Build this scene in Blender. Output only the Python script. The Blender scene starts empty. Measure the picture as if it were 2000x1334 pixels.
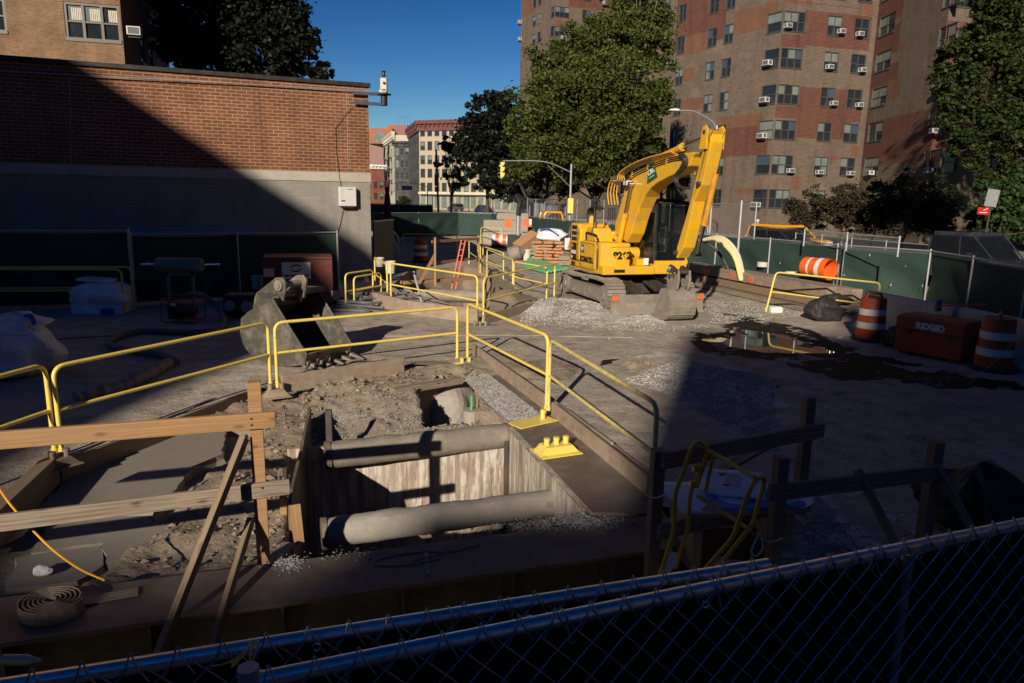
import bpy, bmesh, math, random
import numpy as np
from mathutils import Vector, Matrix
S = bpy.context.scene
COL = S.collection
R = math.radians
# ---------------- camera ----------------
FPX, CAMH = 1400.0, 2.8
_p, _r = math.atan(280/1400), R(1.0)
fw = np.array([0, math.cos(_p), -math.sin(_p)])
_u0 = np.array([0, math.sin(_p), math.cos(_p)]); _r0 = np.array([1., 0, 0])
rt = _r0*math.cos(_r) + _u0*math.sin(_r)
up = -_r0*math.sin(_r) + _u0*math.cos(_r)
cam = bpy.data.cameras.new('camera'); cam.lens = 36*FPX/2000; cam.sensor_width = 36
cam.clip_start = 0.05; cam.clip_end = 3000
co = bpy.data.objects.new('camera', cam); COL.objects.link(co)
co.matrix_world = Matrix(((rt[0], up[0], -fw[0], 0), (rt[1], up[1], -fw[1], 0), (rt[2], up[2], -fw[2], CAMH), (0, 0, 0, 1)))
S.camera = co
# ---------------- light ----------------
SUNDIR = Vector((0.77, 2.48, -1.04)).normalized()       # the way the light travels
SKYK = 0.245
W = bpy.data.worlds.new('World'); S.world = W; W.use_nodes = True
nt = W.node_tree; bg = nt.nodes['Background']
sky = nt.nodes.new('ShaderNodeTexSky'); sky.sky_type = 'NISHITA'; sky.sun_disc = False
sky.sun_elevation = math.asin(-SUNDIR.z); sky.sun_rotation = math.atan2(-SUNDIR.x, -SUNDIR.y)
sky.air_density = 1.0; sky.dust_density = 0.0; sky.ozone_density = 3.0; sky.altitude = 0
gm = nt.nodes.new('ShaderNodeGamma'); gm.inputs[1].default_value = 1.75
sc_ = nt.nodes.new('ShaderNodeVectorMath'); sc_.operation = 'SCALE'; sc_.inputs['Scale'].default_value = SKYK
hs = nt.nodes.new('ShaderNodeHueSaturation'); hs.inputs['Saturation'].default_value = 1.12; hs.inputs['Hue'].default_value = .505
nt.links.new(sky.outputs[0], gm.inputs[0]); nt.links.new(gm.outputs[0], sc_.inputs[0]); nt.links.new(sc_.outputs[0], hs.inputs['Color']); nt.links.new(hs.outputs[0], bg.inputs[0]); bg.inputs[1].default_value = 0.05
sl = bpy.data.lights.new('sun', 'SUN'); sl.energy = 5.0; sl.angle = R(0.53); sl.color = (1.0, 0.88, 0.72)
so = bpy.data.objects.new('sun', sl); COL.objects.link(so)
so.rotation_euler = SUNDIR.to_track_quat('-Z', 'Y').to_euler(); so.location = (0, 0, 60)
S.view_settings.view_transform = 'Standard'; S.view_settings.look = 'None'
S.view_settings.exposure = 0.13; S.view_settings.gamma = 1.0
S.cycles.max_bounces = 6; S.cycles.diffuse_bounces = 3; S.cycles.transparent_max_bounces = 12
S.cycles.glossy_bounces = 3; S.cycles.transmission_bounces = 4; S.cycles.use_denoising = True

# ---------------- measuring helpers (photo pixel -> place on the ground) ----------------
def ray(x, y): return fw + rt*((x-1000)/FPX) - up*((y-667)/FPX)
def G(x, y, z=0.0):
    d = ray(x, y); t = (z-CAMH)/d[2]; return Vector((d[0]*t, d[1]*t, z))
def AY(x, y, Y):
    d = ray(x, y); t = Y/d[1]; return Vector((d[0]*t, Y, CAMH+d[2]*t))
def PL(x, y, A, B):
    """point of the upright plane through A, B seen at pixel x, y"""
    nx, ny = B[1]-A[1], -(B[0]-A[0]); d = ray(x, y); t = (A[0]*nx+A[1]*ny)/(d[0]*nx+d[1]*ny)
    return Vector((d[0]*t, d[1]*t, CAMH+d[2]*t))
def ZAT(x, y, B):
    d = ray(x, y); t = math.hypot(B[0], B[1])/math.hypot(d[0], d[1]); return CAMH+d[2]*t
def trace(pts, O, D):
    """(distance along D from O, height) of pixels on the upright plane through O along D"""
    D = Vector((D[0], D[1])).normalized(); out = []
    for x, y in pts:
        P = PL(x, y, (O[0], O[1]), (O[0]+D[0], O[1]+D[1]))
        out.append(((P.x-O[0])*D[0]+(P.y-O[1])*D[1], P.z))
    return out

# ---------------- mesh builder ----------------
class M:
    def __init__(s): s.v = []; s.f = []; s.m = []; s.uv = []
    def add(s, vs, fs, m=0, uvs=None):
        b = len(s.v); s.v += [tuple(v) for v in vs]
        for i, f in enumerate(fs):
            s.f.append([b+k for k in f]); s.m.append(m)
            s.uv.append(uvs[i] if uvs else [(0, 0)]*len(f))
        return s
    def quad(s, a, b, c, d, m=0, uv=None): return s.add([a, b, c, d], [[0, 1, 2, 3]], m, [uv] if uv else None)
    def hexa(s, c, m=0, L=1, w=1, h=1):
        # c: 8 corners, bottom 0-3 (ccw), top 4-7 ; u along 0->1
        fs = [[0, 3, 2, 1], [4, 5, 6, 7], [0, 1, 5, 4], [1, 2, 6, 5], [2, 3, 7, 6], [3, 0, 4, 7]]
        o = random.random()*7
        u = [[(o, 0), (o, w), (o+L, w), (o+L, 0)], [(o, 2), (o+L, 2), (o+L, 2+w), (o, 2+w)], [(o, 4), (o+L, 4), (o+L, 4+h), (o, 4+h)],
             [(o, 6), (o+.05, 6), (o+.05, 6+h), (o, 6+h)], [(o+L, 8), (o, 8), (o, 8+h), (o+L, 8+h)], [(o, 9), (o+.05, 9), (o+.05, 9+h), (o, 9+h)]]
        return s.add(c, fs, m, u)
    def box(s, c, d, rz=0, m=0, rx=0, ry=0):
        x, y, z = d[0]/2, d[1]/2, d[2]/2
        mt = Matrix.Translation(c) @ Matrix.Rotation(rz, 4, 'Z') @ Matrix.Rotation(ry, 4, 'Y') @ Matrix.Rotation(rx, 4, 'X')
        cs = [mt @ Vector(p) for p in ((-x, -y, -z), (x, -y, -z), (x, y, -z), (-x, y, -z), (-x, -y, z), (x, -y, z), (x, y, z), (-x, y, z))]
        return s.hexa(cs, m, d[0], d[1], d[2])
    def b2(s, x0, x1, y0, y1, z0, z1, m=0): return s.box(((x0+x1)/2, (y0+y1)/2, (z0+z1)/2), (x1-x0, y1-y0, z1-z0), m=m)
    def beam(s, a, b, w, h, m=0, upv=(0, 0, 1), taper=1):
        a = Vector(a); b = Vector(b); d = (b-a); L = d.length; d.normalize()
        u = Vector(upv); sd = d.cross(u)
        if sd.length < 1e-4: sd = d.cross(Vector((0, 1, 0)))
        sd.normalize(); u = sd.cross(d).normalized()
        cs = []
        for k in (-1, 1):
            for P, q, t in ((a, -1, 1), (b, -1, taper), (b, 1, taper), (a, 1, 1)):
                cs.append(P+sd*(-q*w/2*t)+u*(k*h/2*t))
        cs = [cs[i] for i in (3, 2, 1, 0, 7, 6, 5, 4)]
        return s.hexa([cs[0], cs[1], cs[2], cs[3], cs[4], cs[5], cs[6], cs[7]], m, L, w, h)
    def tube(s, pts, r, seg=8, m=0, closed=False, cap=True):
        pts = [Vector(p) for p in pts]; n = len(pts); rs = r if isinstance(r, (list, tuple)) else [r]*n
        vs = []; fs = []; uv = []; prev = None; L = 0
        for i, p in enumerate(pts):
            if closed: t = pts[(i+1) % n]-pts[i-1]
            else: t = pts[min(i+1, n-1)]-pts[max(i-1, 0)]
            if t.length < 1e-9: t = Vector((0, 0, 1))
            t.normalize()
            if prev is None:
                a = Vector((0, 0, 1)) if abs(t.z) < .9 else Vector((1, 0, 0)); nrm = t.cross(a).normalized()
            else: nrm = (prev-t*prev.dot(t)).normalized()
            prev = nrm; bn = t.cross(nrm)
            for k in range(seg):
                a = 2*math.pi*k/seg; vs.append(p+(nrm*math.cos(a)+bn*math.sin(a))*rs[i])
        for i in range(n if closed else n-1):
            l2 = L+(pts[(i+1) % n]-pts[i]).length
            for k in range(seg):
                a, b = i*seg+k, i*seg+(k+1) % seg; j = (i+1) % n
                fs.append([a, b, j*seg+(k+1) % seg, j*seg+k])
                w = 2*math.pi*rs[i]/seg; uv.append([(L, k*w), (L, k*w+w), (l2, k*w+w), (l2, k*w)])
            L = l2
        if cap and not closed:
            fs.append(list(range(seg))[::-1]); uv.append([(0, 0)]*seg)
            fs.append([(n-1)*seg+k for k in range(seg)]); uv.append([(0, 0)]*seg)
        return s.add(vs, fs, m, uv)
    def cyl(s, a, b, r, seg=16, m=0): return s.tube([a, b], r, seg, m)
    def lathe(s, prof, c=(0, 0, 0), seg=24, m=0, mt=None, capb=True, capt=True):
        vs = []; fs = []
        for r_, z in prof:
            for k in range(seg):
                a = 2*math.pi*k/seg; vs.append(Vector((r_*math.cos(a), r_*math.sin(a), z)))
        for i in range(len(prof)-1):
            for k in range(seg): fs.append([i*seg+k, i*seg+(k+1) % seg, (i+1)*seg+(k+1) % seg, (i+1)*seg+k])
        if capb: fs.append(list(range(seg))[::-1])
        if capt: fs.append([(len(prof)-1)*seg+k for k in range(seg)])
        T = Matrix.Translation(c) @ (mt or Matrix.Identity(4))
        return s.add([T @ v for v in vs], fs, m)
    def prism(s, poly, O, ux, uy, w, m=0):
        """poly in (ux,uy) plane from O, extruded by vector w"""
        O = Vector(O); ux = Vector(ux); uy = Vector(uy); w = Vector(w); n = len(poly)
        a = [O+ux*p[0]+uy*p[1] for p in poly]; b = [q+w for q in a]
        A = sum(poly[i][0]*poly[(i+1) % n][1]-poly[(i+1) % n][0]*poly[i][1] for i in range(n))
        flip = (A > 0) == (ux.cross(uy).dot(w) > 0)
        fa = list(range(n)); fb = [n+i for i in range(n)]
        pu = [tuple(p) for p in poly]
        fs = [fa[::-1] if flip else fa, fb if flip else fb[::-1]]
        uv = [pu[::-1] if flip else pu, pu if flip else pu[::-1]]
        for i in range(n):
            j = (i+1) % n; q = [i, j, n+j, n+i]; fs.append(q if flip else q[::-1])
            l = (a[j]-a[i]).length; k = [(0, 0), (l, 0), (l, w.length), (0, w.length)]; uv.append(k if flip else k[::-1])
        return s.add(a+b, fs, m, uv)
    def blob(s, c, r, sub=2, amp=.15, seed=0, m=0, sc=(1, 1, 1), rz=0):
        bm = bmesh.new(); bmesh.ops.create_icosphere(bm, subdivisions=sub, radius=1)
        rn = random.Random(seed); k = [(Vector((rn.uniform(-1, 1), rn.uniform(-1, 1), rn.uniform(-1, 1))).normalized(), rn.uniform(-1, 1)) for _ in range(14)]
        mt = Matrix.Rotation(rz, 3, 'Z'); vs = []
        for v in bm.verts:
            n = v.co.normalized(); d = 1+amp*sum(w*max(0, n.dot(q))**3 for q, w in k)
            p = Vector((n.x*sc[0], n.y*sc[1], n.z*sc[2]))*r*d; vs.append(Vector(c)+mt @ p)
        s.add(vs, [[v.index for v in f.verts] for f in bm.faces], m); bm.free(); return s
    def build(s, name, mats, parent=None, smooth=False, bevel=0, weld=False, label=None):
        me = bpy.data.meshes.new(name); me.from_pydata(s.v, [], s.f)
        if not isinstance(mats, (list, tuple)): mats = [mats]
        for q in mats: me.materials.append(q)
        me.polygons.foreach_set('material_index', s.m)
        uvl = me.uv_layers.new(name='UVMap'); flat = [c for f in s.uv for p in f for c in p]
        uvl.data.foreach_set('uv', flat)
        if weld:
            bm = bmesh.new(); bm.from_mesh(me); bmesh.ops.remove_doubles(bm, verts=bm.verts, dist=1e-4); bm.to_mesh(me); bm.free()
        me.validate(); me.update()
        if smooth:
            me.polygons.foreach_set('use_smooth', [True]*len(me.polygons))
            try: me.set_sharp_from_angle(angle=R(42))
            except Exception: pass
        o = bpy.data.objects.new(name, me); COL.objects.link(o)
        if parent is not None: o.parent = parent
        if bevel:
            b = o.modifiers.new('bevel', 'BEVEL'); b.width = bevel; b.segments = 2; b.limit_method = 'ANGLE'; b.angle_limit = R(40)
        if label: o['label'] = label
        return o
def fillet(pts, rad, n=5, closed=False):
    pts = [Vector(p) for p in pts]; out = []
    for i, p in enumerate(pts):
        if not closed and i in (0, len(pts)-1): out.append(p); continue
        a = pts[i-1]-p; b = pts[(i+1) % len(pts)]-p; r = min(rad, a.length*.49, b.length*.49)
        A = p+a.normalized()*r; B = p+b.normalized()*r
        for k in range(n+1):
            t = k/n; out.append(A*(1-t)**2+p*2*t*(1-t)+B*t*t)
    return out
def spline(pts, n=8):
    P = [Vector(p) for p in pts]; P = [P[0]*2-P[1]]+P+[P[-1]*2-P[-2]]; out = []
    for i in range(1, len(P)-2):
        for k in range(n):
            t = k/n; a, b, c, d = P[i-1], P[i], P[i+1], P[i+2]
            out.append(.5*((2*b)+(c-a)*t+(2*a-5*b+4*c-d)*t*t+(3*b-a-3*c+d)*t**3))
    out.append(P[-2]); return out
def thing(name, label, cat, loc=(0, 0, 0), rz=0, group=None):
    o = bpy.data.objects.new(name, None); COL.objects.link(o); o.location = loc; o.rotation_euler = (0, 0, rz)
    o.empty_display_size = .2; return tag(o, label, cat, group)
def tag(o, label, cat, group=None):
    o['label'] = label; o['category'] = cat
    if group: o['group'] = group
    return o
def st(o, kind='structure'): o['kind'] = kind; return o
def dup(src, loc, rz=0, label=None, sc=None):
    r_ = src.copy(); COL.objects.link(r_); r_.location = loc; r_.rotation_euler = (0, 0, rz)
    if sc: r_.scale = sc
    if label: r_['label'] = label
    def rec(a, b):
        for ch in list(a.children):
            c = ch.copy(); COL.objects.link(c); c.parent = b; rec(ch, c)
    rec(src, r_); return r_
def text_mesh(txt, size, bold=.0, ext=.002, align='CENTER'):
    c = bpy.data.curves.new('t', 'FONT'); c.body = txt; c.size = size; c.offset = bold; c.extrude = ext; c.align_x = align; c.align_y = 'CENTER'
    o = bpy.data.objects.new('t', c); me = bpy.data.meshes.new_from_object(o); bpy.data.objects.remove(o); bpy.data.curves.remove(c); return me
def put_text(name, txt, size, mat_, O, ux, uy, parent=None, bold=0., ext=.002, align='CENTER', sx=1):
    """writing lying in the plane of ux, uy, centred on O (world or parent-local)"""
    me = text_mesh(txt, size, bold, ext, align); ux = Vector(ux).normalized(); uy = Vector(uy).normalized(); uz = ux.cross(uy)
    me.materials.clear(); me.materials.append(mat_)
    o = bpy.data.objects.new(name, me); COL.objects.link(o)
    if parent is not None: o.parent = parent
    o.matrix_local = Matrix(((ux.x*sx, uy.x, uz.x, O[0]), (ux.y*sx, uy.y, uz.y, O[1]), (ux.z*sx, uy.z, uz.z, O[2]), (0, 0, 0, 1)))
    return o
# ---------------- materials ----------------
def nodes(name):
    m = bpy.data.materials.new(name); m.use_nodes = True; t = m.node_tree; b = t.nodes['Principled BSDF']; return m, t, b
def N(t, typ, **k):
    n = t.nodes.new(typ)
    for a, v in k.items():
        if a.startswith('i_'): n.inputs[int(a[2:])].default_value = v
        else: setattr(n, a, v)
    return n
def c4(c): return (c[0], c[1], c[2], 1)
def mixc(t, fac, a, b):
    n = t.nodes.new('ShaderNodeMix'); n.data_type = 'RGBA'
    for s_, v in ((0, fac), (6, a), (7, b)):
        if hasattr(v, 'type') and hasattr(v, 'links'): t.links.new(v, n.inputs[s_])
        else: n.inputs[s_].default_value = v if s_ == 0 else c4(v)
    return n.outputs[2]
def ramp(t, fac, a, b, ca=(0, 0, 0), cb=(1, 1, 1)):
    n = t.nodes.new('ShaderNodeValToRGB'); t.links.new(fac, n.inputs[0])
    n.color_ramp.elements[0].position = a; n.color_ramp.elements[1].position = b
    n.color_ramp.elements[0].color = c4(ca); n.color_ramp.elements[1].color = c4(cb); return n.outputs[0]
def noise(t, vec, sc, det=5, rough=.6, dist=0):
    n = t.nodes.new('ShaderNodeTexNoise'); n.inputs['Scale'].default_value = sc; n.inputs['Detail'].default_value = det
    n.inputs['Roughness'].default_value = rough; n.inputs['Distortion'].default_value = dist
    if vec is not None: t.links.new(vec, n.inputs['Vector'])
    return n.outputs[0]
def wpos(t): return t.nodes.new('ShaderNodeNewGeometry').outputs['Position']
def bumpn(t, b, h, strength=.3, dist=.01):
    n = t.nodes.new('ShaderNodeBump'); n.inputs['Strength'].default_value = strength; n.inputs['Distance'].default_value = dist
    t.links.new(h, n.inputs['Height']); t.links.new(n.outputs[0], b.inputs['Normal']); return n
def grimy(name, col, rough=.6, metal=0, dirt=(.2, .17, .14), amt=.35, sc=3.0, bump=.15, bs=40, bd=.004, spec=None, edge=(.45, .7), coat=0):
    """paint or bare stuff with uneven colour, dust patches and a fine bump, laid in world space"""
    m, t, b = nodes(name); P = wpos(t)
    n1 = noise(t, P, sc, 6, .65); n2 = noise(t, P, sc*9, 4, .6)
    f = ramp(t, n1, edge[0], edge[1]); mm = N(t, 'ShaderNodeMath', operation='MULTIPLY'); t.links.new(f, mm.inputs[0]); mm.inputs[1].default_value = amt
    v = mixc(t, n2, [c*.78 for c in col], [min(1, c*1.18) for c in col])
    t.links.new(mixc(t, mm.outputs[0], v, dirt), b.inputs['Base Color'])
    for i in (1,): pass
    t.links.new(v, t.nodes[-1].inputs[0]) if False else None
    b.inputs['Roughness'].default_value = rough; b.inputs['Metallic'].default_value = metal
    if spec is not None: b.inputs['Specular IOR Level'].default_value = spec
    if coat: b.inputs['Coat Weight'].default_value = coat; b.inputs['Coat Roughness'].default_value = .15
    if bump: bumpn(t, b, noise(t, P, bs, 4, .6), bump, bd)
    return m
def wood(name, col, dark, rough=.75, grain=45, contrast=1., dirt=None, damt=0):
    m, t, b = nodes(name)
    tc = N(t, 'ShaderNodeTexCoord'); mp = N(t, 'ShaderNodeMapping'); mp.inputs['Scale'].default_value = (1.2, grain, 1); t.links.new(tc.outputs['UV'], mp.inputs[0])
    g = noise(t, mp.outputs[0], 1.4, 6, .65, .6)
    mp2 = N(t, 'ShaderNodeMapping'); mp2.inputs['Scale'].default_value = (3.2, 9, 1); t.links.new(tc.outputs['UV'], mp2.inputs[0])
    vo = N(t, 'ShaderNodeTexVoronoi'); t.links.new(mp2.outputs[0], vo.inputs['Vector']); vo.inputs['Scale'].default_value = 1.2
    kn = ramp(t, vo.outputs[0], .05, .22, (1, 1, 1), (0, 0, 0))
    c = mixc(t, ramp(t, g, .35, .65), dark, col); c = mixc(t, kn, c, [x*.45 for x in dark])
    P = wpos(t); c = mixc(t, ramp(t, noise(t, P, 2.2, 5, .7), .5, .75), c, [x*.62 for x in col])
    if dirt: 
        mm = N(t, 'ShaderNodeMath', operation='MULTIPLY'); t.links.new(ramp(t, noise(t, P, 4, 6, .75), .35, .6), mm.inputs[0]); mm.inputs[1].default_value = damt
        c = mixc(t, mm.outputs[0], c, dirt)
    t.links.new(c, b.inputs['Base Color']); b.inputs['Roughness'].default_value = rough
    bumpn(t, b, g, .35, .003); return m
def brick(name, c1, c2, mortar, rough=.85, bw=.20, bh=.10, ms=.012, patch=None, bumps=.6, var=.5):
    m, t, b = nodes(name); tc = N(t, 'ShaderNodeTexCoord')
    br = N(t, 'ShaderNodeTexBrick'); t.links.new(tc.outputs['UV'], br.inputs['Vector'])
    br.inputs['Color1'].default_value = c4(c1); br.inputs['Color2'].default_value = c4(c2); br.inputs['Mortar'].default_value = c4(mortar)
    br.inputs['Scale'].default_value = 1; br.inputs['Mortar Size'].default_value = ms; br.inputs['Mortar Smooth'].default_value = .15
    br.inputs['Brick Width'].default_value = bw; br.inputs['Row Height'].default_value = bh; br.inputs['Bias'].default_value = 0
    P = wpos(t); n1 = noise(t, P, .9, 6, .7)
    hs = N(t, 'ShaderNodeHueSaturation'); t.links.new(br.outputs[0], hs.inputs['Color'])
    mr = N(t, 'ShaderNodeMapRange'); t.links.new(n1, mr.inputs[0]); mr.inputs[1].default_value = .3; mr.inputs[2].default_value = .7; mr.inputs[3].default_value = 1-var*.5; mr.inputs[4].default_value = 1+var*.4
    t.links.new(mr.outputs[0], hs.inputs['Value'])
    c = hs.outputs[0]
    mps = N(t, 'ShaderNodeMapping'); mps.inputs['Scale'].default_value = (1.6, 1.6, .16); t.links.new(P, mps.inputs[0])
    c = mixc(t, ramp(t, noise(t, mps.outputs[0], 1.0, 6, .7), .50, .78, (0, 0, 0), (.55, .55, .55)), c, [x*.45 for x in c2])
    c = mixc(t, ramp(t, noise(t, P, 2.6, 6, .75), .62, .74, (0, 0, 0), (.35, .35, .35)), c, [min(1, x*1.25) for x in mortar])
    if patch: c = mixc(t, ramp(t, noise(t, P, .35, 4, .6), patch[0], patch[1]), c, patch[2])
    t.links.new(c, b.inputs['Base Color']); b.inputs['Roughness'].default_value = rough; b.inputs['Specular IOR Level'].default_value = .25
    bumpn(t, b, br.outputs['Fac'], -bumps, .006); return m
def plain(name, col, rough=.5, metal=0, spec=None, emit=None, alpha=None):
    m, t, b = nodes(name); b.inputs['Base Color'].default_value = c4(col); b.inputs['Roughness'].default_value = rough; b.inputs['Metallic'].default_value = metal
    if spec is not None: b.inputs['Specular IOR Level'].default_value = spec
    if emit: b.inputs['Emission Color'].default_value = c4(col); b.inputs['Emission Strength'].default_value = emit
    return m
def glassm(name, col=(.02, .025, .03), rough=.04, wav=.25):
    m, t, b = nodes(name); P = wpos(t)
    t.links.new(mixc(t, noise(t, P, .9, 3), [c*.5 for c in col], [c*1.6 for c in col]), b.inputs['Base Color'])
    b.inputs['Roughness'].default_value = rough; b.inputs['Specular IOR Level'].default_value = .6
    bumpn(t, b, noise(t, P, 1.3, 2), wav, .02); return m
def leafm(name, c1, c2, c3, trans=.25):
    m, t, b = nodes(name); P = wpos(t)
    n1 = noise(t, P, .55, 3, .6); n2 = noise(t, P, 7, 2, .6)
    c = mixc(t, ramp(t, n1, .35, .65), c1, c2); c = mixc(t, ramp(t, n2, .52, .72), c, c3)
    t.links.new(c, b.inputs['Base Color']); b.inputs['Roughness'].default_value = .6; b.inputs['Specular IOR Level'].default_value = .3
    tr = N(t, 'ShaderNodeBsdfTranslucent'); t.links.new(c, tr.inputs[0]); mx = N(t, 'ShaderNodeMixShader'); mx.inputs[0].default_value = trans
    t.links.new(b.outputs[0], mx.inputs[1]); t.links.new(tr.outputs[0], mx.inputs[2]); t.links.new(mx.outputs[0], t.nodes['Material Output'].inputs[0]); return m
def meshm(name, col, pitch=.06, wire=.1):
    """chain link woven wire as seen far away: diamond wires, open between"""
    m, t, b = nodes(name); tc = N(t, 'ShaderNodeTexCoord'); sp = N(t, 'ShaderNodeSeparateXYZ'); t.links.new(tc.outputs['UV'], sp.inputs[0])
    outs = []
    for op in ('ADD', 'SUBTRACT'):
        a = N(t, 'ShaderNodeMath', operation=op); t.links.new(sp.outputs[0], a.inputs[0]); t.links.new(sp.outputs[1], a.inputs[1])
        d = N(t, 'ShaderNodeMath', operation='DIVIDE'); t.links.new(a.outputs[0], d.inputs[0]); d.inputs[1].default_value = pitch
        f = N(t, 'ShaderNodeMath', operation='FRACT'); t.links.new(d.outputs[0], f.inputs[0])
        l = N(t, 'ShaderNodeMath', operation='LESS_THAN'); t.links.new(f.outputs[0], l.inputs[0]); l.inputs[1].default_value = wire; outs.append(l.outputs[0])
    mx = N(t, 'ShaderNodeMath', operation='MAXIMUM'); t.links.new(outs[0], mx.inputs[0]); t.links.new(outs[1], mx.inputs[1])
    b.inputs['Base Color'].default_value = c4(col); b.inputs['Metallic'].default_value = .6; b.inputs['Roughness'].default_value = .5
    t.links.new(mx.outputs[0], b.inputs['Alpha']); return m

def ground_mat():
    m, t, b = nodes('packed_dirt'); P = wpos(t)
    n1 = noise(t, P, .35, 6, .65); n2 = noise(t, P, 2.3, 7, .7); n3 = noise(t, P, 28, 5, .7); n4 = noise(t, P, 110, 3, .7)
    c = mixc(t, ramp(t, n1, .38, .62), (.41, .355, .28), (.55, .48, .385))
    c = mixc(t, ramp(t, n2, .44, .66), c, (.25, .205, .165))
    c = mixc(t, ramp(t, n3, .45, .75), c, (.50, .44, .37))
    # wheel and bucket scrapes: stretched noise
    mp = N(t, 'ShaderNodeMapping'); mp.inputs['Scale'].default_value = (.5, 5, 1); mp.inputs['Rotation'].default_value = (0, 0, .35); t.links.new(P, mp.inputs[0])
    sc = noise(t, mp.outputs[0], 1.1, 6, .7, .4)
    c = mixc(t, ramp(t, sc, .58, .74), c, (.24, .20, .165))
    t.links.new(c, b.inputs['Base Color']); b.inputs['Roughness'].default_value = .9; b.inputs['Specular IOR Level'].default_value = .2
    a = N(t, 'ShaderNodeMath', operation='MULTIPLY_ADD'); t.links.new(n2, a.inputs[0]); a.inputs[1].default_value = 3; t.links.new(n3, a.inputs[2])
    bumpn(t, b, a.outputs[0], .8, .03); return m
def gravel_mat(name, c1, c2):
    m, t, b = nodes(name); P = wpos(t)
    vo = N(t, 'ShaderNodeTexVoronoi'); t.links.new(P, vo.inputs['Vector']); vo.inputs['Scale'].default_value = 34
    n = noise(t, P, 2.5, 5, .6)
    sp = N(t, 'ShaderNodeSeparateXYZ'); t.links.new(vo.outputs['Color'], sp.inputs[0])
    c = mixc(t, sp.outputs[0], c1, c2); c = mixc(t, ramp(t, n, .5, .7), c, (.26, .22, .18))
    t.links.new(c, b.inputs['Base Color']); b.inputs['Roughness'].default_value = .9
    bumpn(t, b, vo.outputs['Distance'], -1.0, .03); return m

MT = {}
MT['ground'] = ground_mat()
MT['gravel'] = gravel_mat('gravel', (.15, .148, .145), (.42, .41, .40))
MT['gravelpale'] = gravel_mat('pale_gravel', (.30, .29, .265), (.66, .64, .59))
MT['dirt'] = grimy('loose_dirt', (.25, .195, .14), .95, dirt=(.38, .31, .235), amt=.7, sc=2.2, bump=.9, bs=22, bd=.02)
MT['slab'] = grimy('broken_concrete', (.25, .22, .185), .9, dirt=(.22, .18, .15), amt=.7, sc=2.5, bump=.5, bs=60, bd=.006)
MT['conc'] = grimy('concrete', (.34, .31, .27), .85, dirt=(.22, .19, .16), amt=.6, sc=3, bump=.4, bs=50)
MT['steel'] = grimy('rusty_steel_plate', (.17, .13, .105), .65, .3, dirt=(.30, .25, .20), amt=.8, sc=2.2, bump=.3, bs=40)
MT['steeldark'] = grimy('dark_steel', (.07, .06, .055), .6, .4, dirt=(.16, .12, .09), amt=.6, sc=5, bump=.3)
MT['galv'] = grimy('galvanised_steel', (.82, .86, .92), .24, .95, dirt=(.25, .25, .25), amt=.4, sc=14, bump=.08)
MT['galvnear'] = grimy('weathered_galvanised_pipe', (.92, .89, .82), .30, .9, dirt=(.30, .30, .28), amt=.45, sc=30, bump=.08)
MT['galvdull'] = grimy('dull_galvanised', (.42, .43, .44), .5, .5, dirt=(.25, .24, .22), amt=.5, sc=14, bump=.08)
MT['yellow'] = grimy('yellow_paint', (.82, .64, .14), .42, 0, dirt=(.42, .30, .14), amt=.75, sc=11, bump=.1, edge=(.58, .70))
def chips(m, sc=34, lo=.62, hi=.66, col=(.10, .055, .03)):
    t = m.node_tree; b = t.nodes['Principled BSDF']; l = b.inputs['Base Color'].links[0].from_socket; P = wpos(t)
    f = ramp(t, noise(t, P, sc, 5, .7), lo, hi); g = ramp(t, noise(t, P, 3.1, 3, .5), .42, .56); mm = N(t, 'ShaderNodeMath', operation='MULTIPLY'); t.links.new(f, mm.inputs[0]); t.links.new(g, mm.inputs[1])
    t.links.new(mixc(t, mm.outputs[0], l, col), b.inputs['Base Color']); return m
chips(MT['yellow'])
MT['yellowtop'] = grimy('worn_yellow_paint', (.72, .60, .20), .45, 0, dirt=(.42, .34, .22), amt=.8, sc=9, bump=.12, edge=(.48, .66))
chips(MT['yellowtop'], 30, .58, .64, (.30, .27, .22))
MT['exy'] = grimy('excavator_yellow', (.80, .44, .012), .33, 0, dirt=(.46, .31, .13), amt=.7, sc=3.2, bump=.05, edge=(.42, .75), coat=.3)
chips(MT['exy'], 26, .62, .67, (.16, .09, .04))
MT['black'] = grimy('black_paint', (.018, .018, .02), .4, 0, dirt=(.09, .08, .07), amt=.4, sc=5)
MT['rubber'] = grimy('black_rubber', (.022, .022, .022), .6, 0, dirt=(.12, .10, .08), amt=.5, sc=8)
MT['hose'] = grimy('grey_hose', (.10, .11, .12), .6, 0, dirt=(.20, .17, .14), amt=.5, sc=8)
MT['dusty'] = grimy('dusty_steel', (.24, .205, .17), .7, .15, dirt=(.36, .31, .25), amt=.8, sc=5, bump=.3)
MT['bucket'] = grimy('bucket_steel', (.11, .095, .08), .5, .35, dirt=(.33, .28, .22), amt=.9, sc=2.8, bump=.25, edge=(.35, .6))
MT['bucketgreen'] = grimy('green_grey_bucket', (.095, .09, .07), .5, .3, dirt=(.36, .31, .25), amt=.6, sc=3.2, bump=.25, edge=(.46, .66))
MT['wood'] = wood('new_timber', (.45, .25, .10), (.29, .145, .055), dirt=(.22, .17, .12), damt=.35)
MT['woodgrey'] = wood('weathered_timber', (.34, .27, .20), (.13, .10, .08))
MT['woodold'] = wood('dirty_plank', (.34, .245, .165), (.20, .14, .09), dirt=(.36, .30, .24), damt=.75)
MT['woodbrace'] = wood('brace_timber', (.29, .205, .12), (.18, .12, .07), dirt=(.20, .16, .12), damt=.5)
MT['log'] = wood('big_timber', (.30, .22, .155), (.15, .105, .075), grain=18, dirt=(.36, .29, .23), damt=.6)
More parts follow.
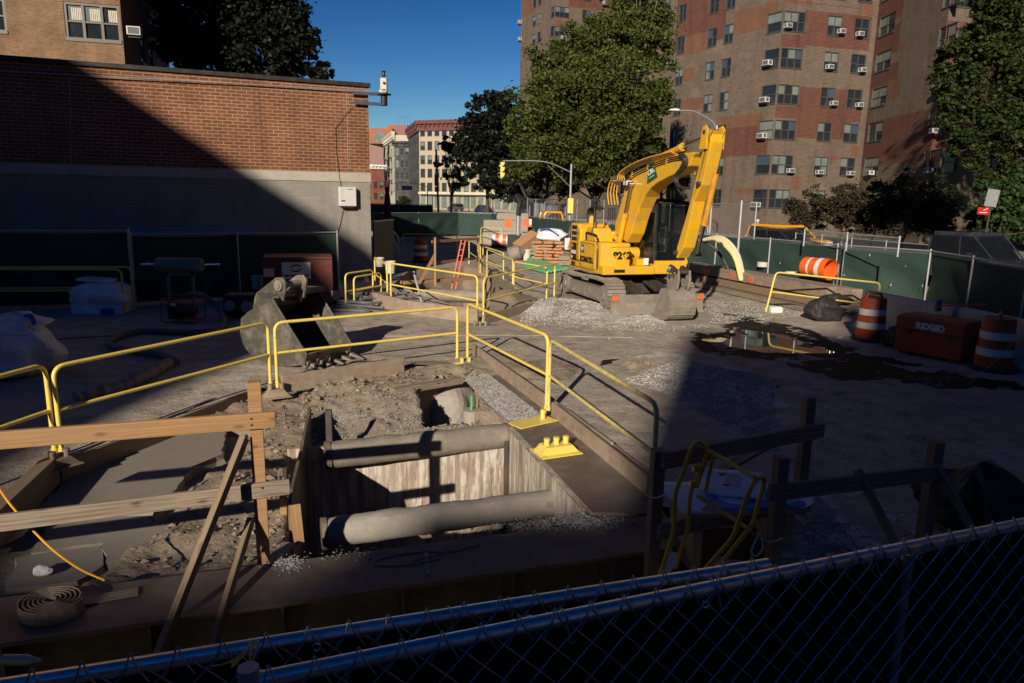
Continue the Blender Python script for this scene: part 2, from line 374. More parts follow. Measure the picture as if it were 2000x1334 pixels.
MT['brickL'] = brick('red_brick_wall', (.215, .085, .042), (.15, .058, .032), (.36, .24, .155), bw=.295, bh=.1015, ms=.0115)
MT['bandL'] = grimy('stone_band', (.44, .40, .35), .8, dirt=(.33, .28, .23), amt=.5, sc=1.2, bump=.1)
MT['paintedbrick'] = brick('grey_painted_brick', (.30, .28, .245), (.27, .25, .22), (.235, .22, .19), bw=.295, bh=.1015, ms=.006, bumps=.25, var=.25)
MT['tan'] = brick('tan_brick', (.15, .112, .082), (.105, .077, .058), (.20, .16, .125), bw=.30, bh=.10, ms=.014, var=.35, patch=(.60, .75, (.21, .16, .12)))
MT['redb'] = brick('red_brick', (.125, .045, .032), (.088, .029, .021), (.19, .11, .08), bw=.30, bh=.10, ms=.014, var=.3)
MT['orab'] = brick('orange_brick', (.160, .070, .042), (.125, .054, .033), (.22, .14, .09), bw=.30, bh=.10, ms=.014, var=.3)
MT['aptL'] = brick('ochre_brick', (.235, .135, .068), (.17, .09, .045), (.27, .20, .14), bw=.22, bh=.075, ms=.010, var=.6)
MT['frame'] = plain('dark_window_frame', (.065, .062, .058), .5)
MT['frameL'] = grimy('brown_window_frame', (.15, .13, .105), .5, amt=.2)
MT['pane'] = glassm('window_glass')
MT['pane2'] = glassm('window_glass_with_blind', (.16, .19, .17), .1)
MT['pane3'] = glassm('window_glass_sky', (.05, .08, .12), .05)
MT['coping'] = grimy('dark_metal_coping', (.035, .03, .03), .45, .3, amt=.2)
MT['acwhite'] = grimy('white_metal', (.62, .62, .60), .5, 0, dirt=(.35, .32, .28), amt=.4, sc=6)
MT['acgrille'] = plain('grey_grille', (.12, .125, .13), .6)
MT['wire'] = grimy('dull_wire', (.40, .43, .47), .4, .8, dirt=(.1, .1, .1), amt=.4, sc=14, bump=0)
MT['fabric'] = grimy('green_windscreen', (.028, .056, .046), .75, 0, dirt=(.05, .075, .06), amt=.6, sc=1.3, bump=.35, bs=14, bd=.03, spec=.25)
MT['link'] = meshm('chain_link', (.45, .46, .47))
MT['linkdark'] = meshm('green_chain_link', (.05, .10, .07))
MT['orange'] = grimy('orange_plastic', (.85, .13, .015), .45, dirt=(.40, .15, .07), amt=.5, sc=6, bump=.05)
MT['reflect'] = grimy('white_reflective', (.70, .70, .70), .4, dirt=(.45, .40, .34), amt=.5, sc=7, bump=0)
MT['redbox'] = grimy('red_steel', (.38, .035, .012), .5, dirt=(.20, .06, .04), amt=.5, sc=3)
MT['container'] = grimy('dark_red_container', (.11, .022, .015), .6, dirt=(.17, .08, .06), amt=.5, sc=3)
MT['white'] = plain('white', (.75, .75, .73), .6)
MT['offwhite'] = grimy('off_white', (.62, .58, .50), .7, dirt=(.40, .34, .27), amt=.6, sc=6)
MT['bag'] = grimy('woven_white_bag', (.80, .82, .85), .75, dirt=(.36, .32, .28), amt=.5, sc=3, bump=.6, bs=25, bd=.02)
MT['sack'] = grimy('grey_sack', (.34, .30, .25), .9, dirt=(.24, .20, .16), amt=.6, sc=6, bump=.7, bs=30, bd=.02)
MT['sackor'] = grimy('orange_sack', (.50, .24, .11), .8, dirt=(.33, .24, .17), amt=.7, sc=7, bump=.5, bs=30, bd=.02)
MT['blue'] = plain('blue', (.02, .07, .35), .5)
MT['ink'] = plain('black_ink', (.012, .012, .014), .5)
MT['logo'] = plain('dark_green_decal', (.012, .10, .05), .4)
MT['redsign'] = plain('red_sign', (.50, .015, .02), .45)
MT['greensign'] = plain('green_sign', (.0, .16, .08), .45)
MT['cloth'] = grimy('black_tarpaulin', (.02, .02, .02), .6, dirt=(.08, .07, .06), amt=.4, sc=4, bump=.8, bs=12, bd=.04)
MT['card'] = grimy('brown_cardboard', (.42, .23, .11), .8, dirt=(.30, .18, .10), amt=.5, sc=5)
MT['green'] = grimy('green_rebar', (.10, .42, .20), .55, dirt=(.25, .28, .18), amt=.4, sc=7)
MT['ladder'] = grimy('red_orange_fibreglass', (.70, .13, .07), .45, amt=.3)
MT['bark'] = grimy('bark', (.20, .165, .125), .9, dirt=(.36, .33, .26), amt=.8, sc=2, bump=.6, bs=16, bd=.03)
MT['barkdark'] = grimy('dark_bark', (.06, .05, .04), .9, dirt=(.10, .08, .06), amt=.6, sc=2, bump=.6, bs=16, bd=.03)
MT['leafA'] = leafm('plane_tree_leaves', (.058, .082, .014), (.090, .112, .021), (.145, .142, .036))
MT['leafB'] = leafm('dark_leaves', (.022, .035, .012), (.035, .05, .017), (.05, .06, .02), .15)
MT['leafShade'] = leafm('shade_darkened_leaves', (.006, .010, .005), (.010, .014, .006), (.014, .017, .008), .05)  # leaf colour blackened to stand for shade on these trees
MT['leafC'] = leafm('autumn_green_leaves', (.024, .044, .010), (.042, .062, .013), (.085, .082, .020))
MT['leafR'] = leafm('bronze_leaves', (.055, .035, .02), (.04, .04, .018), (.09, .045, .025), .15)
MT['leafG'] = leafm('bright_green_leaves', (.03, .075, .015), (.022, .052, .011), (.05, .09, .02), .2)
MT['asphalt'] = grimy('asphalt', (.055, .055, .057), .9, dirt=(.09, .088, .085), amt=.6, sc=1, bump=.3)
MT['pave'] = grimy('pavement', (.26, .25, .23), .9, dirt=(.18, .17, .16), amt=.5, sc=1, bump=.2)
MT['grass'] = grimy('lawn', (.05, .085, .02), .9, dirt=(.09, .09, .03), amt=.6, sc=1.5, bump=.8, bs=20, bd=.05)
MT['carglass'] = plain('car_glass', (.01, .012, .015), .05)
MT['skin'] = plain('skin', (.55, .33, .23), .5)
# ---------------- the setting ----------------
def fill_sheet(name, outer, holes, z, mat_, kind='structure', grid=None):
    bm = bmesh.new(); es = []
    for loop in [outer]+holes:
        vs = [bm.verts.new((p[0], p[1], z)) for p in loop]
        es += [bm.edges.new((vs[i], vs[(i+1) % len(vs)])) for i in range(len(vs))]
    bmesh.ops.triangle_fill(bm, use_beauty=True, use_dissolve=False, edges=es, normal=(0, 0, 1))
    for f in bm.faces:
        if f.normal.z < 0: f.normal_flip()
    me = bpy.data.meshes.new(name); bm.to_mesh(me); bm.free(); me.materials.append(mat_)
    o = bpy.data.objects.new(name, me); COL.objects.link(o); o['kind'] = kind; return o
PIT = [(-7.5, 1.2), (2.1, 1.2), (2.1, 5.1), (2.25, 6.0), (1.33, 6.3), (.76, 6.05), (-.10, 8.75), (-.82, 11.45), (-1.75, 11.6), (-3.35, 10.30), (-3.76, 10.12), (-4.74, 7.12), (-4.52, 5.62), (-7.5, 4.5)]
p2 = [G(762, 560), G(948, 612), G(1000, 575), G(958, 528), G(905, 520), G(800, 528)]
PIT2 = [(p.x, p.y) for p in p2]
OUT = [(-900, -400), (900, -400), (900, 1500), (-900, 1500)]
fill_sheet('ground', OUT, [PIT, PIT2], 0, MT['ground'])
SEED = random.Random(7)
# street beyond the green fence, its pavements and kerbs, laid a few mm above the ground sheet
def strip(name, a, b, w0, w1, z, mat_):
    a = Vector(a); b = Vector(b); d = (b-a).normalized(); n = Vector((-d.y, d.x))
    m = M(); q = [a+n*w0, b+n*w0, b+n*w1, a+n*w1]; m.quad(*[(p.x, p.y, z) for p in q]); return st(m.build(name, mat_))
SA, SB = (30, 6), (-14, 92)              # line of the site fence / near kerb of the avenue
strip('road', SA, SB, -2.0, -13.0, .004, MT['asphalt'])
o = M(); d = (Vector(SB)-Vector(SA)).normalized(); n = Vector((-d.y, d.x))
def kerb(off, w, z0=0, z1=.13):
    a = Vector(SA)+n*off; b = Vector(SB)+n*off; c = b+n*w; e = a+n*w
    return M().hexa([(a.x, a.y, z0), (b.x, b.y, z0), (c.x, c.y, z0), (e.x, e.y, z0), (a.x, a.y, z1), (b.x, b.y, z1), (c.x, c.y, z1), (e.x, e.y, z1)][::1])
m = kerb(-17.5, 4.4); m.f = [f[::-1] for f in m.f]; st(m.build('pavement', MT['pave']))
# cross street far away and road markings
m = M(); m.quad((-120, 108, .008), (160, 108, .008), (160, 124, .008), (-120, 124, .008)); st(m.build('road', MT['asphalt']))
m = M()
for i in range(14): m.box((-24+i*2.2, 106, .014), (.5, 3, .004))
for i in range(22):
    p = Vector(SA)+d*(6+i*4)+n*(-7.5); m.box((p.x, p.y, .012), (.12, 2.2, .004), rz=math.atan2(d.y, d.x)-math.pi/2)
st(m.build('road_markings', MT['white']))
m = M(); a = Vector(SA)+n*-17.55; b = Vector(SA)+d*74+n*-17.55; c = b+n*-26; e = a+n*-26
m.quad((a.x, a.y, .10), (e.x, e.y, .10), (c.x, c.y, .10), (b.x, b.y, .10)); st(m.build('lawn', MT['grass']))

# ---------------- buildings ----------------
def facade(m, A, B, z0, z1, wins, patches, base=0, depth=.14):
    """brick wall from A to B (outside on the right hand going A->B) with openings; wins/patches: (u0,u1,za,zb[,mat])"""
    A = Vector(A); B = Vector(B); L = (B-A).length; D = (B-A)/L; Nn = Vector((D.y, -D.x))
    us = sorted({0, L} | {min(max(q[k], 0), L) for q in wins+patches for k in (0, 1)}); zs = sorted({z0, z1} | {min(max(q[k], z0), z1) for q in wins+patches for k in (2, 3)})
    P = lambda u, z, o=0: (A.x+D.x*u-Nn.x*o, A.y+D.y*u-Nn.y*o, z)
    for i in range(len(us)-1):
        if us[i+1]-us[i] < 1e-5: continue
        for j in range(len(zs)-1):
            if zs[j+1]-zs[j] < 1e-5: continue
            uc, zc = (us[i]+us[i+1])/2, (zs[j]+zs[j+1])/2
            if any(w[0] < uc < w[1] and w[2] < zc < w[3] for w in wins): continue
            mi = base
            for q in patches:
                if q[0] < uc < q[1] and q[2] < zc < q[3]: mi = q[4]
            u0, u1, a, b = us[i], us[i+1], zs[j], zs[j+1]
            m.quad(P(u0, a), P(u1, a), P(u1, b), P(u0, b), mi, [(u0, a), (u1, a), (u1, b), (u0, b)])
    for w in wins:
        u0, u1, a, b = w[:4]
        for q in ((P(u0, a), P(u1, a), P(u1, a, depth), P(u0, a, depth)), (P(u0, b, depth), P(u1, b, depth), P(u1, b), P(u0, b)),
                  (P(u0, a), P(u0, a, depth), P(u0, b, depth), P(u0, b)), (P(u1, a, depth), P(u1, a), P(u1, b), P(u1, b, depth))):
            m.add(q, [[0, 1, 2, 3]], base)
    return P
RW = random.Random(11)
def window(P, w, parent, lights=2, fm='frame', depth=.10, hung=True, fr=.06):
    """dark aluminium window: frame, mullions and meeting rails; the glass is a sub-part"""
    u0, u1, a, b = w[:4]; m = M(); g = M()
    def bar(x0, x1, y0, y1, o0, o1, mm=m, k=0):
        c = [P(x0, y0, o1), P(x1, y0, o1), P(x1, y0, o0), P(x0, y0, o0), P(x0, y1, o1), P(x1, y1, o1), P(x1, y1, o0), P(x0, y1, o0)]
        c = [c[i] for i in (3, 2, 1, 0, 7, 6, 5, 4)]; mm.hexa(c, k)
    bar(u0, u1, a-.05, a+fr, -.05, depth+.03); bar(u0, u1, b-fr, b, .03, depth+.03); bar(u0, u0+fr, a+fr, b-fr, .03, depth+.03); bar(u1-fr, u1, a+fr, b-fr, .03, depth+.03)
    W_ = (u1-u0)/lights; mid = (a+b)/2
    for k in range(1, lights): bar(u0+W_*k-fr*.55, u0+W_*k+fr*.55, a+fr, b-fr, .04, depth+.03)
    for k in range(lights):
        x0, x1 = u0+W_*k+fr*.5, u0+W_*(k+1)-fr*.5
        if hung: bar(x0, x1, mid-.035, mid+.035, .06, depth+.03)
        r = RW.random(); up_ = 1 if r < .38 else (2 if r < .5 else 0)
        g.quad(P(x0, mid, depth-.01), P(x1, mid, depth-.01), P(x1, b-fr, depth-.01), P(x0, b-fr, depth-.01), up_)
        g.quad(P(x0, a+fr, depth+.01), P(x1, a+fr, depth+.01), P(x1, mid, depth+.01), P(x0, mid, depth+.01), 1 if r < .08 else 0)
    f = m.build('window', MT[fm], parent); g.build('pane', [MT['pane'], MT['pane2'], MT['pane3']], f); return f
def uz(A, B, px):
    """px corners (x0,y0,x1,y1) on wall A-B -> (u0,u1,z0,z1)"""
    D = ((B[0]-A[0]), (B[1]-A[1])); q = trace([(px[0], px[1]), (px[2], px[3])], A, D)
    return [min(q[0][0], q[1][0]), max(q[0][0], q[1][0]), min(q[0][1], q[1][1]), max(q[0][1], q[1][1])]
def ucol(A, B, x, y): return trace([(x, y)], A, (B[0]-A[0], B[1]-A[1]))[0][0]
ROWS = [3.12+2.7*k for k in range(9)]
def XY(x, y, Y): p = AY(x, y, Y); return (p.x, p.y)
# --- near tower on the right
tw = thing('apartment_tower', 'tall tan and red brick apartment tower with zigzag facade behind the excavator', 'building')
K0, K1, K2, K3, K4 = XY(1312, 200, 69.5), XY(1517, 185, 59.3), XY(1697, 190, 61.8), XY(1853, 20, 51.5), XY(2150, 190, 54.5)
m = M(); H1 = 42
wf1, wf2, wf3, wf4 = [], [], [], []; hw = .74
for z in ROWS:
    for x0, x1 in ((1310, 1320), (1373, 1391), (1404, 1422)): wf1.append((ucol(K0, K1, x0, 200), ucol(K0, K1, x1, 200), z-hw, z+hw))
L1 = (Vector(K1)-Vector(K0)).length
wf1 = [w if w[0] > .2 else (.25, max(w[1], 1.2), w[2], w[3]) for w in wf1]
side = []; front = []
for z in ROWS:
    side.append((L1-1.55, L1-.10, z-hw, z+hw))
    front.append((.10, ucol(K1, K2, 1561, 185), z-hw, z+hw))
    for x0, x1 in ((1603, 1631), (1655, 1684)): wf2.append((ucol(K1, K2, x0, 190), ucol(K1, K2, x1, 190), z-hw, z+hw))
    wf3.append((ucol(K2, K3, 1703, 190), ucol(K2, K3, 1731, 190), z-hw, z+hw))
    wf3.append((ucol(K2, K3, 1819, 190), ucol(K2, K3, 1852, 190), z-hw, z+hw))
    wf4.append((.15, 2.3, z-hw, z+hw)); wf4.append((ucol(K3, K4, 1940, 190), ucol(K3, K4, 1975, 190), z-hw, z+hw))
def pt(A, B, mi, *q): return tuple(uz(A, B, q))+(mi,)
def c3(x, y): return 1000+x/3.176, y/3.176
def q3(A, B, mi, x0, y0, x1, y1): a, b = c3(x0, y0), c3(x1, y1); return pt(A, B, mi, a[0], a[1], b[0], b[1])
def q4(A, B, mi, x0, y0, x1, y1): return pt(A, B, mi, 1460+x0/3.176, y0/3.176, 1460+x1/3.176, y1/3.176)
P1 = [q3(K0, K1, 1, 1040, -400, 1320, 240), q3(K0, K1, 2, 1040, 240, 1230, 310), q3(K0, K1, 2, 1380, 75, 1640, 160), q3(K0, K1, 2, 1020, 440, 1130, 495),
      q3(K0, K1, 2, 1010, 625, 1180, 675), q3(K0, K1, 2, 1270, 730, 1545, 800), q3(K0, K1, 1, 1300, 800, 1580, 960), q3(K0, K1, 1, 980, 1110, 1090, 1160), q3(K0, K1, 2, 1405, 1162, 1515, 1205), q3(K0, K1, 2, 1490, -300, 1700, -120)]
P2 = [q4(K1, K2, 1, 345, -900, 760, -60), q4(K1, K2, 2, 190, -60, 400, 40), q4(K1, K2, 1, 190, 0, 790, 60), q4(K1, K2, 2, 700, 20, 790, 100), q4(K1, K2, 1, 360, 60, 752, 318), q4(K1, K2, 1, 190, 205, 360, 300),
      q4(K1, K2, 1, 318, 535, 640, 870), q4(K1, K2, 1, 175, 655, 700, 760), q4(K1, K2, 2, 370, 965, 405, 990), q4(K1, K2, 2, 505, 965, 590, 995), q4(K1, K2, 2, 275, 1095, 325, 1180), q4(K1, K2, 2, 645, 900, 690, 975)]
P3 = [q4(K2, K3, 1, 780, -900, 960, 95), q4(K2, K3, 1, 790, 215, 930, 318), q4(K2, K3, 1, 770, 440, 925, 500), q4(K2, K3, 2, 875, 500, 938, 600), q4(K2, K3, 2, 850, 735, 1400, 775),
      q4(K2, K3, 1, 690, 775, 1400, 970), q4(K2, K3, 2, 840, 970, 900, 1010), q4(K2, K3, 2, 725, 560, 770, 585), q4(K2, K3, 2, 945, 265, 985, 300), q4(K2, K3, 2, 1025, 585, 1045, 595)]
P4 = [(0, 20, 6, 15, 1), (0, 20, 19.5, 26, 1)]
Pf1 = facade(m, K0, K1, 0, H1, wf1+side, P1); Pf2 = facade(m, K1, K2, 0, H1, front+wf2, P2); Pf3 = facade(m, K2, K3, 0, H1, wf3, P3); Pf4 = facade(m, K3, K4, 0, H1, wf4, P4)
bk = [(K4[0]+2, K4[1]+28), (K0[0]+14, K0[1]+24)]
facade(m, K4, bk[0], 0, H1, [], []); facade(m, bk[0], bk[1], 0, H1, [], []); facade(m, bk[1], K0, 0, H1, [], [])
m.build('wall', [MT['tan'], MT['redb'], MT['orab']], tw)
fill = M(); fill.add([(p[0], p[1], H1+.01) for p in (K0, K1, K2, K3, K4, bk[0], bk[1])], [[0, 1, 2, 3, 4, 5, 6]]); fill.build('roof', MT['coping'], tw)
for w in wf1: window(Pf1, w, tw)
for w in side: window(Pf1, w, tw, 1)
for w in front: window(Pf2, w, tw, 3)
for w in wf2: window(Pf2, w, tw)
for w in wf3: window(Pf3, w, tw)
for w in wf4: window(Pf4, w, tw, 2)
# --- far tower
t2 = thing('apartment_tower', 'farther tan brick tower rising above the sunlit plane tree', 'building')
F0, F1, F2, F3, F4 = XY(1017, 60, 124), XY(1083, 40, 113.5), XY(1190, 40, 117), XY(1236, 40, 106), XY(1345, 40, 109)
RB = [30.0-2.7*k for k in range(-3, 10)]; m = M()
g1, g1s, g2, g2f, g3, g4 = [], [], [], [], [], []; LF = (Vector(F1)-Vector(F0)).length
for z in RB:
    for x0, x1 in ((1040, 1046), (1050, 1056)): g1.append((ucol(F0, F1, x0, 40), ucol(F0, F1, x1, 40), z-hw, z+hw))
    g1s.append((LF-1.3, LF-.1, z-hw, z+hw)); g2f.append((.1, ucol(F1, F2, 1112, 40), z-hw, z+hw))
    for x0, x1 in ((1137, 1154), (1169, 1185)): g2.append((ucol(F1, F2, x0, 40), ucol(F1, F2, x1, 40), z-hw, z+hw))
    g3.append((ucol(F2, F3, 1194, 40), ucol(F2, F3, 1201, 40), z-hw, z+hw)); g3.append((ucol(F2, F3, 1228, 40), ucol(F2, F3, 1235.5, 40), z-hw, z+hw))
    g4.append((.1, ucol(F3, F4, 1264, 40), z-hw, z+hw)); g4.append((ucol(F3, F4, 1290, 40), ucol(F3, F4, 1306, 40), z-hw, z+hw))
H2 = 46
q1 = [q3(F0, F1, 1, 62, -50, 135, 70)[:4]+(2,), q3(F0, F1, 2, 62, 60, 120, 80), q3(F0, F1, 2, 230, 260, 245, 330)]
q2 = [q3(F1, F2, 1, 355, -60, 600, 75), q3(F1, F2, 2, 360, 40, 590, 75), q3(F1, F2, 2, 270, 120, 350, 165), q3(F1, F2, 2, 280, 245, 360, 290)]
q33 = [q3(F2, F3, 1, 640, 70, 760, 150)]
A1 = facade(m, F0, F1, 0, H2, g1+g1s, q1); A2 = facade(m, F1, F2, 0, H2, g2f+g2, q2); A3 = facade(m, F2, F3, 0, H2, g3, q33); A4 = facade(m, F3, F4, 0, H2, g4, [])
b2 = [(F4[0]+4, F4[1]+26), (F0[0]+8, F0[1]+22)]
facade(m, F4, b2[0], 0, H2, [], []); facade(m, b2[0], b2[1], 0, H2, [], []); facade(m, b2[1], F0, 0, H2, [], [])
m.build('wall', [MT['tan'], MT['redb'], MT['orab']], t2)
fill = M(); fill.add([(p[0], p[1], H2+.01) for p in (F0, F1, F2, F3, F4, b2[0], b2[1])], [[0, 1, 2, 3, 4, 5, 6]]); fill.build('roof', MT['coping'], t2)
for ws, PP, l in ((g1, A1, 1), (g1s, A1, 1), (g2f, A2, 3), (g2, A2, 2), (g3, A3, 1), (g4, A4, 2)):
    for w in ws:
        if w[2] > 17: window(PP, w, t2, l)
# --- ochre apartment block behind the brick wall
t3 = thing('apartment_block', 'ochre brick apartment block with brown triple windows above the brick wall', 'building')
E0, E1, E2 = (-46, 27.5), XY(243, 110, 35.6), XY(331, 130, 50); m = M(); H3 = 34
rows3 = [2.4, 5.1, 7.72, 10.42, 13.1]
wa = []; wb = []
for z in rows3:
    wa.append((ucol(E0, E1, 128, 60), ucol(E0, E1, 236, 60), z-.82, z+.82)); wa.append((ucol(E0, E1, -60, 60), ucol(E0, E1, 15, 60), z-.72, z+.72))
    for x0, x1 in ((276, 286), (292, 299)): wb.append((ucol(E1, E2, x0, 110), ucol(E1, E2, x1, 110), z-.9, z+.9))
B1 = facade(m, E0, E1, 0, H3, wa, [tuple(uz(E0, E1, (-500, 103, 131, 200)))+(1,)]); B2 = facade(m, E1, E2, 0, H3, wb, [], base=2)
b3 = (-50, 60); facade(m, E2, b3, 0, H3, [], [], base=2); facade(m, b3, E0, 0, H3, [], [])
m.build('wall', [MT['aptL'], MT['orab'], MT['redb']], t3)
fill = M(); fill.add([(p[0], p[1], H3) for p in (E0, E1, E2, b3)], [[0, 1, 2, 3]]); fill.build('roof', MT['coping'], t3)
for i, w in enumerate(wa):
    if w[2] > 6: window(B1, w, t3, 3 if i % 2 == 0 else 2, 'frameL', .12, True, .11)
for w in wb:
    if w[2] > 6: window(B2, w, t3, 1)
# curtains behind the triple window: pale strips of cloth, part of the block
m = M()
for k in range(3):
    u0 = wa[6][0]; u1 = wa[6][1]; W3 = (u1-u0)/3
    for j in range(7):
        x = u0+W3*k+.28+j*.075; m.quad(B1(x, 10.5, .10), B1(x+.055, 10.5, .10), B1(x+.055, 11.02, .10), B1(x, 11.02, .10))
m.build('curtain', MT['offwhite'], t3)

# --- long low brick building on the left
WL, WC = Vector((-14.08, 20.6)), Vector((-4.83, 24.48)); wd = (WC-WL).normalized(); wn = Vector((wd.y, -wd.x))
WA = WL-wd*12; back = -wn
t4 = thing('brick_building', 'low red brick building with grey painted base and dark coping on the left', 'building')
zt = ZAT(726, 163, WC); zb = ZAT(726, 170.5, WC); zc = ZAT(726, 338.5, WC); zd = ZAT(726, 356, WC)
m = M(); corners = [WA, WC, WC+back*14, WA+back*14]
for i in range(4):
    facade(m, corners[i], corners[(i+1) % 4], zc, zb, [], [])
m.build('wall', MT['brickL'], t4)
m = M()
for i in range(4):
    a, b = corners[i], corners[(i+1) % 4]; facade(m, a, b, 0, zd, [], [])
m.build('base_wall', MT['paintedbrick'], t4)
def ring(z0, z1, o, mat_, name, par):
    m = M()
    cc = [WA-wd*o+wn*o, WC+wd*o+wn*o, WC+wd*o+back*(14+o), WA-wd*o+back*(14+o)]
    m.hexa([(p.x, p.y, z0) for p in cc]+[(p.x, p.y, z1) for p in cc]); return m.build(name, mat_, par)
ring(zd, zc, .03, MT['bandL'], 'stone_band', t4); ring(zb, zt, .07, MT['coping'], 'coping', t4)
m = M()   # expansion joints and conduit on the wall face
def wp(x, y, o=0.0): p = PL(x, y, WL, WC); return Vector((p.x+wn.x*o, p.y+wn.y*o, p.z))
m.tube([wp(-300, 124, .10), wp(0, 139.5, .10), wp(200, 150, .10), wp(500, 166, .10), wp(727, 179.5, .10)], .018, 6); m.build('conduit', MT['galvdull'], t4)
m = M(); 
for x, y0, y1 in ((677, 178, 333), (136, 150, 318)): m.beam(wp(x, y0, .004), wp(x+3, y1, .004), .02, .012)
m.build('wall_joint', MT['bandL'], t4)
m = M(); m.tube([wp(688, 206, .06), wp(655, 250, .03), wp(657, 300, .02), wp(665, 364, .05)], .008, 5)
m.tube([wp(672, 400, .04), wp(664, 440, .02), wp(655, 470, .02)], .008, 5); m.build('cable', MT['rubber'], t4)
# survey instrument bracket on the corner
t5 = thing('survey_station', 'white robotic survey instrument on a bracket at the brick wall corner', 'survey instrument', WC.to_3d()+Vector((0, 0, 5.6)))
T0 = t5.location
def lp(v): return v-T0
m = M()
for (xa, ya, xb, yb) in ((686, 182, 752, 185.5), (690, 201, 750, 205)): m.beam(lp(wp(xa, ya, .12)), lp(wp(xb, yb, .12)), .06, .10)
m.build('bracket', MT['galv'], t5)
ctr = lp(wp(748.5, 186, .12)); s_ = 24.6/1400
m = M(); m.lathe([(.20, -.01), (.24, 0), (.24, .02), (.16, .04)], ctr, 20); m.build('platform', MT['black'], t5)
m = M(); m.lathe([(.11, -.34), (.11, 0)], ctr, 16); m.build('post', MT['black'], t5)
m = M(); m.box(ctr+Vector((0, 0, .30)), (.22, .19, .44)); m.box(ctr+Vector((-.02, 0, .10)), (.26, .22, .10)); m.build('instrument_body', MT['offwhite'], t5, bevel=.035)
m = M(); m.cyl(ctr+Vector((.03, -.09, .36)), ctr+Vector((.03, -.14, .35)), .04); m.box(ctr+Vector((.01, -.113, .14)), (.12, .01, .05)); m.build('lens', MT['black'], t5)
m = M(); m.lathe([(.03, .52), (.03, .56), (.07, .58), (.05, .64), (.045, .68), (.065, .72), (.07, .74)], ctr, 14); m.build('prism_reflector', MT['black'], t5)
# white control box
t6 = thing('control_box', 'white electrical box on the grey painted wall under the survey instrument', 'electrical box', wp(677, 384, 0))
q = wp(677, 384, .12)-t6.location; m = M(); m.box(q, (.56, .22, .62), rz=math.atan2(wd.y, wd.x)); m.build('cabinet', MT['acwhite'], t6, bevel=.02)
m = M(); m.box(q+Vector((0, 0, -.34)), (.40, .16, .05), rz=math.atan2(wd.y, wd.x)); m.build('vent', MT['black'], t6)
m = M(); a = wp(681, 370, .235)-t6.location; m.box(a, (.18, .006, .02), rz=math.atan2(wd.y, wd.x)); a = wp(668, 392, .235)-t6.location; m.box(a, (.12, .006, .05), rz=math.atan2(wd.y, wd.x)); m.build('sticker', MT['acgrille'], t6)

# --- buildings behind the camera that throw the big shadows
def slab_house(name, label, x0, x1, y0, y1, h, mat_):
    t = thing(name, label, 'building', ((x0+x1)/2, (y0+y1)/2, 0)); m = M(); L_ = t.location
    cs = [(x0, y0), (x1, y0), (x1, y1), (x0, y1)]; cs = [(c[0]-L_.x, c[1]-L_.y) for c in cs]
    for i in range(4):
        a, b = cs[i], cs[(i+1) % 4]; ln = math.hypot(b[0]-a[0], b[1]-a[1]); ws = []
        u = 2.0
        while u+1.6 < ln:
            ws += [(u, u+1.2, z, z+1.5) for z in np.arange(2, h-2.2, 2.7)]; u += 3.2
        facade(m, a, b, 0, h, ws, [])
    m.build('wall', mat_, t); m = M(); m.b2(cs[0][0]+.01, cs[1][0]-.01, cs[0][1]+.01, cs[2][1]-.01, h-.3, h-.02); m.build('roof', MT['coping'], t); return t
def ydep(z_s, x_s, Z):   # skyline point (x,z at Y=-12) -> point at height Z further back
    k = (Z-z_s)/(1.04/2.48); return (x_s-k*.77/2.48, -12-k)
Z1 = 24.0; rl = [ydep(z, x, Z1) for x, z in ((-24.5, 21.5), (-20.9, 19.2), (-16.16, 16.3), (-12.6, 11.6), (-11.75, 9.5), (-11.1, 8.1), (-9.2, 6.95))]
t = thing('apartment_block', 'brick block standing behind the photographer to the left', 'building'); m = M()
cs = rl+[(rl[-1][0]-30, rl[-1][1]-1), (rl[0][0]-34, rl[0][1]+2)]
for i in range(len(cs)): facade(m, cs[(i+1) % len(cs)], cs[i], 0, Z1, [], [])
m.add([(c[0], c[1], Z1) for c in cs], [list(range(len(cs)))]); m.build('wall', MT['redb'], t)
Z2 = 27.0; e1 = ydep(11.5, -4.7, Z2); slab_house('apartment_block', 'tall brick block standing behind the photographer to the right', e1[0], e1[0]+3.6, e1[1]-14, e1[1], Z2, MT['tan'])
slab_house('apartment_block', 'tallest brick block behind the photographer at the far right', e1[0]+3.65, e1[0]+60, e1[1]-14, e1[1], Z2+1.55, MT['redb'])
slab_house('apartment_block', 'still taller block beyond the other blocks behind the photographer', e1[0]+1.9, e1[0]+60, e1[1]-30, e1[1]-14.5, Z2+8.6, MT['tan'])
e2 = ydep(7.12, -9.8, 21.5); slab_house('apartment_block', 'lower brick block between the two behind the photographer', e2[0]-3, e2[0]+3.2, e2[1]-12, e2[1], 21.5, MT['redb'])
e2 = ydep(7.65, -6.6, 22.5); slab_house('apartment_block', 'slightly taller narrow block between the ones behind the photographer', e2[0]-.1, e2[0]+5, e2[1]-12, e2[1], 22.5, MT['tan'])
# unseen block added to keep the sky light low in the shade
slab_house('apartment_block', 'unseen brick block added at the right to cut sky light', 42, 62, -40, 20, 30, MT['redb'])
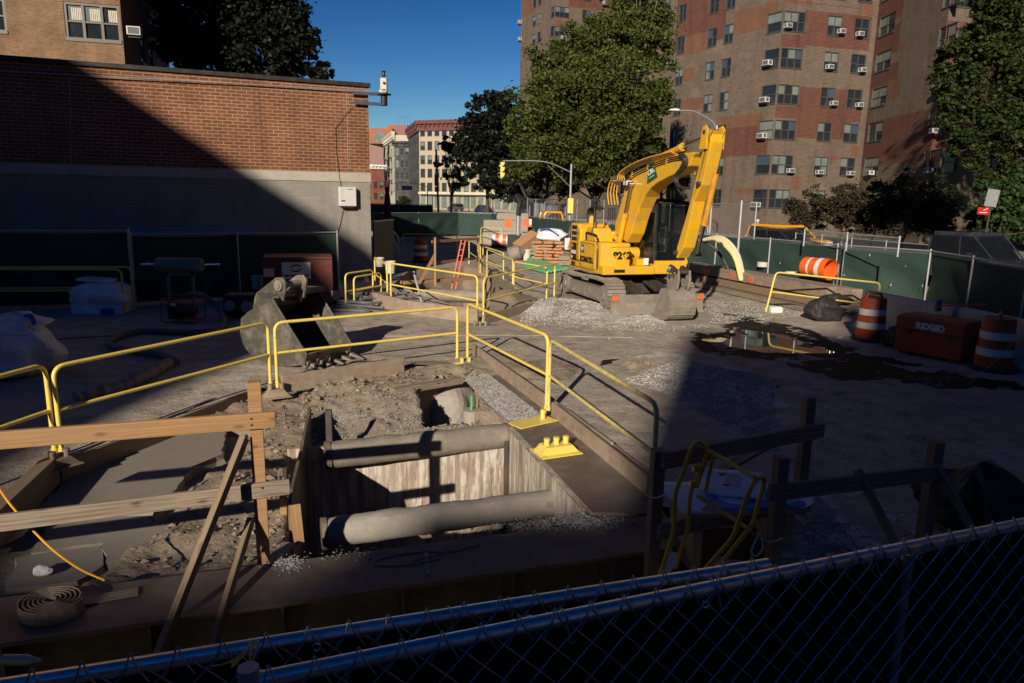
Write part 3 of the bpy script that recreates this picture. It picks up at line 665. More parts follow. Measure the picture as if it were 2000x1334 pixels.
# ---------------- trees ----------------
def crown(name, lobes, n, size, mat_, parent, seed=0, shell=.55, clump=60):
    """thousands of small bent leaf faces spread through lobes (cx,cy,cz,rx,ry,rz)"""
    rs = np.random.RandomState(seed); lob = np.array(lobes, float); vol = lob[:, 3]*lob[:, 4]*lob[:, 5]; vol = vol**.75; vol /= vol.sum()
    # clumps: each lobe gets many small clumps, leaves gather round clump centres -> gaps between
    nc = max(30, n//clump); li = rs.choice(len(lob), nc, p=vol); d = rs.normal(size=(nc, 3)); d /= np.linalg.norm(d, axis=1)[:, None]
    rr = rs.uniform(shell, 1.0, nc)**.8*rs.choice([.9, 1.0, 1.13], nc); cc = lob[li, :3]+d*rr[:, None]*lob[li, 3:6]; csz = rs.uniform(.07, .19, nc)*(1.25 if clump > 100 else 1)*np.cbrt(lob[li, 3]*lob[li, 4]*lob[li, 5])
    ci = rs.randint(0, nc, n); g = rs.normal(size=(n, 3))*np.array([1, 1, .7]); P = cc[ci]+g*csz[ci][:, None]
    a = rs.normal(size=(n, 3)); a[:, 2] *= .5; a /= np.linalg.norm(a, axis=1)[:, None]
    b = rs.normal(size=(n, 3)); b -= (b*a).sum(1)[:, None]*a; b /= np.linalg.norm(b, axis=1)[:, None]
    nn = np.cross(a, b); s = size*rs.uniform(.6, 1.35, n)[:, None]
    v = np.stack([P-a*s*.5, P+b*s*.36+nn*s*.12, P+a*s*.55, P-b*s*.36+nn*s*.12], 1).reshape(-1, 3)
    me = bpy.data.meshes.new(name); me.vertices.add(4*n); me.vertices.foreach_set('co', v.ravel()); me.loops.add(4*n); me.loops.foreach_set('vertex_index', np.arange(4*n))
    me.polygons.add(n); me.polygons.foreach_set('loop_start', np.arange(0, 4*n, 4)); me.polygons.foreach_set('loop_total', np.full(n, 4)); me.update(calc_edges=True)
    me.materials.append(mat_); o = bpy.data.objects.new(name, me); COL.objects.link(o); o.parent = parent; return o, cc
def tree(name, label, base, H, lobes, n, size, lm, bm_='bark', tr=.3, lean=(0, 0), seed=1, group=None, limbs=9, shell=.55, cat='tree', clump=60):
    t = thing(name, label, cat, base, 0, group); o, cc = crown('crown', lobes, n, size, MT[lm], t, seed, shell, clump)
    rn = random.Random(seed); m = M(); top = Vector((lean[0], lean[1], H*.62)); tk = spline([(0, 0, -.1), (lean[0]*.2, lean[1]*.2, H*.2), (lean[0]*.5+rn.uniform(-.2, .2), lean[1]*.5, H*.42), top], 5)
    m.tube(tk, [tr*(1.25 if i == 0 else 1)*(1-.75*i/len(tk)) for i in range(len(tk))], 9)
    for k in range(limbs):
        i = int(len(tk)*rn.uniform(.35, .9)); a = tk[i]; e = Vector(cc[rn.randrange(len(cc))]); mid = (a+e)/2+Vector((rn.uniform(-.5, .5), rn.uniform(-.5, .5), -abs(rn.gauss(0, .4))))
        pts = spline([a, mid, e], 4); r0 = tr*.42*(1-.5*i/len(tk)); m.tube(pts, [max(.012, r0*(1-.9*j/(len(pts)-1))) for j in range(len(pts))], 6)
        for q in range(3):
            e2 = e+Vector((rn.uniform(-1, 1), rn.uniform(-1, 1), rn.uniform(-.3, .9)))*H*.09; m.tube([mid, (mid+e2)/2+Vector((0, 0, .15)), e2], [r0*.35, r0*.2, .01], 5)
    m.build('trunk', MT[bm_], t, smooth=True); return t
def lob(pts, Y, base, zs=1.0, dep=.8):
    """lobes from photo circles (x, y, r px) at depth Y (+offset)"""
    out = []
    for q in pts:
        yy = Y+(q[3] if len(q) > 3 else 0); p = AY(q[0], q[1], yy); r_ = q[2]*yy/1400; out.append((p.x-base[0], p.y-base[1], p.z-base[2], r_, r_*dep, r_*zs))
    return out
# the big sunlit plane tree
b = G(1212, 478); b = Vector((AY(1215, 400, 52).x, 52, 0))
tree('plane_tree', 'large sunlit plane tree with dense green crown behind the excavator boom', b, 15, lob([(1140, 110, 62), (1085, 160, 62), (1200, 85, 60, 1), (1250, 40, 62, 3), (1275, 110, 45, 2), (1050, 215, 52, -1), (1120, 210, 85, -2), (1210, 190, 80, -1), (1270, 200, 42, 2),
  (1035, 275, 42), (1090, 290, 62, -2), (1160, 285, 62, -2), (1230, 270, 60), (1018, 330, 28), (1100, 335, 36), (1185, 318, 30), (1268, 275, 25)], 50, b), 95000, .20, 'leafA', 'bark', .42, (.6, 0), 3, None, 22, .35, 'tree', 150)
b = Vector((AY(1160, 400, 58).x, 58, 0))
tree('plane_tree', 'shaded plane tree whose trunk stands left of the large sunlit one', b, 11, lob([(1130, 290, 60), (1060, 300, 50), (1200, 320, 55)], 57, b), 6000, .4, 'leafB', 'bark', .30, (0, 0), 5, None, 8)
# dark trees between the tenement and the plane tree
b = Vector((AY(952, 400, 70).x, 70, 0))
tree('street_tree', 'dark round street tree left of the sunlit plane tree', b, 12, lob([(945, 225, 42), (985, 215, 38), (918, 250, 30), (960, 275, 52), (1000, 290, 40), (925, 305, 34), (965, 340, 40), (1005, 350, 30), (900, 340, 22)], 68, b), 22000, .33, 'leafShade', 'barkdark', .22, (0, 0), 7, None, 10)
b = Vector((AY(880, 400, 78).x, 78, 0))
tree('street_tree', 'thin half bare street tree in front of the cream tenement', b, 10, lob([(872, 280, 20), (890, 300, 26), (862, 330, 18), (895, 345, 24), (875, 300, 14)], 78, b), 1500, .42, 'leafC', 'barkdark', .16, (.5, 0), 9, None, 14, .2)
b = Vector((AY(1062, 400, 63).x, 63, 0))
tree('street_tree', 'shaded street tree behind the traffic signal pole', b, 11, lob([(1050, 320, 45), (1090, 340, 45), (1020, 330, 40)], 64, b), 6000, .4, 'leafB', 'barkdark', .25, (0, 0), 10, None, 8)
# dark tree above the brick building
b = Vector((AY(500, 200, 46).x, 46, 0))
tree('oak_tree', 'tall tree with shade-darkened leaves standing behind the brick building roof', b, 17, lob([(400, 40, 85), (470, -10, 80), (540, 30, 62), (560, 90, 60), (500, 110, 70), (420, 120, 75), (610, 120, 38), (360, 80, 50), (600, 70, 28), (635, 142, 22), (350, 10, 50)], 44, b), 40000, .26, 'leafShade', 'barkdark', .4, (0, 0), 12, None, 14, .45)
# right hand tree close to the street
b = Vector((AY(2035, 440, 31).x, 31, 0))
tree('plane_tree', 'near plane tree with leafy branches reaching in from the right edge', b, 14, lob([(1985, 40, 60), (1920, 60, 50), (1870, 110, 38, 1), (1850, 150, 32), (1930, 130, 60), (1990, 170, 60), (1880, 190, 42), (1860, 235, 26), (1935, 235, 50), (1995, 260, 55), (1890, 270, 36), (1905, 310, 30), (1860, 300, 18), (1960, 330, 36), (2060, 150, 90), (1945, 5, 50)], 29, b), 50000, .15, 'leafC', 'barkdark', .30, (-.5, 0), 14, None, 18, .25, 'tree', 140)
# bushes along the apartment lawn
gb = 'bronze bushes along the apartment lawn'
for i, (x, y, r_, lb) in enumerate(((1580, 395, 34, 'bronze bush at the left end of the hedge row beside the last bay window'), (1648, 385, 38, 'second bronze bush from the left beneath the tower windows'), (1705, 392, 40, 'third bronze bush from the left in front of the inner corner'), (1765, 385, 48, 'wide dark bush in the deep shade of the tower'), (1825, 390, 44, 'dark bush behind the cab of the pickup truck'))):
    Yb = 49-i*1.6; p = AY(x, 440, Yb); b = Vector((p.x, Yb, 0))
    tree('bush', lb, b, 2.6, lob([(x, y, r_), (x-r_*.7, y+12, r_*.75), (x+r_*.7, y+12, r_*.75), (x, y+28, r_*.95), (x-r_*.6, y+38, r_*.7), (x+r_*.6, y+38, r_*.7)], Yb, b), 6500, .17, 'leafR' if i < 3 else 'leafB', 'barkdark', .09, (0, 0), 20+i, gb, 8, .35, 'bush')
b = Vector((AY(1935, 470, 27).x, 27, 0))
tree('young_tree', 'bright green low bushy tree behind the parked pickup truck', b, 4.0, lob([(1945, 400, 48), (1985, 390, 50), (1905, 425, 30), (1965, 440, 45), (2000, 430, 45), (1900, 450, 18)], 27, b), 9000, .17, 'leafG', 'barkdark', .10, (0, 0), 31, None, 8, .3)
# far off trees at the end of the street and behind the block
for i, (x, y, r_, Y_, lb) in enumerate(((1035, 375, 30, 90, 'distant dark tree low behind the tall chain link fence'), (790, 395, 12, 150, 'small distant tree at the cross street corner'), (1290, 330, 40, 66, 'dark tree in the shade at the foot of the tower left edge'))):
    b = Vector((AY(x, 400, Y_).x, Y_, 0)); tree('street_tree', lb, b, 8 if i != 2 else 11, lob([(x, y, r_), (x-r_*.7, y+r_*.3, r_*.7), (x+r_*.7, y+r_*.2, r_*.7)], Y_, b), 3500, .45, 'leafB', 'barkdark', .2, (0, 0), 40+i)
b = Vector((26.5, 27, 0))
tree('plane_tree', 'street tree outside the picture whose shadow falls on the tower right wing', b, 22, [(-4, 0, 16, 2.8, 3, 4.8), (0, 0, 17.5, 4.5, 4, 5), (4.5, 0, 16, 5, 4, 6), (-3.8, 0, 11.2, 2.6, 2.6, 3.2), (2, 0, 11, 5, 4, 4), (-4.2, 0, 7.5, 2.0, 2, 2.5)], 20000, .36, 'leafC', 'barkdark', .35, (0, 0), 51, None, 12, .15)
# ---------------- far street ----------------
def tenement(name, label, A, B, h, z0, wallm, rows, cols, corn=None, corncol='redbox', dep=14, ww=1.1, wh=1.9, shop=None, esc=None, bkv=None):
    A = Vector(A); B = Vector(B); L = (B-A).length; D = (B-A)/L; bk_ = Vector(bkv) if bkv else -Vector((D.y, -D.x))*dep; dep = bk_.length; t = thing(name, label, 'building'); m = M()
    ws = [(L*(c+.5)/cols-ww/2, L*(c+.5)/cols+ww/2, z, z+wh) for z in rows for c in range(cols)]
    P = facade(m, A, B, z0, h, ws, []); ld = dep; n2 = max(2, int(dep/3.2)); ws2 = [(ld*(c+.5)/n2-ww/2, ld*(c+.5)/n2+ww/2, z, z+wh) for z in rows for c in range(n2)]
    ms = M(); P2 = facade(ms, A+bk_, A, z0, h, ws2, []); ms.build('side_wall', MT['gloom' if bkv else wallm], t); facade(m, B, B+bk_, z0, h, [], []); facade(m, B+bk_, A+bk_, z0, h, [], [])  # a skewed side wall gets its shade from the gloom colour
    m.build('wall', MT[wallm], t); m = M(); m.add([(*(A+bk_*0), h-.05), (*(B), h-.05), (*(B+bk_), h-.05), (*(A+bk_), h-.05)], [[0, 1, 2, 3]]); m.build('roof', MT['coping'], t)
    for w in ws: window(P, w, t, 1, 'frame', .12, True, .12)
    for w in ws2: window(P2, w, t, 1, 'frame', .12, True, .12)
    if corn:
        m = M(); cc = [A-D*.5, B+D*.5]
        for (a, b_) in ((A-D*.4, B+D*.4), (A+bk_, A-bk_.normalized()*.3)):
            dd = (b_-a).normalized(); nn = Vector((dd.y, -dd.x))
            m.beam((*(a+nn*.35), h+corn*.35), (*(b_+nn*.35), h+corn*.35), .9, corn*.5); m.beam((*(a+nn*.15), h-corn*.35), (*(b_+nn*.15), h-corn*.35), .35, corn*.9)
            k = 0
            while k < (b_-a).length: q = a+dd*k+nn*.45; m.box((q.x, q.y, h-corn*.05), (.25, .5, corn*.45), rz=math.atan2(dd.y, dd.x)); k += 1.1
        m.build('cornice', MT[corncol], t)
    if shop:
        m = M(); m.box((*((A+B)/2+Vector((D.y, -D.x))*.6), 3.6), (L*.96, 1.2, .5), rz=math.atan2(D.y, D.x)); m.build('awning', MT[shop], t)
        m = M()
        for c in range(cols): 
            q = A+D*L*(c+.5)/cols+Vector((D.y, -D.x))*.03; m.box((q.x, q.y, 1.7), (L/cols*.7, .06, 2.6), rz=math.atan2(D.y, D.x))
        m.build('shop_window', MT['pane2'], t)
    if esc:
        for z in rows[:-1] if len(rows) > 1 else rows:
            for e in esc:
                m = M()
                q = A+D*e; nn = Vector((D.y, -D.x)); r0 = q+nn*.5; m.box((r0.x, r0.y, z-.25), (3.4, 1.0, .08), rz=math.atan2(D.y, D.x))
                for k in range(8): s2 = q+D*(-1.7+k*.48)+nn*1.0; m.box((s2.x, s2.y, z+.2), (.05, .05, .9))
                s2 = q+nn*1.0; m.box((s2.x, s2.y, z+.65), (3.4, .06, .06), rz=math.atan2(D.y, D.x)); m.beam((*(q-D*1.3+nn*.8), z), (*(q+D*1.3+nn*.8), z+3.0), .5, .06)
                m.build('fire_escape', MT['black'], t)
    return t
MT['cream'] = grimy('cream_brick', (.44, .37, .26), .85, dirt=(.34, .28, .20), amt=.5, sc=.5); MT['pinkw'] = grimy('pink_wall', (.36, .22, .20), .85, dirt=(.42, .24, .20), amt=.4, sc=.4)
MT['orw'] = grimy('orange_wall', (.36, .125, .06), .85, amt=.3, sc=.4); MT['darkbrick'] = grimy('dark_brick_wall', (.20, .06, .035), .9, amt=.4, sc=.5); MT['palew'] = grimy('pale_cornice', (.60, .55, .44), .8, amt=.3, sc=.6)
MT['corn'] = grimy('maroon_cornice', (.12, .028, .025), .6, amt=.3, sc=.8); MT['gloom'] = grimy('shaded_wall_car_grey', (.045, .045, .05), .9, amt=.4, sc=.5)  # gloom: shade put into the far walls' grey; also the grey car's paint
rw = [4.0, 7.0, 9.9, 12.9, 15.9]
tenement('tenement', 'cream corner tenement with dark red bracketed cornice at the far crossing', XY(819, 330, 165), XY(962, 330, 158), 18.3, 0, 'cream', rw, 10, 1.6, 'corn', 24, 1.2, 1.9, 'palew', (24,), (-5.6, 22))
tenement('tenement', 'cream building partly hidden behind the street trees', XY(965, 330, 158), XY(1080, 330, 150), 10, 0, 'cream', rw[:3], 7, .8, 'palew', 14, 1.2, 1.9, 'palew')
tenement('tenement', 'narrow ornate pale stone tenement seen at a slant', XY(752, 330, 215), XY(771, 330, 188), 18.0, 0, 'palew', rw, 9, 1.4, 'palew', 10, 1.2, 2.1, None, (8, 20))
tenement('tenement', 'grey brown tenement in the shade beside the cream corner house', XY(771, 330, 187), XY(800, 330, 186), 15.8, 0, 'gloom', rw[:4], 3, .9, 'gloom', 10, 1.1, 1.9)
t = tenement('tenement', 'pink building with an orange upper floor at the end of the street', XY(700, 330, 228), XY(757, 330, 232), 18.6, 0, 'pinkw', [], 4, None, dep=12)
m = M(); p = AY(738, 275, 229); m.box((p.x-2, p.y+5, 20.9), (13, 10, 4.6)); m.box((p.x+5.5, p.y+8, 20.2), (6, 8, 9)); m.build('upper_floor', MT['orw'], t)
m = M(); q = AY(741, 275, 229); m.prism([(2*math.cos(a), 2.0*math.sin(a)) for a in np.linspace(0, math.pi, 12)], (q.x, q.y-.12, 20.2), (1, 0, 0), (0, 0, 1), (0, .12, 0)); m.box((q.x, q.y, 19.4), (3.6, .2, 1.0)); m.build('arched_window', MT['pane2'], t)
tenement('tenement', 'small dark red brick house with a white parapet below the pink wall', XY(728, 360, 205), XY(751, 360, 207), 10.8, 0, 'darkbrick', [1.8, 4.9], 2, .8, 'white', 8, 1.2, 1.8)
m = M(); p0, p1 = AY(774, 262, 210), AY(800, 262, 210)
t = thing('roof_fence', 'open steel roof fence on top of the house behind the cream tenement', 'fence', (p0.x, 210, 16.5))
for k in range(6): m.beam((k*.8, 0, 0), (k*.8, 0, 8.5), .10, .10)
for z in (2.0, 5.2, 8.4): m.beam((0, 0, z), (4, 0, z), .08, .08)
m.build('bars', MT['blue'], t)
# traffic signals, street lamp, signs
def signal(base, ph, arm_to, label, head=True, hr=.9):
    t = thing('traffic_signal', label, 'traffic signal', base); m = M(); m.tube([(0, 0, 0), (0, 0, ph)], [.10, .06], 10); m.build('pole', MT['galvdull'], t)
    a = Vector((0, 0, ph-.5)); e = Vector(arm_to)-Vector(base); m = M(); m.tube(spline([a, a.lerp(e, .4)+Vector((0, 0, .35)), e], 6), .035, 8); m.tube([(0, 0, ph-1.4), a.lerp(e, .35)+Vector((0, 0, .2))], .018, 6); m.build('arm', MT['galvdull'], t)
    m = M(); m.box(e+Vector((0, 0, -.55)), (.26, .26, .95)); 
    for k in range(3): m.tube([e+Vector((0, -.16, -.2-.33*k)), e+Vector((0, -.34, -.2-.33*k))], .10, 10)
    h = m.build('signal_head', MT['yellow'], t, bevel=.02); m = M()
    for k in range(3): m.tube([e+Vector((0, -.17, -.2-.33*k)), e+Vector((0, -.19, -.2-.33*k))], .10, 10)
    m.build('lens', MT['black'], h)
    if hr: m = M(); m.box((0, -.2, 1.5+hr), (.34, .25, .9)); m.build('pedestrian_signal', MT['yellow'], t)
    return t
b = AY(1114, 385, 45); b.z = 0; signal(b, ZAT(1115, 320, b), AY(982, 314, 44), 'traffic signal on a long mast arm in front of the sunlit plane tree')
b = AY(835, 385, 105); b.z = 0; signal(b, ZAT(832, 362, b)+.3, AY(759, 358, 104), 'far traffic signal arm beside the green street sign', hr=0)
pm = AY(795, 367, 104.5); t = thing('street_sign', 'green street name sign hanging from the far signal arm', 'street sign', pm); m = M(); m.box((0, 0, 0), (1.45, .05, .55)); m.build('plate', MT['greensign'], t)
put_text('lettering', 'E 104 ST', .34, MT['white'], (0, -.032, 0), (1, 0, 0), (0, 0, 1), t)
b = AY(857, 395, 74); b.z = 0; t = thing('utility_pole', 'dark wooden pole with a signal box in front of the thin tree', 'pole', b); hh = ZAT(851, 292, b)
m = M(); m.tube([(0, 0, 0), (-.25, 0, hh)], .10, 8); m.build('post', MT['barkdark'], t); m = M(); m.box((-.2, -.15, ZAT(853, 352, b)), (.4, .35, 1.1)); m.box((-.2, -.15, ZAT(853, 370, b)), (.35, .3, .5)); m.build('signal_box', MT['orw'], t)
b = AY(1390, 400, 48); b.z = 0; t = thing('street_lamp', 'curved arm street lamp rising behind the excavator arm', 'street lamp', b); zt_ = ZAT(1391, 245, b)
m = M(); m.tube([(0, 0, 0), (0, 0, zt_)], [.10, .06], 10); m.build('pole', MT['galvdull'], t)
e = AY(1325, 216, 48)-b; m = M(); m.tube(spline([(0, 0, zt_-.3), (-.35, 0, zt_+.25), e.lerp(Vector((0, 0, zt_)), .4)+Vector((0, 0, .32)), e], 6), .035, 8); m.tube([(0, 0, zt_-.8), (-.8, 0, zt_+.15)], .02, 6); m.build('arm', MT['galvdull'], t)
m = M(); m.prism([(-.5, 0), (.1, -.02), (.2, .08), (-.1, .13), (-.45, .07)], e+Vector((-.1, -.09, 0)), (1, 0, 0), (0, 0, 1), (0, .22, 0)); m.build('lamp_head', MT['white'], t, bevel=.02)
# cars
def car(name, label, loc, rz, body, L=4.6, W_=1.8, Hh=1.5, kind='sedan', gm='carglass', cat='car'):
    t = thing(name, label, cat, loc, rz); m = M(); w = W_/2
    pr = {'sedan': [(-.5, .22), (-.5, .50), (-.47, .60), (-.30, .64), (.22, .62), (.44, .55), (.5, .44), (.5, .22)], 'suv': [(-.5, .22), (-.5, .62), (-.3, .64), (.24, .62), (.46, .56), (.5, .42), (.5, .22)],
          'pickup': [(-.5, .27), (-.5, .60), (-.12, .60), (.20, .60), (.44, .57), (.5, .46), (.5, .25)]}[kind]
    m.prism([(x*L, z*Hh) for x, z in pr], (0, -w, 0), (1, 0, 0), (0, 0, 1), (0, 2*w, 0)); m.build('body', body, t, bevel=.07)
    gh = {'sedan': [(-.42, .60), (-.27, .97), (-.22, 1), (.04, 1), (.09, .96), (.26, .60)], 'suv': [(-.49, .60), (-.45, .95), (-.40, 1), (.06, 1), (.11, .96), (.27, .60)], 'pickup': [(-.12, .58), (-.10, .95), (-.07, 1), (.10, 1), (.14, .96), (.26, .58)]}[kind]
    m = M(); k = 1-.17; m.prism([(x*L*.985, z*Hh-.03) for x, z in gh], (0, -w*k, 0), (1, 0, 0), (0, 0, 1), (0, 2*w*k, 0)); m.build('windows', MT[gm], t, bevel=.05)
    m = M(); x0, x1 = gh[2][0]*L, gh[3][0]*L; m.box(((x0+x1)/2, 0, Hh-.02), (x1-x0+.25, 2*w*k+.04, .13))
    for s_ in (-1, 1):
        for a, b_ in ((gh[0], gh[1]), (gh[4], gh[5])): m.beam((a[0]*L, s_*w*k, a[1]*Hh), (b_[0]*L, s_*w*k, b_[1]*Hh), .07, .05)
        mx_ = (gh[0][0]+gh[-1][0])/2*L; m.beam((mx_, s_*w*k, .6*Hh), (mx_-.05, s_*w*k*.99, Hh*.98), .06, .05)
    m.build('roof', body, t, bevel=.02)
    wh = M(); tube = .33 if kind == 'sedan' else .39
    for x in (-.31*L, .31*L):
        for s_ in (-1, 1):
            wm = M(); wm.tube([(x, s_*w*.98, tube), (x, s_*(w-.22), tube)], tube, 20); q = wm.build('wheel', MT['rubber'], t)
            rm = M(); rm.tube([(x, s_*(w*.98+.01), tube), (x, s_*(w-.05), tube)], tube*.6, 14); rm.build('rim', MT['galvdull'], q)
    for s_ in (-1, 1):
        m = M(); m.box((L*.485, s_*w*.74, Hh*.47), (.12, .32, .14)); m.build('headlight', MT['white'], t, bevel=.02)
        m = M(); m.box((-L*.49, s_*w*.80, Hh*.52), (.10, .22, .18)); m.build('tail_light', MT['redsign'], t)
        m = M(); m.box((L*.14, s_*(w*k+.16), Hh*.66), (.12, .2, .14)); m.build('mirror', body, t, bevel=.03)
    return t
sdir = math.atan2(d.y, d.x)
def roof_at(x, y, z): p = G(x, y, z); return Vector((p.x, p.y, 0))
MT['taxi'] = grimy('taxi_yellow', (.80, .36, .01), .3, amt=.1, coat=.5); MT['darkblue'] = grimy('dark_blue_paint', (.022, .026, .042), .25, amt=.15, coat=.6); MT['silver'] = grimy('white_paint', (.6, .6, .6), .35, amt=.2)
car('taxi', 'yellow taxi passing on the avenue behind the fence', roof_at(1540, 441, 1.55), sdir+math.pi, MT['taxi'], 4.7, 1.85, 1.55, 'suv')
m = M(); 
car('parked_car', 'dark blue car parked along the fence in front of the taxi', roof_at(1530, 447.5, 1.42), sdir+math.pi, MT['darkblue'], 4.7, 1.8, 1.42, 'sedan')
car('pickup_truck', 'dark blue pickup truck parked along the fence at the right edge', roof_at(1885, 456, 1.9)+Vector((0, 0, 0)), sdir+math.pi, MT['darkblue'], 5.8, 2.0, 1.92, 'pickup', cat='pickup truck')
car('car', 'white car far up the street seen through the chain link fence', roof_at(946, 401, 1.5), sdir+math.pi, MT['silver'], 4.6, 1.8, 1.5, 'sedan')
car('car', 'grey car waiting at the far crossing near the shop awning', roof_at(905, 399, 1.6)+Vector((-3, 20, 0)), sdir, MT['gloom'], 4.6, 1.8, 1.5, 'suv')
# pedestrian
b = AY(1478, 460, 45); b.z = 0; t = thing('person', 'white haired pedestrian in light blue shirt and pale trousers walking on the pavement', 'person', b, R(150))
def body(verts, edges, rad, name, mat_, parent, sub=1):
    me = bpy.data.meshes.new(name); me.from_pydata(verts, edges, []); o = bpy.data.objects.new(name, me); COL.objects.link(o); o.parent = parent
    md = o.modifiers.new('s', 'SKIN'); 
    for i, r_ in enumerate(rad): me.skin_vertices[0].data[i].radius = (r_, r_) if not isinstance(r_, tuple) else r_
    me.skin_vertices[0].data[0].use_root = True; s2 = o.modifiers.new('u', 'SUBSURF'); s2.levels = sub; s2.render_levels = sub; me.materials.append(mat_); return o
V_ = [(0, 0, .92), (0, 0, 1.15), (0, 0, 1.38), (0, 0, 1.48), (0, .02, 1.60), (0, .02, 1.68), (.19, 0, 1.38), (.25, .03, 1.12), (.23, -.08, .88), (-.19, 0, 1.38), (-.25, .03, 1.12), (-.23, -.06, .88), (.10, 0, .85), (.10, -.06, .48), (.11, .04, .08), (.11, -.12, .04), (-.10, 0, .85), (-.10, .06, .48), (-.11, .10, .08), (-.11, -.06, .04)]
E_ = [(0, 1), (1, 2), (2, 3), (3, 4), (4, 5), (2, 6), (6, 7), (7, 8), (2, 9), (9, 10), (10, 11), (0, 12), (12, 13), (13, 14), (14, 15), (0, 16), (16, 17), (17, 18), (18, 19)]
RA = [(.15, .11), (.15, .11), (.15, .10), .055, .10, .08, .06, .05, .035, .06, .05, .035, .09, .065, .045, .04, .09, .065, .045, .04]
bd = body(V_, E_, RA, 'body', MT['skin'], t); 
sv = [V_[i] for i in (0, 1, 2, 6, 7, 9, 10)]; body(sv, [(0, 1), (1, 2), (2, 3), (3, 4), (2, 5), (5, 6)], [(.18, .14), (.18, .135), (.17, .125), .08, .065, .08, .065], 'shirt', plain('light_blue_cloth', (.22, .38, .58), .8), t)
tv = [V_[i] for i in (0, 12, 13, 14, 16, 17, 18)]; body(tv, [(0, 1), (1, 2), (2, 3), (0, 4), (4, 5), (5, 6)], [(.17, .125), .105, .08, .06, .105, .08, .06], 'trousers', plain('pale_cloth', (.50, .48, .44), .8), t)
m = M(); m.blob((0, .035, 1.70), .10, 2, .05, 1, sc=(1, 1.05, .8)); m.build('hair', MT['white'], t, smooth=True)
m = M(); m.box((-.24, -.08, .70), (.22, .10, .30)); m.tube([(-.32, -.08, .84), (-.24, -.07, .90), (-.16, -.08, .84)], .008, 5); tag(m.build('shopping_bag', MT['white']), 'white shopping bag held by the pedestrian on the pavement', 'bag').location = b; bpy.context.view_layer.update()
# sign at the right edge
b = G(1916, 492); b = AY(1917, 470, 25); b.z = 0; t = thing('street_sign', 'back of a grey parking sign above a small red sign behind the pickup truck', 'street sign', b); zt_ = ZAT(1928, 370, b)
m = M(); m.beam((0, 0, 0), (.18, 0, zt_), .05, .04); m.build('post', MT['barkdark'], t); m = M(); m.box((.13, -.03, zt_-.28), (.42, .015, .58), ry=.12); m.build('grey_plate', MT['galvdull'], t)
m = M(); z_ = ZAT(1912, 412, b); m.box((-.12, -.06, z_), (.40, .015, .24), ry=.06); rp = m.build('red_plate', MT['redsign'], t)
m = M(); m.box((-.12, -.07, z_-.05), (.26, .006, .02)); m.box((-.05, -.07, z_+.06), (.16, .006, .02), ry=-.4); m.build('arrow', MT['white'], rp)
# air conditioners hanging in the windows
ac0 = thing('air_conditioner', 'x', 'air conditioner', (0, 0, 0), 0, 'air conditioners in the tower windows')
m = M(); m.box((0, -.18, .20), (.62, .52, .40)); m.build('casing', MT['acwhite'], ac0, bevel=.02)
m = M(); m.box((0, -.445, .20), (.50, .012, .30)); m.box((.313, -.2, .22), (.010, .28, .26)); m.box((-.313, -.2, .22), (.010, .28, .26))
for k in range(7): m.box((0, -.453, .08+.04*k), (.50, .010, .006))
m.build('grille', MT['acgrille'], ac0)
m = M(); m.box((0, -.1, -.06), (.55, .4, .10)); m.beam((.2, -.3, -.06), (.2, .02, -.28), .03, .03); m.beam((-.2, -.3, -.06), (-.2, .02, -.28), .03, .03); m.build('bracket', MT['black'], ac0)
first = True
flr = ['ground floor', 'second floor', 'third floor', 'fourth floor', 'fifth floor', 'sixth floor']
def ac(A, B, x, y, label, sc=1.25):
    global first
    p = PL(x, y+9*(sc-.2)*.5, A, B); D = (Vector(B)-Vector(A)).normalized(); nn = Vector((D.y, -D.x)); lo = (p.x+nn.x*.03, p.y+nn.y*.03, p.z); rz = math.atan2(D.y, D.x)
    if first: ac0.location = lo; ac0.rotation_euler = (0, 0, rz); ac0['label'] = label; ac0.scale = (sc*.7,)*3; first = False
    else: dup(ac0, lo, rz, label, (sc*.7,)*3)
for x, y, l in ((1536, 51, 'in the corner bay of the sixth floor, highest on the corner'), (1640, 62, 'in the left narrow window on the sixth floor'), (1676, 67, 'in the right narrow window on the sixth floor'),
                (1617, 131, 'in the left narrow window on the fifth floor'), (1681, 137, 'in the right narrow window on the fifth floor'), (1625, 202, 'in the left narrow window on the fourth floor'), (1675, 205, 'in the right narrow window on the fourth floor'),
                (1541, 333, 'in the corner bay of the second floor, at its right light'), (1597, 336, 'in the left narrow window on the second floor'), (1658, 338, 'in the right narrow window on the second floor')):
    ac(K1, K2, x, y, 'white air conditioner '+l, 1.2)
for x, y, l in ((1502, 123, 'on the left side of the fifth floor corner bay'), (1496, 195, 'on the left side of the fourth floor corner bay'), (1491, 265, 'on the left side of the third floor corner bay'), (1479, 399, 'on the left side of the ground floor corner bay'), (1313, 119, 'on the far left edge of the tower, above the tree')):
    ac(K0, K1, x, y, 'white air conditioner '+l, 1.45)
for x, y, l in ((1704, 337, 'in the window right of the inner corner on the second floor'), (1836, 177, 'half hidden by leaves on the fourth floor'), (1828, 256, 'in shade behind the near tree on the third floor'), (1818, 333, 'in deep shade low on the right wing')):
    ac(K2, K3, x, y, 'air conditioner '+l, 1.2)
ac(K3, K4, 1960, 187, 'white air conditioner in the rightmost visible window, seen through the near tree', 1.2)
for x, y, A, B, l in ((1017, 40, F0, F1, 'upper one on the left edge of the far tower'), (1017, 73, F0, F1, 'lower one on the left edge of the far tower'), (1099, 70, F1, F2, 'in the corner bay of the far tower'), (1180, 3.5, F1, F2, 'far tower, topmost in its right narrow window'), (1180, 41, F1, F2, 'far tower, right narrow window one floor below the topmost'), (1229, 16, F2, F3, 'far tower, on the side of the second bay')):
    ac(A, B, x, y, 'small air conditioner '+l, 1.7)
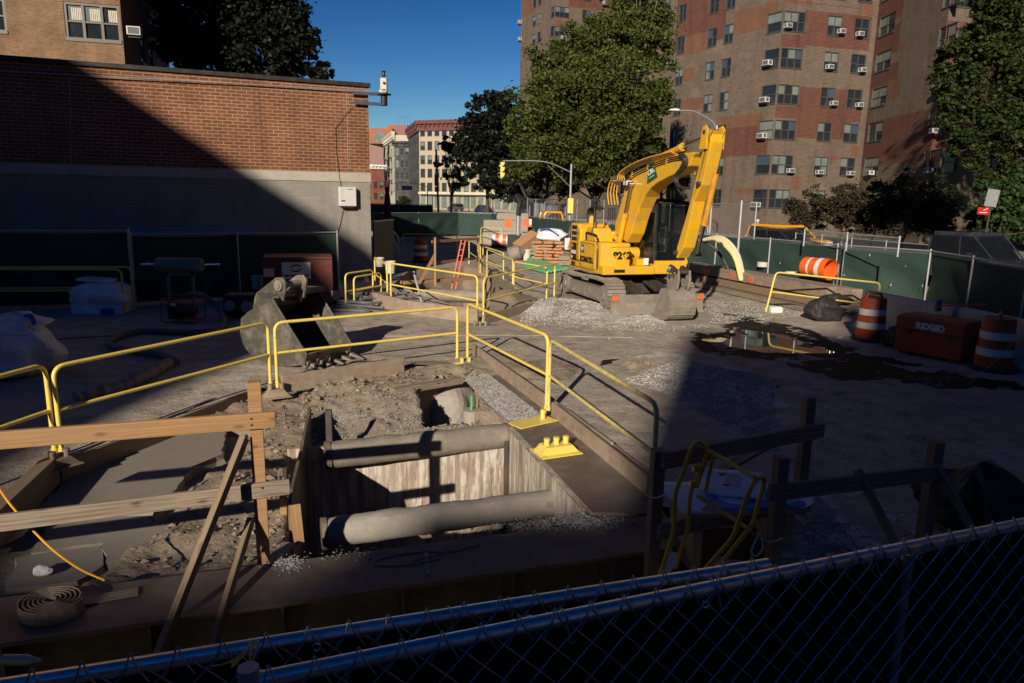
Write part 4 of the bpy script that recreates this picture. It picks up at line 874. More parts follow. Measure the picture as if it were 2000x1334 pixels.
pq = PL(249, 62, E0, E1); dup(ac0, (E1[0]+.55, E1[1]+.1, pq.z-.2), math.atan2(E1[1]-E0[1], E1[0]-E0[0]), 'white air conditioner at the corner of the ochre block above the brick wall', (.95,)*3)
pq = PL(326, 70, E1, E2); dup(ac0, (pq.x+.5, pq.y-.5, pq.z-.3), R(20), 'dark shaded air conditioner against the black tree beside the ochre block', (1,)*3)
# ---------------- the excavation ----------------
def inpoly(X, Y, poly):
    r_ = np.zeros(X.shape, bool); n = len(poly); j = n-1
    for i in range(n):
        xi, yi = poly[i]; xj, yj = poly[j]
        c = ((yi > Y) != (yj > Y)) & (X < (xj-xi)*(Y-yi)/((yj-yi) or 1e-9)+xi); r_ ^= c; j = i
    return r_
def vnoise(X, Y, f, seed):
    rs = np.random.RandomState(seed); g = rs.rand(64, 64); x = (X*f) % 64; y = (Y*f) % 64; x0 = x.astype(int) % 64; y0 = y.astype(int) % 64; fx = x-np.floor(x); fy = y-np.floor(y)
    fx = fx*fx*(3-2*fx); fy = fy*fy*(3-2*fy); x1 = (x0+1) % 64; y1 = (y0+1) % 64
    return (g[x0, y0]*(1-fx)+g[x1, y0]*fx)*(1-fy)+(g[x0, y1]*(1-fx)+g[x1, y1]*fx)*fy
def heightfield(name, x0, x1, y0, y1, step, zf, mat_, keep=None, kind='structure'):
    xs = np.arange(x0, x1+1e-6, step); ys = np.arange(y0, y1+1e-6, step); X, Y = np.meshgrid(xs, ys, indexing='ij'); Z = zf(X, Y)
    nx, ny = X.shape; idx = np.arange(nx*ny).reshape(nx, ny); a, b, c, d_ = idx[:-1, :-1], idx[1:, :-1], idx[1:, 1:], idx[:-1, 1:]
    q = np.stack([a, b, c, d_], -1).reshape(-1, 4)
    if keep is not None: k = keep(X, Y)[:-1, :-1].reshape(-1); q = q[k]
    v = np.stack([X, Y, Z], -1).reshape(-1, 3); me = bpy.data.meshes.new(name); me.from_pydata(v.tolist(), [], q.tolist()); me.materials.append(mat_)
    me.polygons.foreach_set('use_smooth', [True]*len(me.polygons)); o = bpy.data.objects.new(name, me); COL.objects.link(o); o['kind'] = kind; return o
SHAFT = [(-.03, 8.55), (.70, 6.2), (.62, 5.75), (-1.75, 5.0), (-2.05, 6.3), (-2.62, 8.0)]
HOLE = [tuple(G(x, y, -.3).xy) for x, y in ((812, 790), (925, 762), (938, 800), (925, 835), (830, 842))]
def zpit(X, Y):
    n = (vnoise(X, Y, 1.3, 1)-.5)*.17+(vnoise(X, Y, 3.4, 2)-.5)*.10+(np.abs(vnoise(X, Y, 9, 3)-.5))*.06*(vnoise(X, Y, 1.1, 9)*2)+(vnoise(X, Y, 21, 4)-.5)*.018
    left = X < (-2.07-(Y-6.28)*.21)
    z = np.where(left, -.22, -.30)+n
    z = np.where(left & (Y > 8.3), z+.12*np.clip((Y-8.3)/1.5, 0, 1), z)
    back_ = (~left) & (Y > 8.4); z = np.where(back_, -.42+.42*np.clip((Y-8.9-.35*(X+1))/1.9, 0, 1)**.8+n*1.2, z)
    front = Y < 4.42+.36*(X+3.2); z = np.where(front, -4.2+n*3, z)
    sh = inpoly(X, Y, SHAFT); z = np.where(sh, -3.2, z)
    h = inpoly(X, Y, HOLE); z = np.where(h, -1.1+n*2, z)
    slab = (X < -3.25) & (Y < 9.0); z = np.where(slab & ~front, np.minimum(z, -.33), z)
    return z
heightfield('excavated_dirt', -7.6, 2.4, 1.0, 12.2, .045, zpit, MT['dirt'])
# clods and stones lying about: too many to count
def scatter(name, fn, n, smin, smax, mat_, seed, flat=.7):
    rn = random.Random(seed); v = []; f = []
    base = [(1, 0, 0), (-.6, .8, 0), (-.6, -.8, .1), (0, .1, .9), (.1, 0, -.8), (.3, .8, .3)]
    fc = [(0, 5, 3), (5, 1, 3), (1, 2, 3), (2, 0, 3), (0, 4, 5), (5, 4, 1), (1, 4, 2), (2, 4, 0)]
    for i in range(n):
        p = fn(rn)
        if p is None: continue
        s_ = smin+(smax-smin)*rn.random()**2.5; a = rn.random()*6.28; ca, sa = math.cos(a)*s_, math.sin(a)*s_; b = len(v)
        for q in base:
            x, y, z = q[0]*rn.uniform(.7, 1.2), q[1]*rn.uniform(.7, 1.2), q[2]*rn.uniform(.6, 1.1)*flat
            v.append((p[0]+x*ca-y*sa, p[1]+x*sa+y*ca, p[2]+z*s_+s_*.25))
        f += [tuple(b+k for k in t_) for t_ in fc]
    me = bpy.data.meshes.new(name); me.from_pydata(v, [], f); me.materials.append(mat_); o = bpy.data.objects.new(name, me); COL.objects.link(o); o['kind'] = 'stuff'; return o
def in_px(poly, z=0., jit=None, sig=None):
    """random ground point inside a photo polygon"""
    P_ = [G(x, y, z) for x, y in poly]; xs = [p.x for p in P_]; ys = [p.y for p in P_]; pp = [(p.x, p.y) for p in P_]
    def fn(rn):
        for _ in range(30):
            x, y = rn.uniform(min(xs), max(xs)), rn.uniform(min(ys), max(ys))
            if inpoly(np.array([x]), np.array([y]), pp)[0]:
                zz = z(x, y) if callable(z) else z; return (x, y, zz+(jit(x, y) if jit else 0))
    return fn
zp1 = lambda x, y: float(zpit(np.array([[x]]), np.array([[y]]))[0, 0])
def clod(rn):
    x, y = rn.uniform(-4.6, -.4), rn.uniform(5.3, 11.4); z = zp1(x, y)
    return (x, y, z) if z > -.8 and not (x < -3.2 and y < 9) else None
scatter('dirt_clods', clod, 2300, .006, .045, MT['dirt'], 5)
def grav2(rn):
    p = G(rn.uniform(640, 905), rn.uniform(812, 852), -.3); x, y = p.x+rn.gauss(0, .1), p.y+rn.gauss(0, .15); z = zp1(x, y); return (x, y, z) if z > -.8 else None
scatter('spilled_gravel', grav2, 3000, .008, .02, MT['gravel'], 6)
# broken pavement slabs in the trench
def slab(name, label, pts, zt, th, m_='slab'):
    P_ = [G(x, y, zt) for x, y in pts]; c = sum(P_, Vector())/len(P_); rn = random.Random(len(pts)+int(pts[0][0])); Q = []
    for i, p in enumerate(P_):
        q = P_[(i+1) % len(P_)]; n = max(1, int((q-p).length/.12))
        for k in range(n): w = p.lerp(q, k/n); Q.append(Vector((w.x+rn.uniform(-.025, .025)*(k > 0), w.y+rn.uniform(-.025, .025)*(k > 0), zt)))
    t = M(); n = len(Q); top = [(p.x-c.x, p.y-c.y, 0) for p in Q]; low = [(p.x-c.x+rn.uniform(-.04, .04), p.y-c.y+rn.uniform(-.04, .04), -th) for p in Q]; mid = [(p.x-c.x+rn.uniform(-.03, .03), p.y-c.y+rn.uniform(-.03, .03), -th*rn.uniform(.3, .6)) for p in Q]
    ar = sum(top[i][0]*top[(i+1) % n][1]-top[(i+1) % n][0]*top[i][1] for i in range(n)); fs = [list(range(n)) if ar > 0 else list(range(n))[::-1]]
    for k in (0, n):
        for i in range(n): j = (i+1) % n; f = [k+i, k+n+i, k+n+j, k+j]; fs.append(f if ar > 0 else f[::-1])
    t.add(top+mid+low, fs); o = t.build(name, MT[m_]); o.location = (c.x, c.y, zt); return tag(o, label, 'concrete slab', 'broken pavement slabs in the trench')
slab('concrete_slab', 'long broken pavement slab with one sunlit stripe behind the lower wooden rail', [(175, 900), (330, 832), (442, 822), (436, 885), (402, 900), (372, 912), (345, 955), (300, 1000), (118, 1000), (50, 1010)], -.21, .13)
slab('concrete_slab', 'cracked rounded pavement slab below the lower wooden rail', [(110, 1008), (290, 1008), (326, 1030), (330, 1050), (300, 1072), (206, 1098), (200, 1060), (60, 1080)], -.235, .13)
slab('concrete_slab', 'small broken slab corner at the front of the trench in shade', [(30, 1090), (196, 1066), (202, 1104), (150, 1135), (10, 1150)], -.25, .12)
# steel sheeting of the shaft, each wall a thing
def streakm():
    m, t, b = nodes('streaked_sheeting'); tc = N(t, 'ShaderNodeTexCoord'); mp = N(t, 'ShaderNodeMapping'); mp.inputs['Scale'].default_value = (4.2, .45, 1); t.links.new(tc.outputs['UV'], mp.inputs[0])
    n1 = noise(t, mp.outputs[0], 1.0, 6, .7); n2 = noise(t, mp.outputs[0], 2.7, 6, .75)
    c = mixc(t, ramp(t, n1, .42, .60), (.37, .29, .23), (.21, .155, .125)); c = mixc(t, ramp(t, n2, .47, .58), c, (.55, .51, .44)); P = wpos(t)
    c = mixc(t, ramp(t, noise(t, P, 12, 5, .7), .5, .8), c, (.35, .29, .23)); t.links.new(c, b.inputs['Base Color']); b.inputs['Roughness'].default_value = .85; bumpn(t, b, n2, .3, .01); return m
MT['streak'] = streakm()
def wall_panel(name, label, a, b, z0, z1, th, mat_, cat='steel sheeting', ribs=0, group=None):
    a = Vector(a); b = Vector(b); D = (b-a); L = D.length; t = thing(name, label, cat, (a.x, a.y, z0), math.atan2(D.y, D.x), group); m = M()
    n = 24; h = z1-z0
    m.hexa([(0, 0, 0), (L, 0, 0), (L, th, 0), (0, th, 0), (0, 0, h), (L, 0, h), (L, th, h), (0, th, h)]); 
    m.uv[2] = [(0, 0), (L, 0), (L, h), (0, h)]; m.uv[4] = [(0, 0), (L, 0), (L, h), (0, h)]; m.build('sheet', MT[mat_], t)
    if ribs:
        m = M(); 
        for k in range(ribs): m.box((L*(k+.5)/ribs, -.02, h/2), (.05, .04, h-.02))
        m.build('rib', MT['steeldark'], t)
    return t
wall_panel('sheet_wall', 'rust and lime streaked back wall of the deep shaft', (-2.62, 8.0), (-.03, 8.55), -3.2, -.14, .06, 'streak')
wall_panel('sheet_wall', 'streaked right wall of the deep shaft under the gravel covered plate', (-.03, 8.55), (.72, 6.1), -3.2, -.035, .05, 'streak', ribs=0)
wall_panel('sheet_wall', 'dark left wall of the deep shaft in shade', (-1.75, 5.0), (-2.62, 8.0), -3.2, -.25, .05, 'steel', ribs=3)
wall_panel('sheet_wall', 'dark near wall of the deep shaft under the front beam', (.62, 5.75), (-1.75, 5.0), -3.2, -.3, .05, 'steel')
a = PL(0, 0, (0, 1), (1, 1)); A_ = G(603, 797); B_ = G(562, 985)
t = thing('steel_plate', 'tall dark steel plate on edge left of the shaft', 'steel plate', (A_.x, A_.y, 0), math.atan2(B_.y-A_.y, B_.x-A_.x)); L_ = (B_-A_).length
m = M(); m.prism([(0, -.9), (L_, -.9), (L_, -.02), (L_*.93, .06), (L_*.5, .0), (.05, .03), (0, -.02)], (0, 0, 0), (1, 0, 0), (0, 0, 1), (0, .03, 0)); m.build('plate', MT['steel'], t)
m = M(); m.box((L_*.93, -.06, -.25), (.10, .06, .5)); m.build('wood_stub', MT['wood'], t)
tag(M().beam(G(575, 985, -.02), G(583, 1060, -.35), .09, .09).build('timber_stub', MT['wood']), 'short sunlit timber stub standing in the dirt beside the steel plate', 'timber')
tag(M().beam(G(566, 1062, -.1), G(520, 1105, -.05), .10, .03).build('timber_stub', MT['woodold']), 'small dirty board end at the foot of the tall wooden post', 'timber')
wall_panel('sheet_wall', 'black sheet added below the front beam to stand for deep shade', (-7.4, 2.68), (1.45, 5.46), -4.1, -.63, .04, 'steeldark', ribs=9)  # dark sheets added to keep the void under the beam black
wall_panel('sheet_wall', 'black sheet added behind the yellow ladder rails to stand for deep shade', (1.30, 5.93), (2.28, 5.93), -4.1, -.04, .04, 'steeldark')
wall_panel('sheet_wall', 'black sheet added along the right end of the ladder opening to stand for deep shade', (2.12, 5.93), (2.08, 1.3), -4.1, -.04, .04, 'steeldark')
# vertical soldier piles in the back wall
m = M(); m.box((0, 0, 0), (.05, .04, 2.6)); o = m.build('steel_pile', MT['steeldark']); o.location = (-.05, 8.47, -1.45); tag(o, 'thin dark steel pile at the right corner of the shaft', 'pile')
m = M(); m.box((0, 0, 0), (.07, .05, 2.4)); o = m.build('steel_pile', MT['steeldark']); o.location = G(648, 985, -.9); tag(o, 'dark steel pile standing at the left end of the lower brace', 'pile')
# pipe braces
def brace(label, a, b, r_, mat_, cap=True):
    a = Vector(a); b = Vector(b); t = thing('pipe_brace', label, 'pipe', a, 0, 'steel pipe braces across the shaft'); m = M(); d_ = b-a; n = 60; rq = random.Random(int(r_*1000))
    m.tube([d_*(k/n) for k in range(n+1)], r_, 32)
    U_ = d_.normalized(); m.v = [tuple(Vector(v)+(Vector(v)-U_*Vector(v).dot(U_)).normalized()*(.012*(float(vnoise(np.array([v[0]*3+50]), np.array([v[2]*9+v[1]*3+50]), 2.2, 5)[0])-.5)+.006*rq.random()*(v[2] > .05) + (.02*float(vnoise(np.array([v[0]+20]), np.array([v[1]+20]), 5, 7)[0]) if Vector(v).z-U_.z*Vector(v).dot(U_) > r_*.75 else 0))) for v in m.v]
    m.build('pipe', MT[mat_], t, smooth=True)
    u = d_.normalized(); M().tube([-u*.03, u*.02], r_*1.12, 24).build('end_plate', MT['steel'], t); M().tube([d_-u*.02, d_+u*.03], r_*1.12, 24).build('end_plate', MT['steel'], t)
    if cap:
        m = M(); q = d_*.955; sd_ = Vector((u.y, -u.x, 0)).normalized()*r_*.9+Vector((0, 0, r_*.35)); m.tube([q+sd_*.95, q+sd_*1.12], .035, 16); m.build('lifting_hole', MT['dusty'], t)
    return t
ba, bb = G(641, 890, -.13), Vector((-.06, 8.62, -.14))
brace('dusty brace pipe at the back of the shaft with gravel on top', ba, bb, .15, 'dusty', False)
la, lb = G(634, 1042, -.32), Vector((.47, 7.02, -.32))
brace('dusty brace pipe across the middle of the shaft with a round hole at its right', la, lb, .135, 'conc')
scatter('spilled_gravel', lambda rn: (lambda k: tuple(ba.lerp(bb, k)+Vector((rn.gauss(0, .03), rn.gauss(.03, .04), .135))))(rn.random()**.6), 900, .008, .02, MT['gravel'], 8)
scatter('spilled_gravel', lambda rn: (lambda k: tuple(la.lerp(lb, k)+Vector((rn.gauss(0, .02), rn.gauss(.0, .03), .12))))(rn.random()*.3), 160, .006, .016, MT['gravel'], 18)
# concrete lump with an old pipe in the deeper hole
m = M(); p = G(885, 800, -.5); m.blob(p, .42, 3, .35, 3, sc=(1, .8, .9)); o = m.build('concrete_lump', MT['conc'], smooth=False); tag(o, 'broken pale concrete lump in the hole behind the back brace', 'concrete lump')
t = thing('pipe_stub', 'grey capped pipe stub with a green rod at the right edge of the hole', 'pipe', G(921, 800, -.3)); m = M(); m.tube([(0, 0, -.5), (0, 0, 0)], .13, 18); m.build('pipe', MT['conc'], t)
m = M(); m.tube([(0, 0, 0), (0, 0, .22)], .02, 8); m.build('rod', MT['green'], t)
MT['marks'] = grimy('worn_paint_mark', (.34, .32, .29), .8, dirt=(.2, .16, .13), amt=.9, sc=9, edge=(.4, .6))
# --- front and right beams, steel plates
fa, fb = Vector((-6.2, 3.72, 0)), Vector((1.42, 6.12, 0)); fd = (fb-fa).normalized()
t = thing('steel_beam', 'wide rusty steel beam lying across the front of the pit', 'steel beam', fa, math.atan2(fd.y, fd.x)); L_ = (fb-fa).length
m = M(); m.b2(0, L_, -.60, 0, -.035, -.003); m.b2(0, L_, -.60, 0, -.62, -.585); m.b2(0, L_, -.32, -.28, -.585, -.035)
for k in range(9): m.b2(.4+k*.85, .42+k*.85, -.59, -.32, -.585, -.035)
m.build('flange', MT['steel'], t)
m = M(); cm = G(815, 1060)-fa; u0 = cm.x*fd.x+cm.y*fd.y
m.box((u0+.02, -.28, .001), (.035, .42, .003), rz=-.15); 
pts = [(u0-.1+.22*math.cos(a)*(1.3), -.22+.09*math.sin(a), .0015) for a in np.linspace(.3, 5.6, 22)]; m.tube(pts, .005, 4); m.tube([(u0-.1, -.26, .0015), (u0+.5, -.14, .0015)], .004, 4)
m.build('paint_mark', MT['marks'], t)
for k, (x0, y0, n, s_) in enumerate(((562, 1102, 420, 16), (1150, 1018, 900, 42), (1060, 1028, 350, 60), (690, 1082, 60, 40))):
    scatter('spilled_gravel', (lambda x0, y0, s_: lambda rn: tuple(G(x0+rn.gauss(0, s_), y0-.17*0+rn.gauss(0, 7)-(rn.random()*0))))(x0, y0, s_), n, .006, .018, MT['gravel'], 60+k)
# gravel covered plate on the right side of the shaft
pi = [(-.86, 11.5), (-.10, 8.72), (.74, 6.12)]; po = [(1.36, 6.45), (.58, 9.2), (-.60, 12.35)]
pl_ = [(-.84, 11.5), (.76, 6.1), (1.42, 6.1), (1.40, 6.45), (.60, 9.3), (-.62, 12.3)]
m = M(); m.prism(pl_, (0, 0, -.03), (1, 0, 0), (0, 1, 0), (0, 0, .036)); tag(m.build('steel_plate', MT['steel']), 'long steel cover plate along the right edge of the shaft, half under gravel', 'steel plate')
scatter('gravel_strip', in_px([(905, 740), (930, 722), (958, 735), (1045, 800), (1060, 812), (1015, 828), (990, 820), (955, 790)], .006), 9500, .009, .021, MT['gravel'], 9)
def board(name, label, a, b, h, th, mat_='woodold', z=0, lean=0, cat='board', notch=None, group=None):
    """plank standing on edge from a to b"""
    a = Vector((a[0], a[1], 0)); b = Vector((b[0], b[1], 0)); D = b-a; L = D.length; m = M()
    m.hexa([(0, 0, 0), (L, 0, 0), (L, th, 0), (0, th, 0), (0, lean, h), (L, lean, h), (L, lean+th, h), (0, lean+th, h)], 0, L, th, h); m.uv[2] = [(0, 0), (L, 0), (L, h), (0, h)]; m.uv[4] = m.uv[2]
    o = m.build(name, MT[mat_], bevel=.006); o.location = (a.x, a.y, z); o.rotation_euler = (0, 0, math.atan2(D.y, D.x)); return tag(o, label, cat, group)
gp = 'planks edging the excavation'
board('plank', 'long plank on edge beside the gravel strip on the right of the shaft', G(922, 694), G(1062, 800), .21, .04, group=gp)
board('plank', 'dirty plank on edge running from the yellow base plate to the shadow', G(1076, 812), G(1262, 968), .19, .04, 'woodold', group=gp)
board('plank', 'second parallel plank lying outside the dirty edge plank', G(1092, 806), G(1275, 955), .06, .13, 'woodgrey', .0, group=gp)
board('plank', 'short plank against the outer side of the edge planks', G(1080, 797), G(1192, 880), .10, .04, 'woodold', group=gp)
board('plank', 'thick sunlit plank on edge below the lying excavator bucket', G(552, 768), G(790, 728), .25, .05, group=gp)
board('plank', 'dark shaded plank lining the back left edge of the trench', G(118, 905), G(500, 760), .30, .04, 'woodbrace', -.29, group=gp)
board('plank', 'dark heavy timber lining the left end of the trench', G(-20, 1035), G(124, 896), .30, .14, 'woodbrace', -.22, group=gp)
board('plank', 'low sunlit board half buried in dirt behind the deeper hole', G(770, 768), G(905, 745), .10, .12, 'woodgrey', -.04, group=gp)
board('plank', 'flat board behind the thick sunlit plank', G(640, 735), G(800, 712), .04, .2, 'woodold', .0, group=gp)
# chipped pavement edge behind the shaft
heightfield('dirt_mound', -3.6, -.6, 10.0, 12.6, .05, lambda X, Y: np.maximum(-.02, .07*np.exp(-((X+1.4)**2/.5+(Y-11.7)**2/.12))+.05*np.exp(-((X+3.3)**2/.1+(Y-10.4)**2/.2))+(vnoise(X, Y, 5, 8)-.5)*.05*np.exp(-((X+1.8)**2/1.2+(Y-11.5)**2/.2))-.012), MT['dirt'], keep=lambda X, Y: ~inpoly(X, Y, PIT))
# --- wooden railings
def stick(name, label, a, b, w, h, mat_='wood', cat='timber', parent=None):
    a = Vector(a); b = Vector(b); m = M(); m.beam(a, b, w, h); o = m.build(name, MT[mat_], parent, bevel=.004); return o
B0 = G(515, 1090); B0 = Vector((B0.x, B0.y, 0))
t = thing('wooden_railing', 'new yellow timber railing with tall post and two diagonal braces at the lower left', 'wooden railing', B0); rd = Vector((-3.53-B0.x, 4.62-B0.y, 0)).normalized()
m = M(); m.box((0, 0, .70), (.095, .095, 1.46), rz=math.atan2(rd.y, rd.x)); m.tube([(0, -.06, .09), (0, -.05, .09)], .02, 10, 1); m.build('post', [MT['wood'], MT['black']], t, bevel=.004)
nn = Vector((-rd.y, rd.x, 0)); nn = nn if nn.y < 0 else -nn
m = M(); m.beam(nn*.07-rd*.14+Vector((0, 0, 1.145)), nn*.07+rd*3.4+Vector((0, 0, 1.15)), .045, .125); m.build('top_rail', MT['wood'], t, bevel=.008)
m = M(); m.beam(nn*.07-rd*.22+Vector((0, 0, .60)), nn*.07+rd*3.4+Vector((0, 0, .52)), .04, .12); m.build('middle_rail', MT['woodgrey'], t, bevel=.006)
m = M(); m.beam(Vector((-.06, -.09, 1.02)), G(283, 1262, .0)-B0+Vector((0, 0, -.25)), .09, .045, upv=(1, 0, 0)); m.build('brace', MT['woodbrace'], t, bevel=.004)
m = M(); m.beam(Vector((-.05, -.09, .36)), G(398, 1250, 0)-B0+Vector((0, 0, -.2)), .085, .04, upv=(1, 0, 0)); m.build('brace', MT['woodbrace'], t, bevel=.004)
m = M()
for x, z in ((-.03, 1.17), (-.03, 1.12), (.02, .62)): m.tube([nn*.092+rd*(-x)+Vector((0, 0, z)), nn*.097+rd*(-x)+Vector((0, 0, z))], .008, 8)
m.build('screw', MT['black'], t)
# right hand railings in the shade
def wrail(label, posts, rails, braces):
    o0 = posts[0][0]; t = thing('wooden_railing', label, 'wooden railing', o0)
    for p, h in posts: m = M(); m.box((p.x-o0.x, p.y-o0.y, h/2-.25), (.09, .09, h+.5), rz=.2); m.build('post', MT['woodbrace'], t, bevel=.004)
    for a, b in rails: m = M(); m.beam(a-o0, b-o0, .04, .13); m.build('rail', MT['woodgrey'], t, bevel=.004)
    for a, b in braces: m = M(); m.beam(a-o0, b-o0, .09, .04, upv=(1, 0, 0)); m.build('brace', MT['woodgrey'], t, bevel=.004)
Pa, Pb, Pc, Pd = G(1272, 1110), G(1558, 1000), G(1506, 1110), G(1802, 1060)
for p in (Pa, Pb, Pc, Pd): p.z = 0
Z = lambda x, y, B: Vector((B.x, B.y, ZAT(x, y, B))); off = Vector((.02, -.07, 0))
wrail('dark timber railing left of the paper strewn plank table', [(Pa, .97), (Pb, 1.10)], [(Z(1283, 893, Pa)+off, Z(1590, 837, Pb)+off+Vector((.1, 0, 0))), (Z(1283, 1030, Pa)+off, Z(1590, 978, Pb)+off)], [(Vector((2.35, 6.0, .78)), Vector((1.7, 6.6, 0)))])
wrail('dark timber railing farthest right with two sloping braces in the shade', [(Pc, .92), (Pd, .90)], [(Z(1478, 950, Pc)+off-Vector((.12, 0, 0)), Z(1800, 912, Pd)+off)], [(Vector((2.75, 5.38, .74)), Vector((3.15, 5.0, -.1))), (Vector((3.48, 5.55, .72)), Vector((3.95, 5.35, -.1)))])
# papers and plan table
t = thing('plan_table', 'rough plank shelf between the dark railings', 'table', (1.88, 5.66, .36), .18); m = M()
for k in range(3): m.box((0, -.22+.2*k, 0), (1.05, .18, .035))
m.build('table_top', MT['woodold'], t)
for x in (-.4, .4): M().box((x, 0, -.27), (.08, .45, .5)).build('leg', MT['woodold'], t)
def paper(label, c, w, l, rz, mat_, curl=.02, seed=0):
    rn = random.Random(seed); m = M(); nx, ny = 10, 7; vs = []
    for i in range(nx+1):
        for j in range(ny+1):
            x, y = (i/nx-.5)*w, (j/ny-.5)*l; vs.append((x, y, curl*(math.sin(i*.9+seed)*.5+math.cos(j*1.1+seed*2)*.4+abs(i/nx-.5)**2*3)))
    fs = [[i*(ny+1)+j, (i+1)*(ny+1)+j, (i+1)*(ny+1)+j+1, i*(ny+1)+j+1] for i in range(nx) for j in range(ny)]; uv = [[(v[0]+.5, v[1]+.5) for v in (vs[k] for k in f)] for f in fs]
    m.add(vs, fs, 0, uv); o = m.build('paper_sheet', mat_, smooth=True); o.location = c; o.rotation_euler = (.12, 0, rz); md = o.modifiers.new('s', 'SOLIDIFY'); md.thickness = .002; return tag(o, label, 'paper', 'plan sheets on the plank table')
MT['paper'] = plain('white_paper', (.78, .80, .84), .7); MT['paperblue'] = plain('blue_sheet', (.10, .22, .50), .6)
paper('large white plan sheet hanging off the left of the plank table', (1.68, 5.62, .405), .80, .52, .3, MT['paper'], .02, 1)
pp = paper('white instruction sheet with print and a black symbol on top of the pile', (1.90, 5.78, .445), .52, .46, -.25, MT['paper'], .015, 2)
paper('blue backed sheet under the white ones', (2.02, 5.60, .40), .78, .44, .12, MT['paperblue'], .02, 3)
paper('crumpled white sheet at the right end of the plank table', (2.32, 5.64, .415), .44, .34, -.5, MT['paper'], .05, 4)
m = M(); 
for k in range(7): m.box((.0+.012*(k % 3), .10-.035*k, .03), (.13-.02*(k % 2), .008, .002))
m.box((-.08, .08, .03), (.05, .05, .002)); m.box((-.05, -.1, .03), (.05, .04, .002)); m.build('print', MT['ink'], pp)
# yellow ladder safety posts
def ladder(label):
    t = thing('ladder_rail', label, 'ladder', G(1320, 1125)); o0 = t.location.copy(); mk = MT['ladderyellow'] = grimy('orange_yellow_paint', (.90, .45, .02), .4, dirt=(.45, .25, .08), amt=.5, sc=9)
    q = lambda x, y, Yv: AY(x, y, Yv)-o0
    m = M(); m.tube(fillet([q(1288, 1128, 4.75), q(1316, 1040, 4.85), q(1318, 965, 4.9), q(1352, 872, 5.0), q(1366, 862, 5.0), q(1385, 878, 5.1), q(1362, 935, 5.1), q(1348, 960, 5.1), q(1343, 1035, 5.05), q(1318, 1110, 5.0)], .05, 4), .017, 10)
    m.build('left_grab_rail', mk, t, smooth=True)
    m = M(); m.tube(fillet([q(1370, 1120, 4.5), q(1432, 1050, 4.55), q(1462, 960, 4.6), q(1478, 935, 4.65), q(1492, 930, 4.7), q(1492, 945, 4.8), q(1470, 1025, 4.75), q(1400, 1110, 4.7)], .05, 4), .017, 10); m.build('right_grab_rail', mk, t, smooth=True)
    m = M(); m.tube([q(1384, 880, 5.0), q(1474, 932, 4.65)], .016, 10); m.build('cross_bar', mk, t); m = M(); m.tube([q(1362, 968, 5.05), q(1466, 1035, 4.7)], .016, 10); m.tube([q(1395, 885, 5.05), q(1378, 960, 5.05)], .014, 8); m.tube([q(1378, 900, 5.03), q(1362, 950, 5.03)], .014, 8); m.build('cross_bar', mk, t)
    m = M(); m.tube([q(1405, 892, 4.93), q(1430, 907, 4.83)], .0175, 10); m.tube([q(1440, 913, 4.79), q(1462, 926, 4.70)], .0175, 10); m.tube([q(1388, 985, 4.96), q(1432, 1013, 4.82)], .0175, 10); m.build('sticker', MT['white'], t)
    m = M(); m.beam(q(1302, 1118, 4.8), q(1316, 1078, 4.86), .06, .004, upv=(0, -1, .3)); m.build('label_plate', MT['white'], t)
    m = M()
    for x, y, Yv in ((1362, 915, 5.03), (1356, 945, 5.05)): m.tube([q(x-8, y, Yv), q(x+8, y+2, Yv)], .024, 10)
    m.build('clamp', mk, t)
ladder('yellow safety ladder rails standing in the opening between the dark wooden railings')
m = M(); a = G(1272, 1110); a = AY(1262, 967, 5.1); b = AY(1300, 968, 4.95)
m.tube(spline([a, a.lerp(b, .5)+Vector((0, 0, -.02)), b, AY(1308, 985, 4.9), AY(1312, 1022, 4.9)], 6), .006, 5); m.tube(spline([AY(1300, 965, 4.95), AY(1314, 992, 4.9), AY(1325, 1018, 4.9)], 6), .005, 5); tag(m.build('rope', MT['offwhite']), 'thin rope tying the ladder to the left dark post', 'rope')
m = M(); m.tube(spline([AY(1478, 1040, 4.75), AY(1500, 1058, 4.9), AY(1528, 1052, 5.0)], 6), .008, 6); m.tube(spline([AY(1482, 1042, 4.74), AY(1468, 1075, 4.7), AY(1476, 1086, 4.7), AY(1490, 1070, 4.72), AY(1484, 1040, 4.74)], 6), .008, 6); tag(m.build('rope', MT['offwhite']), 'looped rope tied round the near dark post beside the ladder', 'rope')
# coiled flat hose, bottle and cable at the lower left
t = thing('flat_hose', 'rolled flat brown hose lying on the front beam', 'hose', G(102, 1195, 0)); m = M(); pts = [(.03+.155*k/90)*np.array([math.cos(k*.42)*1.15, math.sin(k*.42)]) for k in range(91)]
for i in range(90):
    a, b = pts[i], pts[i+1]; m.quad((a[0], a[1], 0.002), (b[0], b[1], .002), (b[0], b[1], .10), (a[0], a[1], .10))
o = m.build('coil', MT['woodold'], t); md = o.modifiers.new('s', 'SOLIDIFY'); md.thickness = .007
m = M(); m.beam((.12, .1, .01), (.45, .26, .01), .11, .008); m.build('loose_end', MT['woodold'], t)
m = M(); m.lathe([(.0, 0), (.032, .005), (.034, .15), (.02, .19), (.012, .21), (.013, .235)], (0, 0, 0), 16, mt=Matrix.Rotation(R(90), 4, 'Y')); o = m.build('plastic_bottle', plain('clear_plastic', (.3, .38, .35), .1), smooth=True); o.location = Vector((-3.05, 3.62, -.0)); o.location = G(5, 1288, 0); tag(o, 'clear plastic bottle lying at the very lower left', 'bottle')
m = M(); m.tube(spline([AY(-20, 925, 5.0), AY(20, 985, 4.9), AY(90, 1062, 4.8), AY(150, 1108, 4.7), AY(205, 1134, 4.66)], 8), .008, 6); tag(m.build('cable', MT['taxi']), 'yellow orange extension cord sagging across the lower left of the trench', 'cord')
